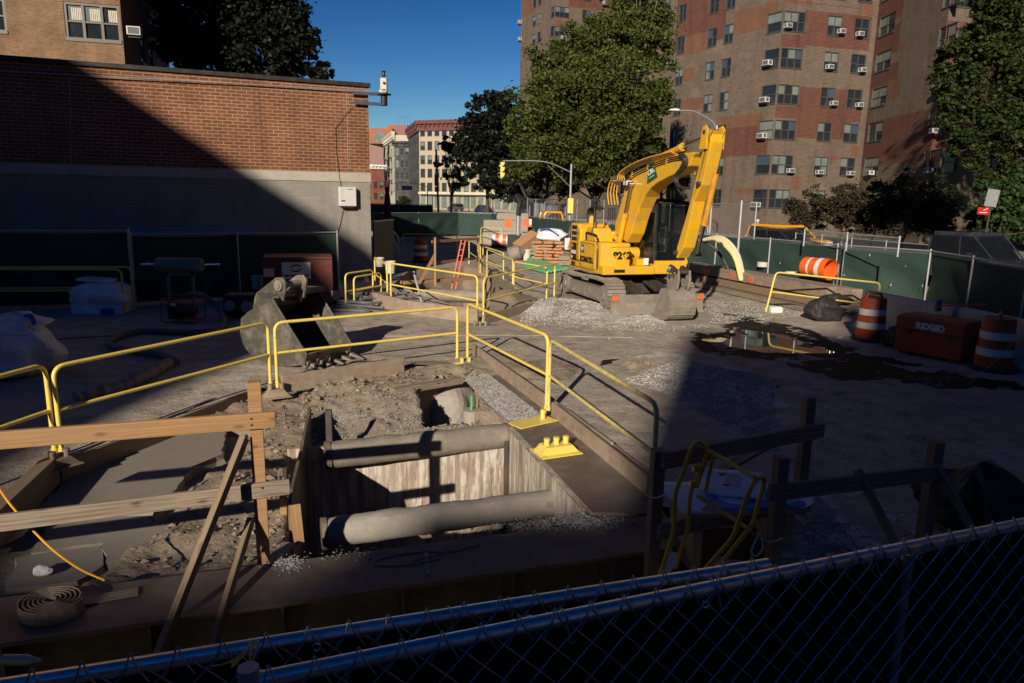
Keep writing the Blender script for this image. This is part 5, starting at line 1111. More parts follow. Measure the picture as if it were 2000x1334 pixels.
m = M(); m.blob(G(85, 1115, -.2), .06, 2, .5, 4, sc=(1.4, 1, .6)); tag(m.build('crushed_cup', MT['bag']), 'crushed pale plastic cup in the shaded trench', 'litter')

def rim(rn):
    k = rn.random(); 
    if k < .4: p = G(rn.uniform(560, 900), rn.uniform(735, 775)); 
    elif k < .7: p = G(rn.uniform(590, 640), rn.uniform(780, 900), -.3)
    else: p = G(rn.uniform(440, 560), rn.uniform(830, 1080), -.25)
    z = zp1(p.x, p.y); z = 0.0 if not inpoly(np.array([p.x]), np.array([p.y]), PIT)[0] else z
    return (p.x, p.y, z) if z > -.9 else None
scatter('rubble', rim, 500, .015, .065, MT['dirt'], 71, .8)
scatter('broken_concrete', rim, 60, .02, .06, MT['conc'], 72, .7)
# ---------------- guard rails ----------------
def guard_rail(label, a, b, h=1.02, mid=.52, col='yellow', r_=.024, lean=(0, 0), name='guard_rail', group='yellow pipe guard rails'):
    a = Vector((a[0], a[1], a[2] if len(a) > 2 else 0)); b = Vector((b[0], b[1], b[2] if len(b) > 2 else 0)); t = thing(name, label, 'guard rail', a, 0, group); D = b-a; u = D.normalized(); le = Vector((lean[0], lean[1], 0))
    m = M(); m.tube(fillet([(0, 0, 0), Vector((0, 0, h))+le, D+Vector((0, 0, h))+le, D], .14, 6), r_, 12); m.build('frame', MT[col], t, smooth=True)
    m = M(); m.tube([le*mid+Vector((0, 0, mid)), D+le*mid+Vector((0, 0, mid))], r_*.9, 10); m.build('mid_rail', MT[col], t, smooth=True)
    for e in (Vector(), D): M().tube([e, e+Vector((0, 0, .10))], r_*1.35, 12).build('socket', MT[col], t)
    return t
gr = guard_rail
gr('long yellow rail running toward the camera beside the gravel strip', G(913, 710), G(1067, 806), 1.04)
gr('nearest yellow rail on the right, descending into the shadow beside the dark railing', G(1071, 808), G(1272, 992), 1.0, col='yellowtop')
gr('yellow rail in front of the lying excavator bucket', G(542, 757), G(893, 708), .97)
gr('long yellow rail from the bucket to the double bend on the left', G(529, 760), G(122, 893), .99, col='yellow')
la_ = G(108, 893); lb_ = G((-165), 1010); gr('yellow rail leaving the picture at the lower left', la_, lb_, 1.02)
gr('short shaded yellow rail at the left end of the second pit', G(733, 568), G(757, 590), 1.0, .5)
gr('yellow rail along the back left of the second pit', G(764, 592), G(932, 630), 1.06, .5)
gr('yellow rail along the right front of the second pit, above the gravel heap', G(944, 630), G(1082, 586), 1.02, .5)
gr('yellow rail to the right of the second pit, nearest of the three leaning together', G(1003, 573), G(1067, 590), .95, .5)
gr('middle one of the yellow rails right of the second pit', G(951, 540), G(1001, 571), .98, .5, 'yellowtop')
gr('yellow rail behind the second pit with a tall narrow shape', G(943, 533), G(983, 552), 1.0, .5)
gr('farthest yellow rail behind the orange ladder', G(916, 515), G(938, 533), 1.0, .5, 'yellowtop')
gr('far yellow rail in front of the tilted striped barricade', G(939, 476), G(979, 480), 1.0, .5)
gr('dim yellow rail in the shade in front of the far green fence', G(788, 500), G(893, 502), 1.05, .5)
gr('short dim yellow rail end beside the brown board panel', G(770, 490), G(779, 508), 1.0, .5)
gr('dim yellow rail along the shaded left fence, upper of two', G(-260, 612), G(263, 606), 1.04, .55)
gr('dim yellow rail along the shaded left fence, just in front of the other', G(-280, 616), G(244, 612), 1.03, .54, )
gr('leaning yellow rail at the right beside the orange barrel lying on the timbers', G(1496, 608), G(1700, 640), 1.0, .5, lean=(.30, .35))
# rails stacked in a heap left of the second pit
for i, (dx, l) in enumerate(((0, 'dim yellow rail on top of the heap left of the second pit'), (.18, 'dim yellow rail under another in the heap left of the second pit'))):
    a = G(676, 600)+Vector((dx, dx*.8, 0)); b = G(722, 588)+Vector((dx+.1, dx, 0)); gr(l, a, b, .85-.1*i, .4)
# base plates
def base_plate(label, c, rz, sockets, w=.34, l=.62, h=.06, col='yellow', wedge=True):
    t = thing('base_plate', label, 'base plate', c, rz, 'yellow rail base plates'); m = M()
    if wedge: m.prism([(-l/2, .0), (l/2, .0), (l/2-.09, h*1.6), (-l/2+.09, h*1.6)], (0, -w*.28, 0), (1, 0, 0), (0, 0, 1), (0, w*.56, 0))
    m.b2(-l/2, l/2, -w/2, w/2, .001, .014); m.build('plate', MT[col], t, bevel=.006)
    for s_ in sockets: M().tube([(s_, 0, 0), (s_, 0, h*1.6+.075)], .032, 14).tube([(s_, 0, h*1.6+.055), (s_, 0, h*1.6+.08)], .036, 14).build('socket', MT[col], t)
    return t
rz_ = math.atan2((G(1066, 805)-G(1272, 990)).y, (G(1066, 805)-G(1272, 990)).x)
zz = Vector((0, 0, .008))
t = base_plate('empty yellow base plate with three sockets on the steel plate', G(1086, 884)+zz, .42, (-.12, 0, .12), .36, .50)
t = base_plate('flat yellow base plate with a slot at the foot of the long rail', G(1040, 826)+zz, .65, (.17,), .30, .60, .04, 'yellow', False)
base_plate('dusty yellow base plate at the far corner of the shaft', G(905, 714)+zz, .2, (-.02, .1), .24, .42, .03, 'yellowtop')
base_plate('caked dirt covered base plate at the left corner behind the tall wooden post', G(540, 772)+Vector((0, 0, -.02)), .5, (-.08, .08), .28, .38, .07, 'woodold')
base_plate('grey muddy base plate at the near corner of the second pit', G(938, 637), .1, (-.12, 0, .12), .26, .75, .02, 'dusty', False)
base_plate('base plate buried in mud at the double bend on the left', G(118, 905)+Vector((0, 0, -.03)), 1.0, (-.07, .07), .26, .36, .06, 'steel')
# ---------------- fences ----------------
def link_mesh(w, h, pitch, r_, zig=True):
    """woven chain link of real bent wires, w x h"""
    m = M(); p = pitch; n = int(w/p)+int(h/p)+2; v = []; f = []
    for sgn in (1, -1):
        k = -int(h/p)-1
        while k*p < w+h:
            a = []; x = k*p
            if sgn > 0: x0, x1, z0, z1 = x, x+h, 0, h
            else: x0, x1, z0, z1 = x, x-h, 0, h
            ta = 0; tb = 1
            for (q0, q1) in ((x0, x1),):
                if q1 != q0:
                    u = [(0-q0)/(q1-q0), (w-q0)/(q1-q0)]; ta = max(ta, min(u)); tb = min(tb, max(u))
            if tb > ta+1e-3:
                ns = max(2, int((tb-ta)*h/(p*.5))); pts = []
                for i in range(ns+1):
                    t_ = ta+(tb-ta)*i/ns; X_ = x0+(x1-x0)*t_; Z_ = h*t_; pts.append((X_+.0012*math.sin(i*1.7), .0016*sgn*math.cos(math.pi*i), Z_))
                m.tube(pts, r_, 4, cap=False)
            k += 1
    return m
def fence_run(name, label, pts, h, step=3.0, fabric=True, link=False, z0=0, fab='fabric', post='galvdull', r_=.028, wav=.10, fz=(0.05, .98), seed=1, cat='fence', lz=None, ftop=None):
    t = thing(name, label, cat, (pts[0][0], pts[0][1], 0)); o0 = Vector((pts[0][0], pts[0][1], 0)); rn = random.Random(seed)
    for i in range(len(pts)-1):
        a = Vector((*pts[i][:2], 0)); b = Vector((*pts[i+1][:2], 0)); L = (b-a).length; n = max(1, round(L/step)); D = (b-a)/L; nn = Vector((D.y, -D.x, 0))
        for k in range(n+(i == len(pts)-2)):
            p = a+D*(L*k/n)-o0; m = M(); m.tube([p+Vector((0, 0, z0)), p+Vector((0, 0, h+.05))], r_, 8); m.build('post', MT[post], t)
        m = M(); m.tube([a-o0+Vector((0, 0, h)), b-o0+Vector((0, 0, h))], r_*.7, 8); m.build('top_rail', MT[post], t)
        if fabric:
            m = M(); nu = max(4, int(L/.16)); nv = 12; f0, f1 = fz[0]*h, (ftop or fz[1]*h); ph = rn.random()*9; vs = []; uv = []
            for u in range(nu+1):
                for v_ in range(nv+1):
                    s_ = u/nu; q = v_/nv; sag = .035*abs(math.sin(s_*n*math.pi))*(q > .99)
                    o_ = -.05+wav*(math.sin(s_*L*1.7+ph+q*2)*.5+math.sin(s_*L*4.1+q*5+ph)*.25+math.sin(q*7+s_*L*.8)*.3)*math.sin(min(1, q*1.1)*math.pi)
                    p = a+D*(L*s_)-nn*o_*-1-o0; vs.append((p.x, p.y, f0+(f1-f0)*q-sag-.01*rn.random()))
            fs = [[x*(nv+1)+y, (x+1)*(nv+1)+y, (x+1)*(nv+1)+y+1, x*(nv+1)+y+1] for x in range(nu) for y in range(nv)]
            m.add(vs, fs); m.build('windscreen', MT[fab], t, smooth=True)
        if link:
            m = M(); z_a = lz if lz is not None else z0; p, q = a-o0, b-o0; m.quad((p.x, p.y, z_a), (q.x, q.y, z_a), (q.x, q.y, h), (p.x, p.y, h), 0, [(0, 0), (L, 0), (L, h-z_a), (0, h-z_a)]); m.build('mesh', MT['linkdark' if link == 'dark' else 'link'], t)
    return t
def topat(x, y, z): p = G(x, y, z); return (p.x, p.y)
T1 = 1.6
fr_pts = [topat(1300, 450, T1), topat(1400, 457.6, T1), topat(1637, 478, T1), topat(1818, 490, T1), topat(2010, 520, T1), (11.0, 9.0)]
fence_run('construction_fence', 'dark green screened fence along the right side behind the barrels', fr_pts, T1, 2.9, True, True, lz=1.5)
# taller chain link behind it
hp = [topat(1180, 394, 2.75), topat(1310, 396, 2.75), topat(1478, 399, 2.75)]
hp = [(AY(1180, 400, 40).x, 40), (AY(1310, 400, 31).x, 31), (AY(1478, 400, 25.5).x, 25.5)]
fence_run('chain_link_fence', 'tall open chain link fence behind the excavator cab', hp, 2.72, 3.0, False, True, lz=.1)
m = M(); p = AY(1449, 392, 23.5); m.tube([(p.x, 23.5, 0), (p.x, 23.5, 2.85)], .045, 10); tag(m.build('fence_post', MT['galvdull']), 'thick grey pole standing by the green fence next to the curved hose', 'post')
hp = [(AY(1030, 400, 62).x, 62), (AY(1180, 400, 46).x, 46)]; fence_run('chain_link_fence', 'tall chain link fence with grey panels left of the excavator', hp, 2.75, 2.5, False, True, lz=.1)
m = M(); a = Vector((AY(1042, 400, 61.5).x, 61.5, 0)); b = Vector((AY(1122, 400, 53).x, 53, 0)); 
for k in range(6):
    p = a.lerp(b, k/6+.012); q = a.lerp(b, (k+1)/6-.012); m.hexa([(p.x, p.y, 1.3), (q.x, q.y, 1.3), (q.x, q.y+.05, 1.3), (p.x, p.y+.05, 1.3), (p.x, p.y, 2.45), (q.x, q.y, 2.45), (q.x, q.y+.05, 2.45), (p.x, p.y+.05, 2.45)])
tag(m.build('grey_panels', plain('grey_panel', (.32, .34, .36), .7)), 'row of grey panels fixed behind the tall chain link fence', 'panel')
fb_pts = [fr_pts[0], topat(1190, 437, 1.7), topat(1116, 430, 1.7), topat(1044, 423, 1.7), topat(960, 416.5, 1.7), topat(895, 415, 1.7), topat(730, 416, 1.7)]
fence_run('construction_fence', 'green screened fence at the back of the site behind the sandbags', fb_pts, 1.7, 3.5, True, True, lz=1.6, seed=4)
hp = [(AY(715, 400, 80).x, 80), (AY(845, 400, 76).x, 76), (AY(1035, 400, 68).x, 68)]; fence_run('construction_fence', 'far chain link fence with green screen along the distant street', hp[:2], 2.0, 3.5, True, True, lz=1.9, seed=9)
fence_run('chain_link_fence', 'far open chain link fence in front of the white car', hp[1:], 2.85, 2.5, False, True, lz=.2, r_=.04)
# street side low fences beyond the car
hp = [(AY(1560, 400, 38).x, 38), (AY(1740, 400, 31).x, 31), (AY(2020, 400, 25).x, 25)]; fence_run('lawn_fence', 'low green chain link fence in front of the bushes', hp, 1.25, 2.6, False, 'dark', post='galvdull')
a, b = topat(1572, 452, 1.95), topat(1757, 467, 1.95)
t = fence_run('mesh_fence', 'loose chain link panel standing above the green screen on the right', [a, b], 1.98, 2.6, False, True, z0=1.5, lz=1.55)
# light poles leaning where the screen is torn
p = G(1633, 585); 
for k, (x0, y0, x1, y1) in enumerate(((1643, 473, 1631, 583), (1651, 474, 1638, 583))):
    m = M(); m.tube([PL(x1, y1, fr_pts[1], fr_pts[2])+Vector((-.05, -.12, 0)), PL(x0, y0, fr_pts[1], fr_pts[2])+Vector((-.05, -.12, .02))], .025, 8); tag(m.build('fence_post', MT['galv']), ('left' if k == 0 else 'right')+' one of the two bright galvanised posts at the gap in the green screen', 'post')
# left shaded fence
lf = [(-19, 14.0), tuple(G(0, 606).xy), tuple(G(262, 598).xy)]
lh = ZAT(100, 451, G(100, 604)); fence_run('construction_fence', 'dark screened fence in deep shade along the far left', lf, lh, 3.5, True, False, seed=3)
lf2 = [tuple(G(266, 597).xy), tuple(G(470, 585).xy), tuple(G(662, 573).xy)]
lh2 = ZAT(500, 456, G(470, 585)); fence_run('construction_fence', 'dark screened fence in deep shade in front of the grey painted wall', lf2, lh2, 3.2, True, False, seed=6)
a = G(268, 590); b = G(518, 578); t = thing('pipe_rack', 'pale pipes lying along the top of the shaded fence', 'pipe', (a.x, a.y, lh2)); m = M()
m.tube([(0, -.1, .02), (b.x-a.x, b.y-a.y-.1, .04)], .02, 6); m.tube([(0, -.1, .10), (b.x-a.x, b.y-a.y-.1, .12)], .02, 6); m.tube([(0, -.1, 0), (0, -.1, .14)], .02, 6); m.build('pipes', MT['galv'], t)
# brown board panel by the wall corner
a, b = G(732, 540), G(770, 528); t = thing('board_panel', 'dark board panel standing at the end of the brick building', 'panel', a, math.atan2(b.y-a.y, b.x-a.x)); m = M(); hh = ZAT(750, 432, G(750, 534)); m.b2(0, (b-a).length, 0, .04, 0, hh); m.build('board', MT['steeldark'], t)
m = M(); m.b2(0, (b-a).length, -.02, .06, hh, hh+.05); m.build('top_strip', MT['galvdull'], t)
m = M(); m.tube([(0, 0, 0), (0, 0, 1.1)], .02, 6); 
t = thing('umbrella', 'furled dark red umbrella standing beyond the board panel', 'umbrella', AY(757, 420, 44)); t.location.z = 0; m = M(); m.tube([(0, 0, 0), (0, 0, 3.55)], .025, 8); m.build('pole', MT['galvdull'], t); m = M(); m.lathe([(.03, 1.2), (.20, 1.35), (.24, 2.0), (.16, 2.8), (.06, 3.4), (.02, 3.7)], seg=10); m.build('canopy', plain('dark_red_cloth', (.12, .005, .015), .8), t)
# ---------------- near chain link fence under the camera ----------------
def near_fence(label, pa, pb, r_, name='chain_link_fence', h=1.5, pitch=.112, seed=0, ties=()):
    a, b = Vector(pa), Vector(pb); D = b-a; L = Vector((D.x, D.y, 0)).length; u = D.normalized(); t = thing(name, label, 'fence', (a.x, a.y, 0)); o0 = Vector((a.x, a.y, 0)); ang = math.atan2(D.y, D.x)
    m = M(); m.tube([a-o0+D*(k/20) for k in range(21)], r_, 20); m.build('top_rail', MT['galvnear'], t, smooth=True)
    lm = link_mesh(L, h, pitch, .0026); c, s_ = math.cos(ang), math.sin(ang); z_ = a.z-h+.012; sl = D.z/L
    lm.v = [(x*c-(y+.024)*s_, x*s_+(y-.0-.024)*c, z+z_+x*sl) for x, y, z in lm.v]; lm.build('mesh', MT['wire'], t)
    # knuckled wire ends over the rail
    m = M(); k = 0; x = .03
    while x < L:
        p = Vector((x*c, x*s_, a.z+x*sl)); n2 = Vector((s_, -c, 0)); m.tube(spline([p+n2*(r_+.006)-Vector((0, 0, .035))-u*.04, p+n2*(r_+.002)+Vector((0, 0, .01))-u*.012, p+n2*(r_*.4)+Vector((0, 0, r_+.022)), p+n2*(r_+.001)+Vector((0, 0, .012))+u*.014, p+n2*(r_+.006)-Vector((0, 0, .035))+u*.042], 3), .0026, 5); x += pitch
    m.build('wire_ends', MT['wire'], t)
    for tx in ties: m = M(); p = Vector((tx*L*c, tx*L*s_, a.z+tx*L*sl)); m.tube([p+(Vector((s_, -c, 0))*math.cos(q)+Vector((0, 0, 1))*math.sin(q))*(r_+.004)+u*.004*math.sin(q*3) for q in np.linspace(0, 6.0, 14)], .0022, 5); m.tube([p+Vector((s_, -c, 0))*(r_+.004), p+Vector((s_, -c, 0))*(r_+.03)+Vector((0, 0, -.05)), p+Vector((s_, -c, 0))*(r_+.02)+Vector((0, 0, -.05))+u*.03], .0022, 5); m.build('tie_wire', MT['wire'], t)
    # screen cloth on the site side
    m = M(); nu = int(L/.08); nv = 14; vs = []
    rn = random.Random(seed)
    for i in range(nu+1):
        for j in range(nv+1): x = L*i/nu; q = j/nv; y = -.055-.02*math.sin(x*5+q*4)-.02*math.sin(x*2.1+seed)*q; vs.append((x*c-(y*-1)*s_, x*s_+(y*-1)*c, a.z-.045-.02*math.sin(x*3.3)**2-q*(h-.1)+x*sl))
    m.add(vs, [[i*(nv+1)+j, i*(nv+1)+j+1, (i+1)*(nv+1)+j+1, (i+1)*(nv+1)+j] for i in range(nu) for j in range(nv)]); m.build('windscreen', MT['nearscreen'], t, smooth=True)
    return t, ang
MT['nearscreen'] = grimy('black_green_screen', (.006, .014, .012), .85, amt=.1, bump=.3, bs=200, bd=.002, spec=.1)
g1_, g2_ = G(500, 1330, 1.6), G(2150, 992, 1.6)
t, an = near_fence('near chain link fence section with bright top rail crossing the bottom right', g1_, g2_, .0225, seed=1, ties=(.26, .42, .62, .93))
h1_, h2_ = G(-60, 1352, 1.57), G(1500, 1103, 1.57)
near_fence('near chain link fence section behind the other one, its rail ending at the lower left', h1_, h2_, .0225, seed=2, ties=(.52, .60))
m = M(); p = G(484, 1300, 1.66); m.tube([(p.x, p.y, 0), (p.x, p.y, 1.64)], .022, 16); m.tube([(p.x, p.y, 1.60), (p.x, p.y, 1.655)], .026, 16); tag(m.build('fence_post', MT['galvdull'], smooth=True), 'short capped grey post at the left end of the near rail', 'post')
m = M(); p = G(1786, 1075, 1.6); m.tube([(p.x, p.y+.032, 0), (p.x, p.y+.032, 1.57)], .021, 14); tag(m.build('fence_post', MT['wire'], smooth=True), 'galvanised post behind the mesh at the bottom right', 'post')
m = M(); c_ = G(478, 1276, 1.62)
rn = random.Random(4); pts = [c_+Vector((rn.uniform(-.035, .035), rn.uniform(-.03, .03), rn.uniform(-.04, .04))) for _ in range(9)]; m.tube(spline(pts, 5), .0025, 5); m.tube(spline([c_, c_+Vector((-.05, .0, -.03)), c_+Vector((-.10, -.01, -.035))], 5), .0022, 5); tag(m.build('twine', MT['yellow']), 'yellow twine knotted round the fence at the bottom', 'twine')
for i, (x, y, l) in enumerate(((619, 1263, 'left'), (1035, 1208, 'middle'), (1379, 1180, 'right'))):
    c_ = G(x, y, 1.56); m = M(); ri = .011; m.tube([c_+Vector((ri*math.cos(q), -.002, ri*math.sin(q))) for q in np.linspace(0, 2*math.pi, 17)[:-1]], .0032, 6, closed=True); tag(m.build('grommet', MT['galv'], smooth=True), l+' one of the three bright metal grommets below the near top rails', 'grommet')
# ---------------- stuff on the left, in the shade ----------------
def soft(m, c, d, rz=0, seed=0, amp=.03, n=10, pinch=.0, mi=0, top=None):
    """slumped full bag: rounded box with folds"""
    rn = random.Random(seed); vs = []; fs = []; ph = [rn.uniform(0, 6) for _ in range(6)]; mt = Matrix.Rotation(rz, 3, 'Z'); ny = n
    for j in range(ny+1):
        q = -1+2*j/ny
        for i in range(4*n):
            a = 2*math.pi*i/(4*n); e = .45; ca, sa = math.cos(a), math.sin(a); x = math.copysign(abs(ca)**e, ca); y = math.copysign(abs(sa)**e, sa)
            pr = (1-abs(q)**3.2)**.42*(1-pinch*max(0, q)); w = 1+amp*8*(math.sin(a*3+ph[0]+q*2)*.3+math.sin(a*7+ph[1]+q*4)*.2+math.sin(a*2+q*6+ph[2])*.25)*(.4+.6*abs(pr))
            z = q+amp*3*math.sin(a*4+ph[3])*(1-abs(q))+amp*2*math.sin(a*2+ph[4]); 
            vs.append(Vector(c)+mt @ Vector((x*pr*w*d[0]/2, y*pr*w*d[1]/2, z*d[2]/2)))
    N4 = 4*n
    for j in range(ny):
        for i in range(N4): fs.append([j*N4+i, j*N4+(i+1) % N4, (j+1)*N4+(i+1) % N4, (j+1)*N4+i])
    m.add(vs, fs, mi); return m
t = thing('bulk_bag', 'huge pale blue white bulk bag slumped at the far left', 'bag', G(30, 735)); m = M(); soft(m, (-.25, .1, .42), (1.5, 1.1, .98), .2, 3, .035, 12, .25); soft(m, (.0, .1, .80), (.8, .7, .34), .5, 8, .06, 10, .3); m.build('bag_body', MT['bag'], t, smooth=True)
m = M()
for a, b, c in (((-.5, -.1, .85), (-.35, .0, 1.03), (-.15, -.1, .9)), ((.15, .1, .9), (.34, .0, .95), (.45, -.1, .84))): m.tube(spline([a, b, c], 5), .03, 6)
m.build('strap', MT['blue'], t)
t = thing('bulk_bag', 'square white bulk bag behind the dim yellow rail on the left', 'bag', G(190, 612)); m = M(); soft(m, (0, .3, .42), (1.25, .9, .62), .1, 5, .02, 10, .1); m.box((0, .3, .10), (1.1, .8, .2), rz=.1); m.build('bag_body', MT['bag'], t, smooth=True); m = M(); m.box((-.1, .3, .76), (.7, .5, .06), ry=.06, rz=.1); m.build('folded_top', MT['bag'], t)
m = M(); m.box((.35, -.2, .08), (.25, .1, .14)); m.build('blue_rag', MT['blue'], t)
# tank on a stand and pump
p = G(357, 606); t = thing('air_tank', 'small grey green horizontal tank on a tall stand in the shade', 'tank', p); zt_ = ZAT(358, 517, p)
m = M(); m.lathe([(.0, -.57), (.14, -.55), (.175, -.50), (.175, .50), (.14, .55), (0, .57)], (0, 0, zt_), 20, mt=Matrix.Rotation(R(90), 4, 'Y')); m.build('tank', grimy('grey_green_paint', (.16, .20, .17), .5), t, smooth=True)
m = M(); 
for x in (-.30, .30): m.beam((x, 0, 0), (x, 0, zt_-.17), .06, .06)
m.beam((-.33, 0, zt_-.22), (.33, 0, zt_-.22), .06, .06); m.build('stand', MT['dusty'], t)
m = M(); m.tube([(-.57, 0, zt_), (-.92, 0, zt_-.01)], .025, 8); m.tube([(.57, 0, zt_), (.98, 0, zt_+.02)], .025, 8); m.tube([(-.75, 0, zt_-.03), (-.75, 0, zt_+.05)], .03, 8); m.build('fittings', MT['galv'], t)
p = G(360, 628); t = thing('pump', 'red framed trash pump on the ground under the tank', 'pump', p); m = M()
for y in (-.25, .25): m.tube(fillet([(-.38, y, 0.02), (-.38, y, .55), (.38, y, .55), (.38, y, .02)], .08, 4, True), .014, 8, closed=True)
for x in (-.38, .38): m.tube([(x, -.25, .5), (x, .25, .5)], .014, 8)
m.build('frame', MT['redbox'], t); m = M(); m.lathe([(.0, -.2), (.17, -.16), (.18, .1), (.1, .16)], (.12, 0, .26), 16, mt=Matrix.Rotation(R(90), 4, 'Y')); m.box((-.14, 0, .25), (.3, .32, .36)); m.build('engine', MT['black'], t, bevel=.02); m = M(); m.box((-.14, -.17, .40), (.12, .01, .06)); m.build('badge', MT['white'], t)
m = M(); a = G(372, 590)+Vector((0, 0, .45)); m.tube(spline([G(370, 612)+Vector((0, 0, .45)), G(400, 620)+Vector((0, 0, .5)), G(435, 625)+Vector((0, 0, .15)), G(432, 645)+Vector((0, 0, .06)), G(380, 655)+Vector((0, 0, .06)), G(280, 652)+Vector((0, 0, .06)), G(228, 665)+Vector((0, 0, .06)), G(215, 680)+Vector((0, 0, .06)), G(260, 692)+Vector((0, 0, .06)), G(320, 700)+Vector((0, 0, .06)), G(345, 715)+Vector((0, 0, .06))], 8), .065, 12)
tag(m.build('hose', MT['hose'], smooth=True), 'thick grey suction hose snaking over the shaded ground from the pump', 'hose')
m = M(); pts = spline([G(330, 717)+Vector((0, 0, .07)), G(280, 745)+Vector((0, 0, .07)), G(230, 765)+Vector((0, 0, .06)), G(150, 785)+Vector((0, 0, .05))], 10); m.tube(pts, [.085+.02*math.sin(i*1.9) for i in range(len(pts))], 10); tag(m.build('hose', MT['woodold'], smooth=True), 'muddy lumpy end of the hose near the long yellow rail', 'hose')
m = M(); m.tube(spline([G(405, 590)+Vector((0, 0, .35)), G(430, 575)+Vector((0, 0, .62)), G(470, 567)+Vector((0, 0, .62)), G(510, 575)+Vector((0, 0, .3)), G(520, 600)+Vector((0, 0, .05))], 8), .055, 10); tag(m.build('hose', MT['hose'], smooth=True), 'grey hose arching behind the lying bucket', 'hose')
m = M(); m.tube(spline([G(-30, 668), G(100, 664), G(180, 659), G(240, 655)], 6), .02, 6); tag(m.build('cable', MT['rubber']), 'black cable trailing over the shaded ground beside the big bag', 'cord')
p = G(470, 622); t = thing('compressor', 'dark machine with round parts behind the lying bucket', 'compressor', p); m = M(); m.box((0, .2, .30), (.75, .5, .5)); m.build('housing', MT['black'], t, bevel=.03); m = M(); m.tube([(-.2, -.06, .3), (-.2, -.12, .3)], .12, 16); m.tube([(.2, -.06, .28), (.2, -.12, .28)], .14, 16); m.build('pulley', MT['galvdull'], t)
# site container with company board
cA, cB = G(517, 603), G(652, 600); t = thing('steel_container', 'dark red steel tool container with a white company sign in the shade', 'container', cA, math.atan2(cB.y-cA.y, cB.x-cA.x)); L_ = (cB-cA).length; hz = ZAT(585, 502, (cA+cB)/2)
m = M(); m.b2(0, L_, 0, 1.1, .08, hz-.06); m.b2(0, L_, -.03, 1.13, hz-.06, hz); m.b2(.05, .15, .02, 1.0, 0, .08); m.b2(L_-.15, L_-.05, .02, 1.0, 0, .08); m.build('body', MT['container'], t, bevel=.015)
m = M(); x0 = L_*.27; x1 = L_*.68; z1_, z0_ = hz-.13, hz-.54; m.b2(x0, x1, -.02, -.004, z0_, z1_); sg = m.build('sign_board', MT['reflect'], t)
xc = (x0+x1)/2; put_text('lettering', 'SOIL SOLUTIONS, INC.', (x1-x0)*.088, MT['ink'], (xc, -.024, z0_+.08), (1, 0, 0), (0, 0, 1), sg, .006)
m = M()
for s_ in (1, -1):
    pts = [(xc+s_*(.015+.12*math.cos(a)), -.024, (z0_+z1_)/2+.06+s_*(.028+.05*math.sin(a))) for a in np.linspace(.2, 3.9, 14)]; m.tube(pts, [.004+.016*math.sin(math.pi*(i+.5)/14) for i in range(14)], 6)
m.build('emblem', MT['ink'], sg)
m = M(); m.b2(L_*.01, L_*.16, -.012, 0, hz-.48, hz-.28); m.build('notice', MT['offwhite'], t); m = M(); m.b2(L_*.965, L_*.99, -.012, 0, hz-1.0, hz-.85); m.build('latch', MT['white'], t)
put_text('lettering', 'RAMMS', .16, MT['redbox'], (L_*.82, -.006, hz-.34), (1, 0, 0), (0, 0, 1), t)
def pail(name, label, c, r_, h, mat_='offwhite', lid=False, rot=None):
    t = thing(name, label, 'bucket', c); 
    if rot: t.rotation_euler = rot
    m = M(); m.lathe([(r_*.84, 0), (r_, h), (r_*1.06, h-.01), (r_*1.06, h-.045), (r_*.98, h-.05)], seg=20, capt=False); m.lathe([(r_*.95, h-.02), (r_*.8, .02)], seg=20, capb=False); m.build('body', MT[mat_], t, smooth=True)
    m = M(); m.tube([(r_*1.05*math.cos(a), -.02-r_*.7*math.sin(a)*.3, h-.06-r_*.9*math.sin(a)) for a in np.linspace(0, math.pi, 10)], .004, 5); m.build('handle', MT['galvdull'], t); return t
pail('plastic_bucket', 'white plastic pail on the hoses left of the red container', G(505, 590)+Vector((0, 0, .35)), .15, .36)
pail('plastic_bucket', 'pale blue bucket hidden in shade behind the short yellow rail', G(742, 550)+Vector((0, 0, .5)), .15, .3)
pail('plastic_bucket', 'shaded white pail to the right of the pale blue bucket', G(763, 558)+Vector((0, 0, .4)), .17, .38)
pail('plastic_bucket', 'sunlit white pail beside the grey roller near the green rebar', G(1029, 508), .20, .48)
# hoses in a heap left of the second pit
rn = random.Random(12)
for i in range(5):
    m = M(); c_ = G(700+i*9, 606-i*4); m.tube(spline([c_+Vector((rn.uniform(-.9, .9), rn.uniform(-.5, .5), .04+.05*i)) for _ in range(6)], 7), .035, 8); tag(m.build('hose', MT['hose'], smooth=True), ['lowest', 'second', 'third', 'fourth', 'topmost'][i]+' grey hose in the tangle left of the second pit', 'hose', 'hoses tangled left of the second pit')
m = M(); m.beam(G(712, 555)+Vector((0, 0, .35)), G(733, 600), .14, .05); tag(m.build('plank', MT['woodgrey']), 'grey plank sloping down in the heap left of the second pit', 'board')
# ---------------- lying excavator bucket ----------------
O0 = G(545, 722); w_ = (G(668, 677)-G(600, 700)); w_ = Vector((.46, .89, 0)); wl = 1.12; mdir = Vector((.89, -.46, 0)); O_ = G(560, 718)
t = thing('digging_bucket', 'large toothed excavator bucket lying on the ground behind the yellow rail', 'excavator bucket', O_)
def cb(x, y): return 440+x/3.51, 400+y/3.51
def tr_b(pts): return trace([cb(*p) for p in pts], O_, mdir)
outer = tr_b([(560, 1050), (540, 1125), (420, 1135), (300, 1118), (200, 1075), (130, 1000), (100, 900), (108, 800), (150, 760), (190, 735), (200, 660), (215, 630)])
full = tr_b([(560, 1050), (545, 1120), (420, 1135), (300, 1118), (200, 1075), (130, 1000), (100, 900), (108, 800), (150, 760), (190, 735), (200, 660), (215, 625), (345, 522), (392, 520), (414, 560), (410, 625), (396, 688), (372, 650), (322, 655), (345, 700), (440, 860)])
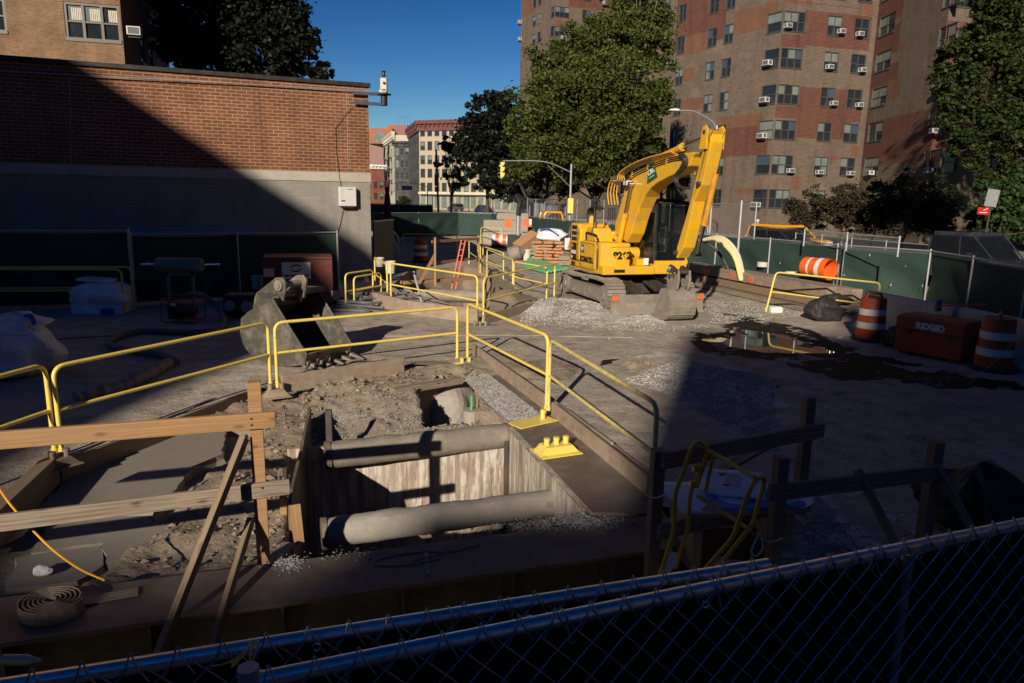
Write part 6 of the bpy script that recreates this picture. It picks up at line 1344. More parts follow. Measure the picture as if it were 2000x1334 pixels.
mn = min(z for u, z in full); full = [(u, z-mn) for u, z in full]; outer = [(u, z-mn) for u, z in outer]
md3 = (mdir.x, mdir.y, 0)
noear = full[:12]+full[18:]
for k, off_ in enumerate((0, wl-.035)):
    m = M(); m.prism(full if k == 0 else noear, w_*off_, md3, (0, 0, 1), w_*.035); m.build('side_plate', MT['bucketgreen'], t, bevel=.008)
m = M(); sh = outer; inn = []
for i, (u, z) in enumerate(sh):
    a = sh[max(0, i-1)]; b = sh[min(len(sh)-1, i+1)]; dx, dz = b[0]-a[0], b[1]-a[1]; l = math.hypot(dx, dz) or 1; inn.append((u+dz/l*.03, z-dx/l*.03))
m.prism(sh+inn[::-1], w_*.034, md3, (0, 0, 1), w_*(wl-.068)); m.build('shell', MT['bucket'], t, smooth=True)
m = M(); lip = full[0]
for k in range(5):
    o1 = w_*(.08+k*(wl-.16)/4); b0 = o1+mdir*(lip[0]-.05)+Vector((0, 0, .075)); m.hexa([b0+w_*-.05, b0+mdir*.36+w_*-.02+Vector((0, 0, -.055)), b0+mdir*.36+w_*.02+Vector((0, 0, -.055)), b0+w_*.05, b0+w_*-.05+Vector((0, 0, .07)), b0+mdir*.36+w_*-.02+Vector((0, 0, -.03)), b0+mdir*.36+w_*.02+Vector((0, 0, -.03)), b0+w_*.05+Vector((0, 0, .07))])
m.build('tooth', MT['bucket'], t, bevel=.01); m = M(); b0 = mdir*(lip[0]-.12)+Vector((0, 0, .04)); m.hexa([b0, b0+mdir*.2, b0+mdir*.2+w_*wl, b0+w_*wl, b0+Vector((0, 0, .05)), b0+mdir*.2+Vector((0, 0, .03)), b0+mdir*.2+w_*wl+Vector((0, 0, .03)), b0+w_*wl+Vector((0, 0, .05))]); m.build('cutting_edge', MT['bucket'], t)
e = full[12]; ee = [(u, z) for u, z in (full[11], full[12], full[13], full[14], full[15], full[16], full[17])]
for k, off_ in enumerate((.46,)):
    m = M(); m.prism(ee+[(ee[-1][0], ee[-1][1]-.15), (ee[0][0], ee[0][1]-.15)], w_*off_, md3, (0, 0, 1), w_*.05); m.build('hook_ear', MT['bucket'], t, bevel=.01)
pc_ = tr_b([(372, 575)])[0]; m = M(); q = mdir*pc_[0]+Vector((0, 0, pc_[1]-mn)); m.tube([q-w_*.04, q+w_*.12], .085, 18); m.tube([q-w_*.06, q-w_*.03], .05, 14); m.tube([q+w_*.12, q+w_*.5], .055, 14); m.build('pin', MT['dusty'], t, smooth=True)
m = M(); a = mdir*full[11][0]+Vector((0, 0, full[11][1])); m.hexa([a+Vector((0, 0, -.1)), a+mdir*.5+Vector((0, 0, -.05)), a+mdir*.5+w_*wl+Vector((0, 0, -.05)), a+w_*wl+Vector((0, 0, -.1)), a, a+mdir*.45+Vector((0, 0, .03)), a+mdir*.45+w_*wl+Vector((0, 0, .03)), a+w_*wl]); m.build('top_plate', MT['bucket'], t)
# ---------------- the excavator ----------------
XS = Vector((3.05, 19.8, 0)); xh = Vector((.28, -.96, 0)).normalized(); xl = Vector((-xh.y, xh.x, 0)); XRZ = math.atan2(xh.y, xh.x)
EX = thing('excavator', 'yellow tracked excavator with green crest decals and raised boom standing on gravel', 'excavator', XS, XRZ)
def ec(x, y): return 1060+x/3.175, 230+y/3.175
def xt(pts, l=0.0):
    """photo crop points -> (forward, height) on the machine's upright plane at sideways offset l"""
    return trace([ec(*p) for p in pts], XS+xl*l, xh)
Ym = MT['exy']
# undercarriage
for s_ in (-1, 1):
    yc = s_*.98; x0, x1 = -1.75, 1.75; rr = .36; zc_ = .40; tw_ = .50; pts = []
    n = 14
    for i in range(n): a = -math.pi/2+math.pi*i/(n-1); pts.append((x1-rr+rr*math.cos(a), zc_+rr*math.sin(a), a))
    for i in range(n): a = math.pi/2+math.pi*i/(n-1); pts.append((x0+rr+rr*math.cos(a), zc_+rr*math.sin(a)*.95, a))
    per = []; tot = 0; P_ = [(p[0], p[1]) for p in pts]
    def loop_at(d_):
        d_ %= TL
        for i in range(len(P_)):
            a, b = P_[i], P_[(i+1) % len(P_)]; l = math.hypot(b[0]-a[0], b[1]-a[1])
            if d_ <= l: k = d_/l if l else 0; return a[0]+(b[0]-a[0])*k, a[1]+(b[1]-a[1])*k, math.atan2(b[1]-a[1], b[0]-a[0])
            d_ -= l
        return P_[0][0], P_[0][1], 0
    TL = sum(math.hypot(P_[(i+1) % len(P_)][0]-P_[i][0], P_[(i+1) % len(P_)][1]-P_[i][1]) for i in range(len(P_)))
    m = M(); NS = 46
    for k in range(NS):
        x, z, a = loop_at(TL*k/NS); z -= .03*math.sin(max(0, min(1, (x-x0)/(x1-x0)))*math.pi*2)*(z > .5); m.box((x, yc, z), (TL/NS*.93, tw_, .045), ry=-a); m.box((x+math.sin(a)*.03, yc, z-math.cos(a)*.03), (.03, tw_, .05), ry=-a)
    tb = m.build('track_belt', MT['dusty'], EX)
    m = M(); m.prism([(x0+.30, .22), (x1-.30, .22), (x1-.45, .56), (x0+.45, .56)], (0, yc-tw_*.36, 0), (1, 0, 0), (0, 0, 1), (0, tw_*.72, 0))
    for x in (-1.0, -.1, .8): m.box((x, yc-s_*.0, .30), (.5, tw_*.9, .05))
    m.build('track_frame', MT['dusty'], EX)
    for x, r2 in ((x0+rr, .27), (x1-rr, .27)):
        m = M(); m.tube([(x, yc-tw_*.42, zc_), (x, yc+tw_*.42, zc_)], r2, 22); m.tube([(x, yc-tw_*.5, zc_), (x, yc+tw_*.5, zc_)], .11, 14); m.build('sprocket' if x < 0 else 'idler', MT['dusty'], EX)
m = M(); m.b2(-.7, .7, -.75, .75, .35, .72); m.lathe([(.62, .70), (.62, .90)], seg=28); m.build('car_body', MT['steeldark'], EX)
for y in (-.45, .45): M().beam((.6, y, .72), (2.0, y*1.0, .42), .22, .16).build('blade_arm', MT['steeldark'], EX); M().tube([(.5, y*.5, .75), (1.5, y*.5, .55)], .06, 10).build('blade_cylinder', MT['steeldark'], EX)
m = M(); pr = [(2.02, .10), (2.10, .02), (2.16, .02), (2.13, .12), (2.10, .30), (2.14, .50), (2.10, .52), (2.05, .30)]; m.prism(pr, (0, -1.27, 0), (1, 0, 0), (0, 0, 1), (0, 2.54, 0)); m.build('dozer_blade', MT['dusty'], EX, bevel=.008)
for y in (-1.19, 1.17): M().box((2.125, y, .43), (.03, .16, .12), ry=-.1).build('blade_mark', MT['orange'], EX)
# upper structure
m = M(); m.b2(-1.1, 1.35, -1.2, .25, .92, 1.14); m.b2(-1.1, 1.30, .25, 1.2, .92, 1.18); m.build('house_frame', Ym, EX, bevel=.03)
arc = [(-1.0-.52*math.cos(a), 1.2*math.sin(a)) for a in np.linspace(-math.pi/2, math.pi/2, 14)]
m = M(); m.prism(arc+[(-.95, 1.2), (-.95, -1.2)][:0]+[], (0, 0, .95), (1, 0, 0), (0, 1, 0), (0, 0, .95)); m.build('counterweight', Ym, EX, bevel=.05)
m = M(); m.prism([(-1.0, .0), (-.25, .0), (-.25, .85), (-.45, 1.02), (-1.0, 1.02)], (0, -1.22, 1.14), (1, 0, 0), (0, 0, 1), (0, .9, 0)); m.build('engine_hood', Ym, EX, bevel=.05)
m = M(); m.b2(-1.0, -.25, -.3, 1.18, 1.14, 1.95); m.build('rear_cover', Ym, EX, bevel=.05)
tank = [(-.25, -1.22), (.80, -1.22), (1.05, -1.16), (1.20, -1.02), (1.26, -.82), (1.26, -.42), (-.25, -.42)]
m = M(); m.prism(tank, (0, 0, 1.0), (1, 0, 0), (0, 1, 0), (0, 0, .72)); m.build('fuel_tank', Ym, EX, bevel=.04)
m = M(); m.prism([(.0, 0), (.7, 0), (.5, .35), (.0, .35)], (0, -1.15, 1.72), (1, 0, 0), (0, 0, 1), (0, .5, 0)); m.build('tool_box', Ym, EX, bevel=.04)
m = M(); m.tube([(-.62, -.75, 2.1), (-.62, -.75, 2.32)], .085, 16); m.tube([(-.62, -.75, 2.32), (-.62, -.75, 2.36)], .06, 12); m.build('exhaust', Ym, EX)
m = M(); yy = -1.228
m.b2(-.88, -.50, yy, yy+.02, 1.16, 1.62); m.build('number_panel', MT['ink'], EX)
m = M()
for k in range(3): m.b2(-.88, -.50, yy, yy+.02, 1.68+.155*k, 1.78+.155*k)
m.b2(-.86, -.60, yy, yy+.02, 1.0, 1.10); m.build('air_louvre', MT['darkblue'], EX)
m = M()
for k in range(12): m.b2(-1.02, -.96, yy-.005, yy+.03, 1.2+.065*k, 1.235+.065*k)
m.build('grille', MT['black'], EX)
nr = lambda n, s, _, x, z, mt=MT['white'], b=.004: put_text(n, s, z[1], mt, (x, yy-.006, z[0]), (1, 0, 0), (0, 0, 1), EX, b)
nr('lettering', '138US', 0, -.69, (1.36, .135)); nr('lettering', 'PC', 0, -.78, (1.53, .10), MT['exy']); nr('lettering', 'LC', 0, -.80, (1.22, .08))
put_text('lettering', 'KOMATSU', .20, MT['ink'], (.28, yy-.004, 1.22), (1, 0, 0), (0, 0, 1), EX, .012)
tx = 1.262; put_text('lettering', '8262', .25, MT['ink'], (tx+.014, -.66, 1.40), (0, 1, 0), (0, 0, 1), EX, .012)
def crest(O, ux, uy, s_, par, sx=1):
    """green bell shaped crest with white letters"""
    ux = Vector(ux); uy = Vector(uy); uz = ux.cross(uy); m = M(); pr = [(-.55, -.42), (.55, -.42), (.48, -.25), (.42, .05), (.28, .36), (.10, .5), (-.10, .5), (-.28, .36), (-.42, .05), (-.48, -.25)]
    m.prism([(a*s_, b*s_) for a, b in pr], Vector(O), ux, uy, uz*.006); c = m.build('crest', MT['logo'], par)
    put_text('lettering', 'CRC', .36*s_, MT['white'], Vector(O)+uz*.011+uy*.03*s_, ux, uy, c, .012*s_); m = M(); a = Vector(O)+uz*.010-uy*.22*s_; m.beam(a-ux*.28*s_, a+ux*.25*s_, .03*s_, .004, upv=uz); m.build('underline', MT['white'], c)
crest((-.02, yy, 1.50), (1, 0, 0), (0, 0, 1), .24, EX)
m = M(); m.b2(.62, .82, yy-.004, yy+.01, 1.18, 1.34); m.build('filler_door', Ym, EX, bevel=.01)
m = M()   # panel gaps, bolts and latches on the yellow housing
for x0_, x1_, z0_, z1_ in ((-.96, -.27, 1.145, 1.155), (-.44, -.43, 1.16, 2.0), (-.20, -.19, 1.02, 1.70), (-.2, .78, 1.66, 1.668), (-.98, .8, .985, .992)): m.b2(x0_, x1_, yy-.002, yy+.01, z0_, z1_)
for x, z in ((-.15, 1.62), (.70, 1.62), (.70, 1.08), (-.15, 1.08), (-.35, 1.9), (-.35, 1.25)): m.tube([(x, yy-.008, z), (x, yy+.01, z)], .016, 8)
m.b2(1.262, 1.266, -.98, -.44, 1.10, 1.106); m.b2(1.262, 1.266, -.98, -.44, 1.62, 1.626); m.build('panel_gaps', MT['black'], EX)
m = M(); m.b2(1.255, 1.275, -.28, -.02, 1.0, 1.12); m.b2(1.352, 1.36, -.9, -.6, .98, 1.06); m.build('grab_handle', MT['black'], EX)
m = M(); m.b2(-.3, .9, -.28, -.24, 1.15, 1.5); m.b2(.2, 1.1, -.15, .2, 1.14, 1.3); m.tube([(.35, -.22, 1.4), (.35, .22, 1.4)], .16, 16); m.build('boom_foot', Ym, EX, bevel=.01)
# hand rails
m = M()
m.tube(fillet([(.1, -1.18, 1.6), (.1, -1.20, 1.95), (.85, -1.2, 1.90), (.98, -1.22, 1.6), (1.0, -1.22, 1.05)], .08, 4), .022, 8); m.tube([(.45, -1.2, 1.9), (.45, -1.0, 2.5), (.3, -.95, 2.62), (.05, -.9, 2.55)], .018, 8); m.tube([(-.1, -.9, 2.0), (-.1, -.9, 2.9)], .02, 8)
m.build('handrail', MT['black'], EX, smooth=True)
m = M(); m.box((-.1, -.9, 2.72), (.10, .16, .22)); m.tube([(-.1, -.9, 2.72), (.35, -.95, 2.78), (.42, -.95, 2.5)], .02, 6); m.build('mirror', MT['black'], EX)
# cab
cx0, cx1, cy0, cy1, cz0, cz1 = -.45, 1.22, .28, 1.22, 1.18, 2.80
m = M()
for a, b in (((cx0, cy0), (cx0, cy1)), ): pass
for x in (cx0+.04, .35, cx1-.04):
    for y in (cy0+.03, cy1-.03): m.beam((x, y, cz0), (x-(.06 if x > 1 else 0), y, cz1-.06), .08, .07)
m.b2(cx0, cx1-.05, cy0, cy1, cz1-.10, cz1); m.b2(cx0+.1, cx1-.3, cy0+.1, cy1-.1, cz1, cz1+.05); m.b2(cx0, cx0+.05, cy0, cy1, cz0, 2.0); m.b2(cx0, cx1, cy0, cy0+.02, cz0, 1.5)
m.box((cx1+.02, (cy0+cy1)/2, cz1-.06), (.22, cy1-cy0-.05, .05)); m.build('cab', MT['black'], EX, bevel=.015)
m = M(); m.b2(cx1-.06, cx1-.03, cy0+.06, cy1-.06, cz0+.08, cz1-.12); m.b2(.40, cx1-.1, cy1-.03, cy1-.01, cz0+.1, cz1-.12); m.b2(cx0+.1, .3, cy1-.03, cy1-.01, cz0+.6, cz1-.12); m.b2(.40, cx1-.1, cy0+.0, cy0+.02, 1.5, cz1-.12); m.b2(cx0+.1, .3, cy0+.0, cy0+.02, 1.5, cz1-.12)
MT['cabglass'] = plain('cab_glass', (.45, .52, .50), .03); 
_t = MT['cabglass'].node_tree; _b = _t.nodes['Principled BSDF']; _b.inputs['Base Color'].default_value = (.01, .015, .015, 1); _b.inputs['Alpha'].default_value = .38
m.build('cab_window', MT['cabglass'], EX)
m = M(); m.box((.25, .72, 1.55), (.5, .5, .18)); m.box((.0, .72, 1.95), (.14, .48, .75), ry=-.12); m.box((.02, .72, 2.38), (.12, .28, .2), ry=-.12); m.build('seat', MT['rubber'], EX, bevel=.05)
m = M(); m.tube([(.75, .55, 1.2), (.72, .55, 1.75)], .02, 6); m.tube([(.75, .9, 1.2), (.72, .9, 1.75)], .02, 6); m.tube([(.45, .45, 1.6), (.5, .45, 1.85)], .025, 6); m.box((1.0, .75, 1.35), (.12, .5, .25)); m.tube([(1.15, .5, 1.5), (1.12, .9, 2.1)], .012, 6); m.build('control_lever', MT['black'], EX)
for y in (cy0+.035, cy1-.035): pass
m = M(); m.beam((cx1+.0, cy1-.02, 1.2), (cx1-.03, cy1-.02, 2.15), .05, .05); m.beam((cx1+.0, cy1-.02, 2.15), (cx1-.05, cy1-.02, 2.7), .035, .035); m.b2(1.16, 1.30, .28, 1.22, 1.18, 1.27); m.b2(1.24, 1.31, .26, 1.24, .93, 1.2); m.build('cab_base', Ym, EX, bevel=.01)
crest((1.312, .72, 1.07), (0, 1, 0), (0, 0, 1), .22, EX)
m = M(); m.tube([(1.05, 1.2, 2.55), (1.2, 1.38, 2.55)], .012, 6); m.box((1.22, 1.42, 2.45), (.05, .16, .34)); m.build('mirror', MT['black'], EX, bevel=.02)
m = M(); m.box((1.265, .02, 1.25), (.02, .14, .18)); m.build('sticker', MT['white'], EX)
# boom traced on its own plane, then given its real width
bo = xt(l=-.2, pts=[(447, 720), (447, 660), (468, 590), (500, 480), (515, 395), (545, 348), (600, 318), (700, 268), (850, 222), (930, 212), (948, 218)])+xt(l=-.08, pts=[(958, 245), (938, 300), (880, 335), (805, 368), (735, 405), (690, 440), (655, 490), (622, 560), (594, 640), (572, 720), (545, 775)])
BW = .40
m = M(); m.prism([(u, z) for u, z in bo], (0, -BW/2, 0), (1, 0, 0), (0, 0, 1), (0, BW, 0)); m.build('boom', Ym, EX, bevel=.025)
ax, az = xt([(722, 338)])[0]; crest((ax, -BW/2-.003, az), Vector((1, 0, .30)).normalized(), Vector((-.30, 0, 1)).normalized(), .52, EX)
ar = xt([(1112, 85), (1124, 150), (1092, 300), (1060, 420), (1010, 520), (975, 690), (945, 805), (905, 872)], .15)+xt([(825, 862), (832, 800), (880, 640), (928, 470), (945, 390), (962, 330), (975, 250), (1000, 190), (1030, 120), (1048, 76)], -.15)
m = M(); m.prism(ar, (0, -.15, 0), (1, 0, 0), (0, 0, 1), (0, .30, 0)); m.build('arm', Ym, EX, bevel=.02)
# warning label on the arm
p_ = xt([(985, 350)])[0]; m = M(); m.prism([(-.07, -.04), (.09, -.04), (.01, .11)], (p_[0], -.166, p_[1]), (1, 0, 0), (0, 0, 1), (0, -.003, 0)); m.build('warning_label', MT['ink'], EX); m = M(); m.prism([(-.045, -.025), (.06, -.025), (.008, .08)], (p_[0], -.170, p_[1]), (1, 0, 0), (0, 0, 1), (0, -.003, 0)); m.build('warning_label', MT['taxi'], EX)
# cylinders
def cylr(name, a, b, k, y, r1=.065, r2=.035, mb=Ym):
    a = Vector((a[0], y, a[1])); b = Vector((b[0], y, b[1])); q = a.lerp(b, k); m = M(); m.tube([a, q], r1, 16); m.tube([q-(b-a).normalized()*.12, q], r1*1.25, 16); o = m.build(name, mb, EX, smooth=True)
    m = M(); m.tube([q, b], r2, 14); m.tube([b+Vector((0, -.07, 0)), b+Vector((0, .07, 0))], .06, 14); m.build('piston_rod', MT['chrome'], o, smooth=True)
MT['chrome'] = plain('chrome', (.55, .55, .56), .18, 1.0)
a, b = xt([(690, 262), (1062, 92)]); cylr('arm_cylinder', a, b, .52, 0, .075, .04)
for y, pa, pb in ((-.30, (470, 800), (548, 412)), (.30, (560, 905), (652, 470))):
    a, b = xt([pa, pb], y); cylr('boom_cylinder', a, b, .55, y, .07, .04)
a, b = xt([(1048, 350), (950, 850)]); cylr('bucket_cylinder', (a[0]+.10, a[1]), (b[0]+.0, b[1]), .62, .04, .065, .038, MT['exorange'] if 'exorange' in MT else grimy('rusty_yellow_paint', (.70, .33, .03), .45, dirt=(.35, .18, .06), amt=.7, sc=6))
# pins and lugs at the knuckle
m = M(); p_ = xt([(1056, 92)])[0]
for y in (-.2, .2): m = M(); m.prism([(-.16, -.35), (.12, -.35), (.14, .05), (.05, .14), (-.08, .12)], (p_[0], y-.02, p_[1]), (1, 0, 0), (0, 0, 1), (0, .04, 0)); m.build('arm_lug', Ym, EX, bevel=.01)
for q in ((1056, 92), (935, 258), (1012, 412), (868, 838)): p_ = xt([q])[0]; M().tube([(p_[0], -.22, p_[1]), (p_[0], .22, p_[1])], .055, 16).build('pin', MT['steeldark'], EX)
# hoses over the boom and at its foot
m = M()
for k in range(4):
    pts = xt([(455+k*9, 545), (448+k*8, 470), (465+k*8, 400), (505+k*6, 395), (520, 350+k*3), (590, 300+k*5), (700, 255+k*6), (850, 218+k*5)]); m.tube(spline([(u, -.22+k*.05, z+.02) for u, z in pts], 5), .017, 6)
m.build('steel_pipes', Ym, EX, smooth=True)
m = M()
for k in range(3):
    pts = xt([(930-k*6, 225), (955-k*3, 260), (945-k*8, 310), (905-k*6, 350+k*6), (895, 400), (920, 430), (975, 440)]); m.tube(spline([(u, -.24-k*.03, z) for u, z in pts], 6), .025, 7)
pts = xt([(910, 330), (890, 385), (900, 440), (940, 490)]); m.tube(spline([(u, -.26, z) for u, z in pts], 6), .022, 7)
m.build('arm_hoses', MT['rubber'], EX, smooth=True); m = M()
for k in range(4):
    pts = xt([(440, 545+k*6), (385, 560+k*3), (365, 600), (375+k*5, 660), (400+k*6, 720)]); m.tube(spline([(u, -.45+k*.05, z) for u, z in pts], 6), .03, 7)
m.build('boom_hoses', MT['rubber'], EX, smooth=True); m = M()
for k in range(4):
    pts = xt([(455+k*12, 560), (450+k*14, 640)]); m.tube([(u, -.22, z) for u, z in pts], .02, 6)
m.build('foot_hoses', MT['rubber'], EX, smooth=True); m = M()
for k in range(4):
    pts = xt([(495+k*12, 780), (490+k*16, 850), (520+k*8, 905), (550, 860)]); m.tube(spline([(u, -.1+k*.05, z) for u, z in pts], 6), .02, 6)
m.build('swing_hoses', MT['rubber'], EX, smooth=True)
m = M()
for k in range(3): pts = xt([(560+k*8, 372+k*3), (640, 325+k*6), (760, 275+k*5), (860, 245+k*4), (935, 235+k*4)]); m.tube(spline([(u, -.215, z-.03*k) for u, z in pts], 5), .012, 6)
m.build('pipe_run', MT['black'], EX, smooth=True)
m = M()
for q in ((600, 345), (700, 300), (820, 262)): p_ = xt([q])[0]; m.box((p_[0], -.21, p_[1]-.04), (.05, .03, .14), ry=.35)
m.build('pipe_clamp', Ym, EX)
# work lamp
p_ = xt([(586, 406)])[0]; m = M(); m.box((p_[0]+.05, -.30, p_[1]), (.14, .18, .15)); o = m.build('work_lamp', MT['black'], EX, bevel=.01); m = M(); m.box((p_[0]+.125, -.30, p_[1]), (.01, .15, .12)); m.box((p_[0]+.05, -.395, p_[1]), (.11, .008, .11)); m.build('lens', MT['acwhite'], o)
# linkage, quick coupler and bucket
UC = 2.92
m = M()
for y in (-.14, .10): m.prism([(UC-.12, 1.12), (UC+.0, 1.30), (UC+.10, 1.30), (UC+.06, 1.05), (UC-.02, .95)], (0, y, 0), (1, 0, 0), (0, 0, 1), (0, .04, 0))
m.tube([(UC+.02, -.2, 1.05), (UC+.02, .2, 1.05)], .055, 14); m.tube([(UC+.32, -.17, 1.18), (UC+.32, .17, 1.18)], .05, 14); m.beam((UC+.04, -.13, 1.26), (UC+.34, -.13, 1.16), .04, .10); m.beam((UC+.04, .13, 1.26), (UC+.34, .13, 1.16), .04, .10); m.build('linkage', MT['steeldark'], EX)
for y in (-.17, .12):
    m = M(); m.prism([(UC-.16, .98), (UC-.10, 1.12), (UC+.02, 1.14), (UC+.08, 1.0), (UC+.20, 1.0), (UC+.28, 1.22), (UC+.38, 1.22), (UC+.42, 1.0), (UC+.36, .78), (UC+.20, .66), (UC-.05, .68)], (0, y, 0), (1, 0, 0), (0, 0, 1), (0, .05, 0)); m.build('coupler_plate', MT['dusty'], EX, bevel=.01)
cur = [(-.10, .74), (.12, .80), (.30, .74), (.41, .58), (.45, .40), (.40, .20), (.28, .07), (.08, .02), (-.18, .02), (-.40, .06)]
cur = [(UC+a, b) for a, b in cur]; inn = []
for i, (u, z) in enumerate(cur):
    a = cur[max(0, i-1)]; b = cur[min(len(cur)-1, i+1)]; dx, dz = b[0]-a[0], b[1]-a[1]; l = math.hypot(dx, dz); inn.append((u+dz/l*.03, z-dx/l*.03))
bw2 = .66; MTB = MT['bucket']
m = M(); m.prism(cur+inn[::-1], (0, -bw2/2, 0), (1, 0, 0), (0, 0, 1), (0, bw2, 0)); BK = m.build('bucket', MT['dusty'], EX, smooth=True)
for y in (-bw2/2-.012, bw2/2-.013): m = M(); m.prism(cur+[(UC-.36, .16), (UC-.22, .45)], (0, y, 0), (1, 0, 0), (0, 0, 1), (0, .025, 0)); m.build('side_plate', MT['dusty'], BK, bevel=.004)
for y in (-.16, .12):
    m = M(); m.prism([(UC-.08, .72), (UC+.30, .70), (UC+.34, .86), (UC+.12, .80), (UC-.06, .92)], (0, y, 0), (1, 0, 0), (0, 0, 1), (0, .035, 0)); m.build('hanger', MT['dusty'], BK)
for k in range(5): m = M(); m.box((UC-.46, -bw2/2+.06+k*(bw2-.12)/4, .07), (.2, .07, .05), ry=.15); m.build('tooth', MT['dusty'], BK)
for z in (.18, .34, .50): m = M(); q = .43 if z < .45 else .42; m.b2(UC+q-.02-abs(z-.4)*.2, UC+q+.035-abs(z-.4)*.25, -bw2/2, bw2/2, z, z+.03); m.build('wear_strip', MT['dusty'], BK)
# ---------------- second pit ----------------
w2 = [Vector((p[0], p[1], 0)) for p in PIT2]; m = M()
for i in range(len(w2)):
    a, b = w2[i], w2[(i+1) % len(w2)]; m.quad((a.x, a.y, -1.8), (b.x, b.y, -1.8), (b.x, b.y, 0), (a.x, a.y, 0), 0, [(0, 0), ((b-a).length, 0), ((b-a).length, 1.8), (0, 1.8)])
m.add([(p.x, p.y, -1.8) for p in w2], [list(range(len(w2)))]); st(m.build('excavated_dirt', MT['dirt']))
m = M(); m.tube([G(768, 573, -.45), G(950, 580, -.45)], .22, 20); tag(m.build('old_pipe', MT['dusty'], smooth=True), 'big dusty pipe crossing the second pit', 'pipe')
gb = 'planks round the second pit'
board('plank', 'shaded left plank on edge in front of the second pit', G(728, 596), G(797, 614), .33, .05, 'woodold', group=gb)
board('plank', 'long sunlit plank on edge in front of the second pit with pale stains', G(797, 614), G(932, 632), .33, .06, 'woodold', group=gb)
board('plank', 'brown plank on edge rising to the right in front of the gravel heap', G(946, 634), G(1088, 594), .22, .05, 'woodold', group=gb)
board('plank', 'pale plank on edge along the back right side of the second pit', G(962, 552), G(1005, 578), .28, .05, 'woodgrey', group=gb)
board('plank', 'sunlit board lying across the back edge of the second pit', G(790, 556), G(945, 545), .10, .28, 'wood', group=gb)
heightfield('dirt_mound', 0-.6, 1.6, 17.0, 21.5, .08, lambda X, Y: np.maximum(-.05, .38*np.exp(-((X+.15)**2/.3+(Y-19.6)**2/1.2))+(vnoise(X, Y, 4, 3)-.5)*.09*np.exp(-((X-.1)**2/.5+(Y-19.5)**2/2))-.02), MT['dirt'])
heightfield('gravel_heap', -.3, 2.6, 15.5, 19.5, .07, lambda X, Y: .30*np.exp(-((X-.95)**2/.45+(Y-18.2)**2/.6))+(vnoise(X, Y, 6, 5)-.5)*.03-.03, MT['gravelpale'])
heightfield('gravel_heap', .8, 6.2, 15.2, 21, .08, lambda X, Y: .20*np.exp(-((X-1.9)**2/.35+(Y-18.4)**2/1.6))+.03*np.exp(-((X-3.0)**2/2.2+(Y-17.2)**2/.8)**2)+(vnoise(X, Y, 5, 6)-.5)*.03-.028, MT['gravelpale'])
scatter('gravel_heap', lambda rn: (lambda x, y: (x, y, max(0, .30*math.exp(-((x-.95)**2/.45+(y-18.2)**2/.6))+.20*math.exp(-((x-1.9)**2/.35+(y-18.4)**2/1.6))-.02)))(rn.uniform(.2, 3.6), rn.gauss(17.6, .8)), 6500, .012, .028, MT['gravelpale'], 31)
scatter('loose_gravel', in_px([(1085, 605), (1200, 610), (1290, 640), (1500, 625), (1600, 612), (1480, 590), (1380, 585), (1390, 640), (1200, 650), (1110, 630)]), 2600, .010, .024, MT['gravelpale'], 32)
# gravel spread on the right
def patch(name, poly, z, mat_, amp=.35, step=.06, seed=1, thin=0.0):
    """ragged edged thin sheet: a fine grid kept only inside a noisy outline"""
    P_ = [tuple(G(x, y).xy) for x, y in poly]; xs = [p[0] for p in P_]; ys = [p[1] for p in P_]
    def keep(X, Y):
        a = (vnoise(X+9, Y+9, 1.7, seed)-.5)*amp*2+(vnoise(X+9, Y+9, 6, seed+1)-.5)*amp*.9; b = (vnoise(X+31, Y+5, 1.7, seed+2)-.5)*amp*2+(vnoise(X+3, Y+41, 6, seed+3)-.5)*amp*.9
        k = inpoly(X+a, Y+b, P_)
        if thin: k &= (vnoise(X+5, Y+5, 2.3, seed+4)*.6+vnoise(X+5, Y+5, 9, seed+5)*.4) > thin
        return k
    return heightfield(name, min(xs)-amp, max(xs)+amp, min(ys)-amp, max(ys)+amp, step, lambda X, Y: np.full(X.shape, z), mat_, keep)
patch('gravel_ground', [(1215, 742), (1330, 705), (1520, 740), (1500, 850), (1640, 1020), (1830, 1000), (1960, 1080), (1780, 1180), (1540, 1130), (1560, 900), (1420, 830), (1300, 770)], .004, MT['gravelpale'], .8, .05, 3, .46)
scatter('loose_gravel', in_px([(1215, 742), (1330, 700), (1520, 740), (1500, 850), (1640, 1020), (1700, 1100), (1580, 1080), (1560, 900), (1420, 830), (1300, 770)], .005), 9000, .008, .020, MT['gravelpale'], 33)
scatter('loose_gravel', in_px([(1150, 730), (1250, 700), (1560, 720), (1600, 1000), (1900, 1000), (1950, 700), (1400, 640), (1240, 640)]), 1500, .006, .022, MT['gravel'], 34)
scatter('loose_gravel', in_px([(560, 690), (900, 640), (1250, 650), (1300, 760), (1100, 720), (950, 690), (700, 740)]), 900, .005, .018, MT['gravel'], 35)
# steel road plates: faint edges of the sheets in the yard
MT['plate'] = MT['ground']
def roadplate(poly, z, label): 
    P_ = [G(x, y) for x, y in poly]; m = M(); m.prism([(p.x, p.y) for p in P_], (0, 0, -.01), (1, 0, 0), (0, 1, 0), (0, 0, z+.01)); tag(m.build('road_plate', MT['ground']), label, 'road plate')
roadplate([(738, 657), (700, 640), (935, 640), (1170, 640), (1240, 660), (1000, 655)], .008, 'dusty steel road plate in front of the second pit')
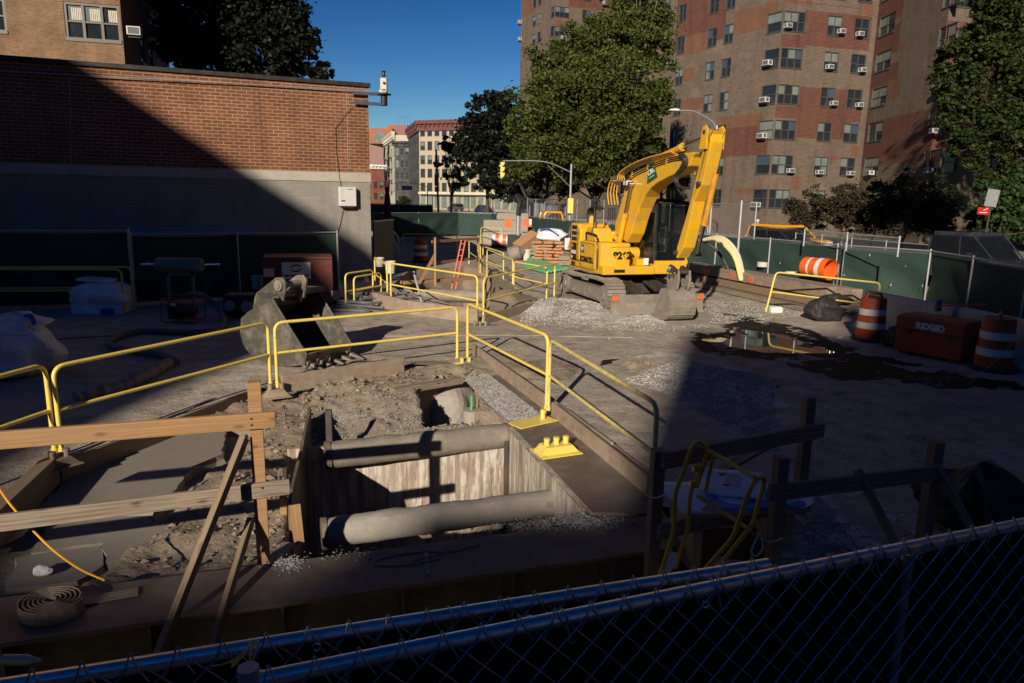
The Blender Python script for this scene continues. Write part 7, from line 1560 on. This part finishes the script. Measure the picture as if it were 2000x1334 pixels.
# wet ground and puddle
MT['wet'] = grimy('wet_ground', (.022, .019, .017), .7, dirt=(.06, .05, .042), amt=.6, sc=2.5, bump=.5, bs=25, bd=.01, edge=(.52, .66), spec=.08)
patch('wet_ground', [(1345, 665), (1400, 640), (1440, 618), (1500, 628), (1560, 640), (1640, 668), (1760, 712), (1930, 740), (1990, 752), (1900, 765), (1740, 748), (1600, 735), (1480, 702), (1390, 690)], .007, MT['wet'], .4, .05, 8, .30)
patch('wet_ground', [(1180, 705), (1210, 700), (1205, 712), (1185, 714)], .007, MT['wet'], .15, .04, 5)
MT['water'] = plain('puddle_water', (.02, .018, .014), .03); patch('puddle', [(1395, 668), (1425, 645), (1470, 645), (1530, 660), (1600, 678), (1640, 690), (1560, 690), (1490, 688), (1430, 682)], .011, MT['water'], .25, .04, 12, .22)
m = M(); pts = [G(1450, 655), G(1520, 668), G(1600, 684)]
# ---------------- middle distance ----------------
def stack(label, c, rz, nx, nl, sz, mat_, name='sack', cat='sack', group='', seed=0, jit=.03, flat=False):
    rn = random.Random(seed)
    for k in range(nl):
        for i in range(nx):
            p = Vector(c)+Matrix.Rotation(rz, 3, 'Z') @ Vector(((i-(nx-1)/2)*sz[0]*.98+(k % 2)*sz[0]*.22+rn.uniform(-jit, jit), rn.uniform(-jit, jit), sz[2]*(k+.5)*.93))
            m = M(); soft(m, (0, 0, 0), sz, 0, rn.randrange(99), .02, 6) if not flat else m.box((0, 0, 0), sz); o = m.build(name, MT[mat_], smooth=not flat, bevel=.02 if flat else 0); o.location = p; o.rotation_euler = (rn.uniform(-.06, .06), rn.uniform(-.08, .08), rz+rn.uniform(-.16, .16))
            row = ['lowest', 'second', 'third', 'fourth', 'fifth', 'sixth', 'seventh'][k]; colw = ['left', 'middle', 'right', 'far right'][i] if nx > 2 else (['left', 'right'][i] if nx == 2 else '')
            tag(o, f'{label}, {colw+" one of the " if colw else ""}{row} layer', cat, group)
c_ = G(1069, 514); stack('brown grout sack on the pallet left of the excavator', c_, -.15, 3, 7, (.45, .38, .15), 'sackor', group='sacks stacked on the pallet left of the excavator', seed=2, jit=.07)
stack('grey sack at the left side of the pallet by the sunlit pail', G(1046, 513), .9, 1, 6, (.42, .36, .17), 'sack', group='grey sacks left of the brown ones', seed=3)
m = M(); soft(m, (0, 0, 0), (1.15, .9, .55), -.25, 4, .06, 14, .1); o = m.build('bulk_bag', MT['bag'], smooth=True); o.location = G(1074, 514)+Vector((.05, .2, 1.22)); tag(o, 'white bag with blue strap heaped on top of the sack pallet', 'bag')
m = M(); m.tube(spline([o.location+Vector((-.55, -.35, .2)), o.location+Vector((-.2, -.35, .30)), o.location+Vector((.3, -.5, .0))], 5), .035, 6); tag(m.build('strap', MT['blue']), 'blue strap lying over the white bag on the pallet', 'strap')
stack('grey blanket roll heaped behind the cardboard box', G(1050, 505), -.2, 2, 5, (.8, .6, .26), 'sack', 'blanket_roll', 'bundle', 'grey bundles behind the cardboard box', 7)
t = thing('cardboard_box', 'torn brown cardboard box tilted against the bundles', 'box', G(1025, 505)+Vector((.1, -.2, .72)), .5); m = M(); m.box((0, 0, 0), (1.15, .6, .62), ry=-.55, rx=.25); m.build('box_body', MT['card'], t); m = M(); m.box((.55, -.25, .45), (.5, .55, .02), ry=-1.0, rx=.2); m.build('flap', MT['card'], t)
# old concrete blocks pile
gk = 'big grey blocks stacked by the back fence'
for i, (x, y, w, h, z, l) in enumerate(((985, 474, 2.2, .75, .38, 'lowest left'), (1010, 474, 1.6, .75, .38, 'lowest right'), (988, 474, 2.4, .7, 1.1, 'middle long'), (1000, 474, 1.7, .45, 1.68, 'upper'), (990, 474, 1.5, .2, 2.0, 'topmost thin'))):
    p = G(x, y); m = M(); m.box((0, 0, 0), (w*1.15, 1.1, h*1.02), rz=.07*(i-2), ry=.02*(i-2)); o = m.build('stone_block', MT['sack'], bevel=.07); o.location = (p.x, p.y-1.0, z); tag(o, l+' grey block of the pile by the back fence', 'block', gk)
# tilted barricade, drums, machine
t = thing('barricade', 'orange and white striped barricade leaning over behind the yellow rail', 'barricade', G(968, 488)+Vector((.3, .6, .5)), -.15)
for k in range(5): m = M(); m.lathe([(.33-.01*k, 0), (.33-.01*k, .20)], (-.5+.2*k, 0, 0), 20, mt=Matrix.Rotation(R(90), 4, 'Y')); m.build('stripe', MT['orange'] if k % 2 else MT['reflect'], t)
m = M(); m.box((.05, -.02, -.35), (1.2, .5, .15)); m.build('foot', MT['rubber'], t)
def drum(label, loc, rot=(0, 0, 0), s_=1, dirty=False, open_=False):  # dirty: only picks the darker orange plastic
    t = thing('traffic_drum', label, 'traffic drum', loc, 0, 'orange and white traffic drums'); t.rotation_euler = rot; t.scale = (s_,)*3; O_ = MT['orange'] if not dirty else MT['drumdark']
    if not open_: m = M(); m.lathe([(.36, 0), (.37, .05), (.33, .08)], seg=28, capt=False); m.build('base_ring', MT['rubber'], t)
    m = M(); prof = [(.285, .07), (.285, .25), (.275, .26), (.275, .40), (.268, .41), (.268, .53), (.258, .54), (.258, .68), (.25, .69), (.25, .85), (.235, .90), (.215, .905)]; m.lathe(prof, seg=32, capb=not open_, capt=False)
    if open_: m.lathe([(.255, .88), (.272, .30), (.280, .07)], seg=32, capb=False, capt=False)
    else: m.lathe([(.215, .905), (.20, .895), (0.001, .90)], seg=32, capb=False, capt=False)
    if open_: m.lathe([(.0011, .895), (.23, .895)], seg=32, capb=False, capt=False)
    m.build('barrel', O_, t, smooth=True)
    for z0_, z1_, rr in ((.265, .395, .280), (.545, .675, .263)): m = M(); m.lathe([(rr, z0_), (rr, z1_)], seg=32, capb=False, capt=False); m.build('reflective_band', MT['reflect'], t, smooth=True)
    if not open_: m = M(); m.tube(fillet([(-.16, 0, .89), (-.14, 0, .985), (.14, 0, .985), (.16, 0, .89)], .04, 4), .022, 8); m.build('handle', O_, t)
    return t
MT['drumdark'] = grimy('dark_orange_plastic', (.42, .055, .012), .55, dirt=(.16, .07, .04), amt=.6, sc=5)  # darker orange plastic; the dirty flag only picks this colour
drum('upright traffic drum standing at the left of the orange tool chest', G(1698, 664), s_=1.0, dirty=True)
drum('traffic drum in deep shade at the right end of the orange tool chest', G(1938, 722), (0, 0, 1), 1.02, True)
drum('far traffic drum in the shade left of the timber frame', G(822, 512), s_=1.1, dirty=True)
pb_ = G(1600, 592); drum('bright orange barrel lying on its side on the timbers, open end showing', pb_+Vector((.22, -.30, .62)), (R(88), 0, R(-152)), 1.08, False, True).location = G(1600, 592)+Vector((.30, .0, .95))
# machine post in front of the bundles
p = G(1011, 505); t = thing('drill_mast', 'dark drilling machine with a grey mast between the blocks and the cardboard box', 'machine', p); m = M(); m.tube([(0, 0, .6), (0, 0, 2.0)], .10, 12); m.build('mast', MT['galvdull'], t)
m = M(); m.b2(-.5, .1, -.1, .5, .2, 1.1); m.build('engine_box', MT['black'], t); m = M(); m.tube([(0, 0, 2.0), (.05, 0, 2.6), (-.1, 0, 3.0)], .12, 8); m.build('head', MT['black'], t); m = M(); m.tube(spline([(0, 0, 2.9), (.25, 0, 2.7), (.2, 0, 2.3), (.05, 0, 2.1)], 5), .05, 6); m.build('hose_loop', MT['black'], t)
for q in ((-.62, -.30, -.2, -.1, 1.45, 1.85), (.25, .62, -.2, -.1, 1.5, 1.88), (-.05, .25, -.25, -.15, .55, .85)): M().b2(*q).build('guard_plate', MT['orange'], t)
m = M(); m.b2(-.5, .1, -.25, -.15, .42, .52); m.b2(.5, .62, -.21, -.2, 1.6, 1.85); m.build('white_panel', MT['white'], t)
t = thing('roller', 'grey round roller drum lying beside the sunlit pail', 'roller', G(1010, 508)+Vector((-.1, 0, .32))); m = M(); m.lathe([(.1, -.35), (.33, -.3), (.33, .2), (.2, .32), (.1, .5)], (0, 0, 0), 20, mt=Matrix.Rotation(R(75), 4, 'Y')); m.build('drum_body', MT['dusty'], t)
gq = 'green painted bars lying by the excavator'
for i in range(9):
    a, b = G(1034-i*1.2, 506+i*2.4), G(1106-i*5, 529+i*.9); m = M(); m.tube([a+Vector((0, 0, .09)), b+Vector((0, 0, .09))], .06, 6); tag(m.build('steel_bar', MT['green']), ['nearest', 'second', 'third', 'fourth', 'fifth', 'sixth', 'seventh', 'eighth', 'farthest'][i]+' green bar of the bundle left of the excavator track', 'bar', gq)
gq = 'timbers stacked behind the excavator tail'
for i in range(4): m = M(); a = G(1096, 519)+Vector((-.1, .35*(i % 2), .13+.22*(i//2))); m.beam(a, a+Vector((2.4, -.1, 0)), .3, .2); tag(m.build('timber', MT['log'], bevel=.01), ['lower front', 'lower rear', 'upper front', 'upper rear'][i]+' timber between the sacks and the excavator tail', 'timber', gq)
t = thing('barricade', 'white and orange striped block behind the excavator tail', 'barricade', G(1112, 520)+Vector((.2, .8, .7))); m = M(); m.box((0, 0, .2), (.75, .25, .5)); m.build('body', MT['reflect'], t, bevel=.02); m = M(); 
for k in (-.15, .2): m.box((k, -.13, .2), (.12, .01, .44), ry=.3)
m.build('stripe', MT['orange'], t)
# timber frame and ladder beyond the second pit
f0, f1 = G(850, 553), G(934, 538); t = thing('wooden_railing', 'open pale timber frame with two cross rails beyond the second pit', 'wooden railing', f0); D = f1-f0
m = M(); m.beam((0, 0, -.1), (0, 0, 1.50), .065, .065, upv=(0, 1, 0)); m.build('post', MT['wood'], t); m = M(); m.beam(D+Vector((0, 0, 0)), D+Vector((0, 0, 1.45)), .09, .07, upv=(0, 1, 0)); m.build('post', MT['wood'], t)
for z in (1.36, .66): m = M(); m.beam(Vector((-.1, -.06, z)), D+Vector((0, -.06, z-.02)), .035, .09); m.build('rail', MT['wood'], t)
m = M(); m.beam(Vector((0, 0, .95)), Vector((-.5, -.25, 0)), .04, .09); m.build('brace', MT['wood'], t)
la = G(889, 548); t = thing('ladder', 'red orange fibreglass ladder sticking out of the second pit', 'ladder', la); m = M(); tp = AY(905, 470, la.y+.6)-la; si = Vector((.07, 0, 0))
for s_ in (-1, 1): m.beam(si*s_-tp*.35, tp+si*s_, .04, .08, upv=(0, 1, 0))
m.build('side_rail', MT['ladder'], t); m = M()
for k in range(7): m.tube([tp*(.02+.15*k)-si, tp*(.02+.15*k)+si], .018, 6)
m.build('rung', MT['ladder'], t)
m = M(); m.tube([G(826, 592)+Vector((0, 0, -.1)), AY(808, 530, G(826, 592).y+.2)], .035, 8); tag(m.build('pipe', MT['galvdull']), 'thin grey pipe leaning against the plank at the second pit', 'pipe')
# yellow machines beyond the fence
def plant(name, label, loc, rz): 
    t = thing(name, label, 'construction machine', loc, rz); m = M(); m.b2(-1.6, 1.6, -.7, .7, .5, 1.05); m.b2(1.2, 1.9, -.5, .5, .55, .9); m.build('body', MT['taxi'], t, bevel=.06)
    m = M(); m.tube(fillet([(-.6, -.6, 1.0), (-.5, -.6, 1.95), (.6, -.6, 1.95), (.8, -.6, 1.0)], .2, 4), .06, 8); m.tube(fillet([(-.6, .6, 1.0), (-.5, .6, 1.95), (.6, .6, 1.95), (.8, .6, 1.0)], .2, 4), .06, 8); m.b2(-.5, .6, -.6, .6, 1.93, 2.02); m.build('cage', MT['taxi'], t)
    for x in (-1.0, 1.0): m = M(); m.tube([(x, -.85, .42), (x, .85, .42)], .42, 18); m.build('wheel', MT['rubber'], t)
p = AY(1075, 410, 47); plant('roller_machine', 'yellow open cab machine parked behind the tall chain link fence', (p.x, 47, 0), .2)
p = AY(995, 412, 66); m = M(); m.box((0, 0, 1.0), (.5, .3, 1.4)); 
for i, (x, y, Y_, l) in enumerate(((1392, 448, 27, 'orange barrier block behind the chain link beside the excavator arm'), (1818, 470, 27, 'small orange and white thing on the far fence by the pickup'))):
    p = AY(x, y, Y_); m = M(); m.box((0, 0, 0), (.7, .3, .45)); o = m.build('barrier_block', MT['orange'], bevel=.04); o.location = (p.x, p.y, .22 if i == 0 else .9); tag(o, l, 'barrier')
# ---------------- right side ----------------
# long timbers in a stack beside the green fence
gt = 'long heavy timbers stacked along the green fence'
ta, tb_ = G(1376, 556), G(1632, 612); tD = (tb_-ta).normalized(); tN = Vector((tD.y, -tD.x, 0)); tN = tN if tN.y < 0 else -tN
def timber(label, off_, z, w, h, s0=0, s1=0, mat_='log'):
    a = ta+tD*s0+tN*off_; b = tb_+tD*s1+tN*off_; m = M(); m.beam(Vector((0, 0, 0)), b-a, w, h); o = m.build('timber', MT[mat_], bevel=.015); o.location = a+Vector((0, 0, z)); tag(o, label, 'timber', gt)
timber('lowest front flat timber of the stack, nearest the gravel', .55, .08, .34, .12, -.6, -.2, 'woodgrey'); timber('middle timber of the stack under the top ones', .20, .24, .30, .20, -.9, .0, 'woodbrace'); timber('rear bottom timber of the stack', -.25, .22, .38, .30, -1.0, .4)
timber('top front timber with orange paint patches', .05, .53, .36, .30, -.7, -.15); timber('top rear timber against the fence', -.36, .52, .32, .28, -1.2, .3, 'woodold')
m = M()
for k, zz_ in ((.3, .5), (1.9, .52), (2.9, .5), (.55, .5)): q = ta+tD*k+tN*.236; m.box((q.x, q.y, zz_), (.20, .008, .13), rz=math.atan2(tD.y, tD.x))
tag(m.build('paint_patch', MT['orange']), 'orange spray paint patches on the top front timber', 'paint')
m = M(); m.lathe([(.19, 0), (.19, .16)], seg=20); m.lathe([(.12, .161), (.10, .10)], seg=20); o = m.build('tape_roll', MT['offwhite']); o.location = G(1478, 556)+Vector((.1, -.15, .64)); tag(o, 'cream roll of tape standing on the timbers', 'roll')
m = M(); m.box((0, 0, 0), (.3, .2, .06)); o = m.build('rag', MT['white'], bevel=.02); o.location = G(1535, 572)+Vector((.05, -.1, .66)); tag(o, 'small white rag on the timbers beside the lying barrel', 'rag')
m = M(); m.blob((0, 0, 0), .11, 2, .25, 5, sc=(1, .8, .7)); o = m.build('crumpled_wrapper', MT['taxi']); o.location = G(1550, 577)+Vector((.05, -.1, .68)); tag(o, 'small yellow wrapper on the timbers', 'litter')
p0, p1 = AY(1392, 470, 22.3), G(1447, 545)
for k in range(4):
    m = M(); m.tube(spline([(AY(1372-k*2, 470, 23.4)), AY(1400+k*3, 469-k*2, 22.8), AY(1432+k*3, 500-k*2, 22.3), AY(1446+k*3, 548, 22.1)], 8), .045, 9); tag(m.build('curved_pipe', MT['offwhite' if k % 2 else 'yellowtop'], smooth=True), ['innermost', 'second', 'third', 'outermost'][k]+' pale plastic pipe of the arch beside the excavator arm', 'pipe', 'pale plastic pipes bent in an arch')
m = M(); m.tube(spline([AY(1370, 468, 23.5), AY(1400, 490, 23.2), AY(1420, 520, 23), AY(1428, 550, 22.8)], 7), .05, 8); tag(m.build('curved_pipe', MT['rubber'], smooth=True), 'black hose bent inside the pale pipe arch', 'hose')
m = M(); m.box((0, 0, .07), (.32, .16, .16), rz=.15, rx=.1); o = m.build('foam_block', MT['white'], bevel=.03); o.location = G(1515, 610); tag(o, 'small white foam block beside the foot of the leaning rail', 'block')
# jersey barriers
def jersey(label, a, b, mark=False):
    a = Vector(a); b = Vector(b); D = b-a; t = thing('jersey_barrier', label, 'concrete barrier', a, math.atan2(D.y, D.x), 'white concrete barriers along the fence'); pr = [(-.30, 0), (.30, 0), (.30, .08), (.14, .33), (.08, .86), (-.08, .86), (-.14, .33), (-.30, .08)]
    m = M(); m.prism(pr, (0, 0, 0), (0, 1, 0), (0, 0, 1), (D.length, 0, 0)); m.build('body', MT['offwhite'], t, bevel=.02)
    if mark: m = M(); m.prism([(-.11, .12), (.12, .10), (.02, -.14)], (.22, -.125, .62), (1, 0, 0), (0, 0, 1), (0, -.012, 0)); m.build('reflector_triangle', MT['orange'], t)
    return t
jersey('white concrete barrier with an orange triangle on its end behind the traffic drum', (8.15, 16.4, 0), (8.75, 14.0, 0), True)
jersey('shaded white concrete barrier behind the orange tool chest', (8.8, 13.9, 0), (9.1, 11.9, 0))
# black tarpaulin heap
t = thing('tarpaulin', 'black tarpaulin heap at the end of the timbers', 'tarpaulin', G(1610, 628)); m = M(); soft(m, (.05, .2, .26), (.80, .6, .62), .3, 6, .05, 18, .25); soft(m, (.35, .35, .5), (.7, .45, .28), .1, 9, .06, 14, .3); m.build('cloth_heap', MT['cloth'], t, smooth=True)
m = M(); soft(m, (0, 0, .2), (.6, .5, .45), .3, 16, .07, 8, .25); o = m.build('cloth_heap', MT['cloth']); o.location = (7.75, 14.1, .0); tag(o, 'round black bundle between the traffic drum and the tool chest', 'tarpaulin')
# tool chest
a, b = G(1745, 688), G(1838, 706); cD = (b-a).normalized(); rz_ = math.atan2(cD.y, cD.x); L_ = 1.22; t = thing('tool_chest', 'dusty orange red steel site tool chest with white lettering in the shade', 'tool chest', a, rz_)
m = M(); m.b2(0, L_, 0, .72, .06, .48); m.b2(.05, .25, .05, .6, 0, .06); m.b2(L_-.25, L_-.05, .05, .6, 0, .06); m.build('body', MT['redbox'], t, bevel=.012); m = M(); m.b2(-.015, L_+.015, -.015, .735, .49, .72); m.prism([(0, .72), (.72, .72), (.60, .76), (.12, .76)], (0, 0, 0), (0, 1, 0), (0, 0, 1), (L_, 0, 0)); ld = m.build('lid', MT['redbox'], t, bevel=.012)
put_text('lettering', 'RIDGID', .155, MT['reflect'], (L_*.52, -.022, .59), (1, 0, 0), (0, 0, 1), ld, .010); m = M(); m.b2(L_*.55, L_*.75, -.018, -.016, .505, .515); m.build('small_print', MT['offwhite'], ld)
m = M(); m.b2(.2, .28, -.02, 0, .40, .52); m.b2(.94, 1.02, -.02, 0, .40, .52); m.build('latch', MT['steeldark'], t)
m = M(); q = t.location; m.beam((.25, .9, .88), (1.2, .75, 1.05), .06, .03); o = m.build('bar', MT['redbox']); o.location = q; o.rotation_euler = (0, 0, rz_); tag(o, 'red bar lying across the back of the tool chest', 'bar')
m = M(); m.lathe([(.06, 0), (.06, .22)], seg=14); o = m.build('blue_bottle', plain('blue_plastic', (.04, .10, .25), .4)); o.location = G(1830, 640)+Vector((-.1, .2, .5)); o.location = q+Vector((1.0, .42, .76)); tag(o, 'blue bottle standing on the tool chest lid', 'bottle')
m = M(); m.blob((0, 0, .03), .09, 2, .4, 8, sc=(1.3, 1, .4)); o = m.build('blue_rag', MT['blue']); o.location = G(1893, 706); tag(o, 'blue rag on the ground between the tool chest and the shaded drum', 'rag')
m = M(); soft(m, (0, 0, .28), (.75, .6, .6), .2, 22, .08, 10, .3); o = m.build('garbage_bag', MT['cloth'], smooth=True); o.location = G(1900, 1030)+Vector((0, .0, 0)); tag(o, 'black garbage bag in deep shade right of the dark railing', 'bag')
m = M(); m.beam((0, 0, .05), (1.1, -.5, .05), .16, .05); o = m.build('plank', MT['woodold']); o.location = G(1930, 985); tag(o, 'dark plank on the ground at the right edge beside the black bag', 'board')
gl = 'scraps of litter on the ground'
rn = random.Random(77)
for i, (x, y, s_, l) in enumerate(((1250, 700, .10, 'dark stain like rag on the dirt right of the long rail'), (1515, 755, .12, 'small stick lying on the shaded ground in front of the puddle'), (1635, 768, .10, 'pale leaf shaped scrap right of the stick'), (1648, 672, .10, 'white scrap beside the wet ground'), (1660, 690, .12, 'crumpled pale scrap in the shade near the tool chest'), (1770, 850, .08, 'brown leaf lying alone on the shaded ground'), (1640, 660, .08, 'thin white strip at the edge of the wet ground'), (1690, 830, .07, 'tiny scrap in the middle of the shaded yard'))):
    m = M(); m.box((0, 0, .012), (s_*1.6, s_*.5, .012), rz=rn.random()*3, rx=.2); m.box((s_*.2, s_*.1, .02), (s_*.7, s_*.5, .01), rz=rn.random()*3, ry=.3); o = m.build('scrap', MT['offwhite' if i not in (0, 1) else 'woodold']); o.location = G(x, y); tag(o, l, 'litter', gl)
t = thing('steel_grate', 'flat grate in the dark at the lower right of the tool chest', 'grate', G(1830, 738)); m = M()
for k in range(8): m.box((k*.13-.45, 0, .015), (.02, .5, .02), rz=0)
for k in (-.25, .25): m.box((0, k, .015), (1.0, .03, .022))
m.build('bars', MT['steeldark'], t)
m = M(); m.tube(spline([AY(2010, 632, 11.5), AY(1960, 690, 11.7), G(1890, 752)], 6), .004, 5); tag(m.build('wire', MT['offwhite']), 'thin pale wire hanging down at the right edge', 'wire')

# tears and scraps on the right hand screen, tyre ruts in the yard
FN = [o for o in bpy.data.objects if o.name.startswith('construction_fence') and o.get('label', '').startswith('dark green screened')][0]
rn = random.Random(9)
for x, y in ((1526, 515), (1650, 538), (1770, 520), (1803, 560), (1741, 558), (1580, 560), (1700, 500), (1812, 548)):
    seg = (fr_pts[1], fr_pts[2]) if x < 1637 else (fr_pts[2], fr_pts[3]); p = PL(x, y, *seg)-Vector(FN.location)+Vector((-.10, -.13, 0)); m = M(); h = rn.uniform(.03, .09); w = rn.uniform(.01, .03)
    m.hexa([p+Vector(q) for q in ((0, 0, 0), (w, 0, .01), (w, .004, .01), (0, .004, 0), (w*.5, 0, h), (w*1.4, 0, h*.9), (w*1.4, .004, h*.9), (w*.5, .004, h))]); m.build('tear', MT['offwhite'], FN)
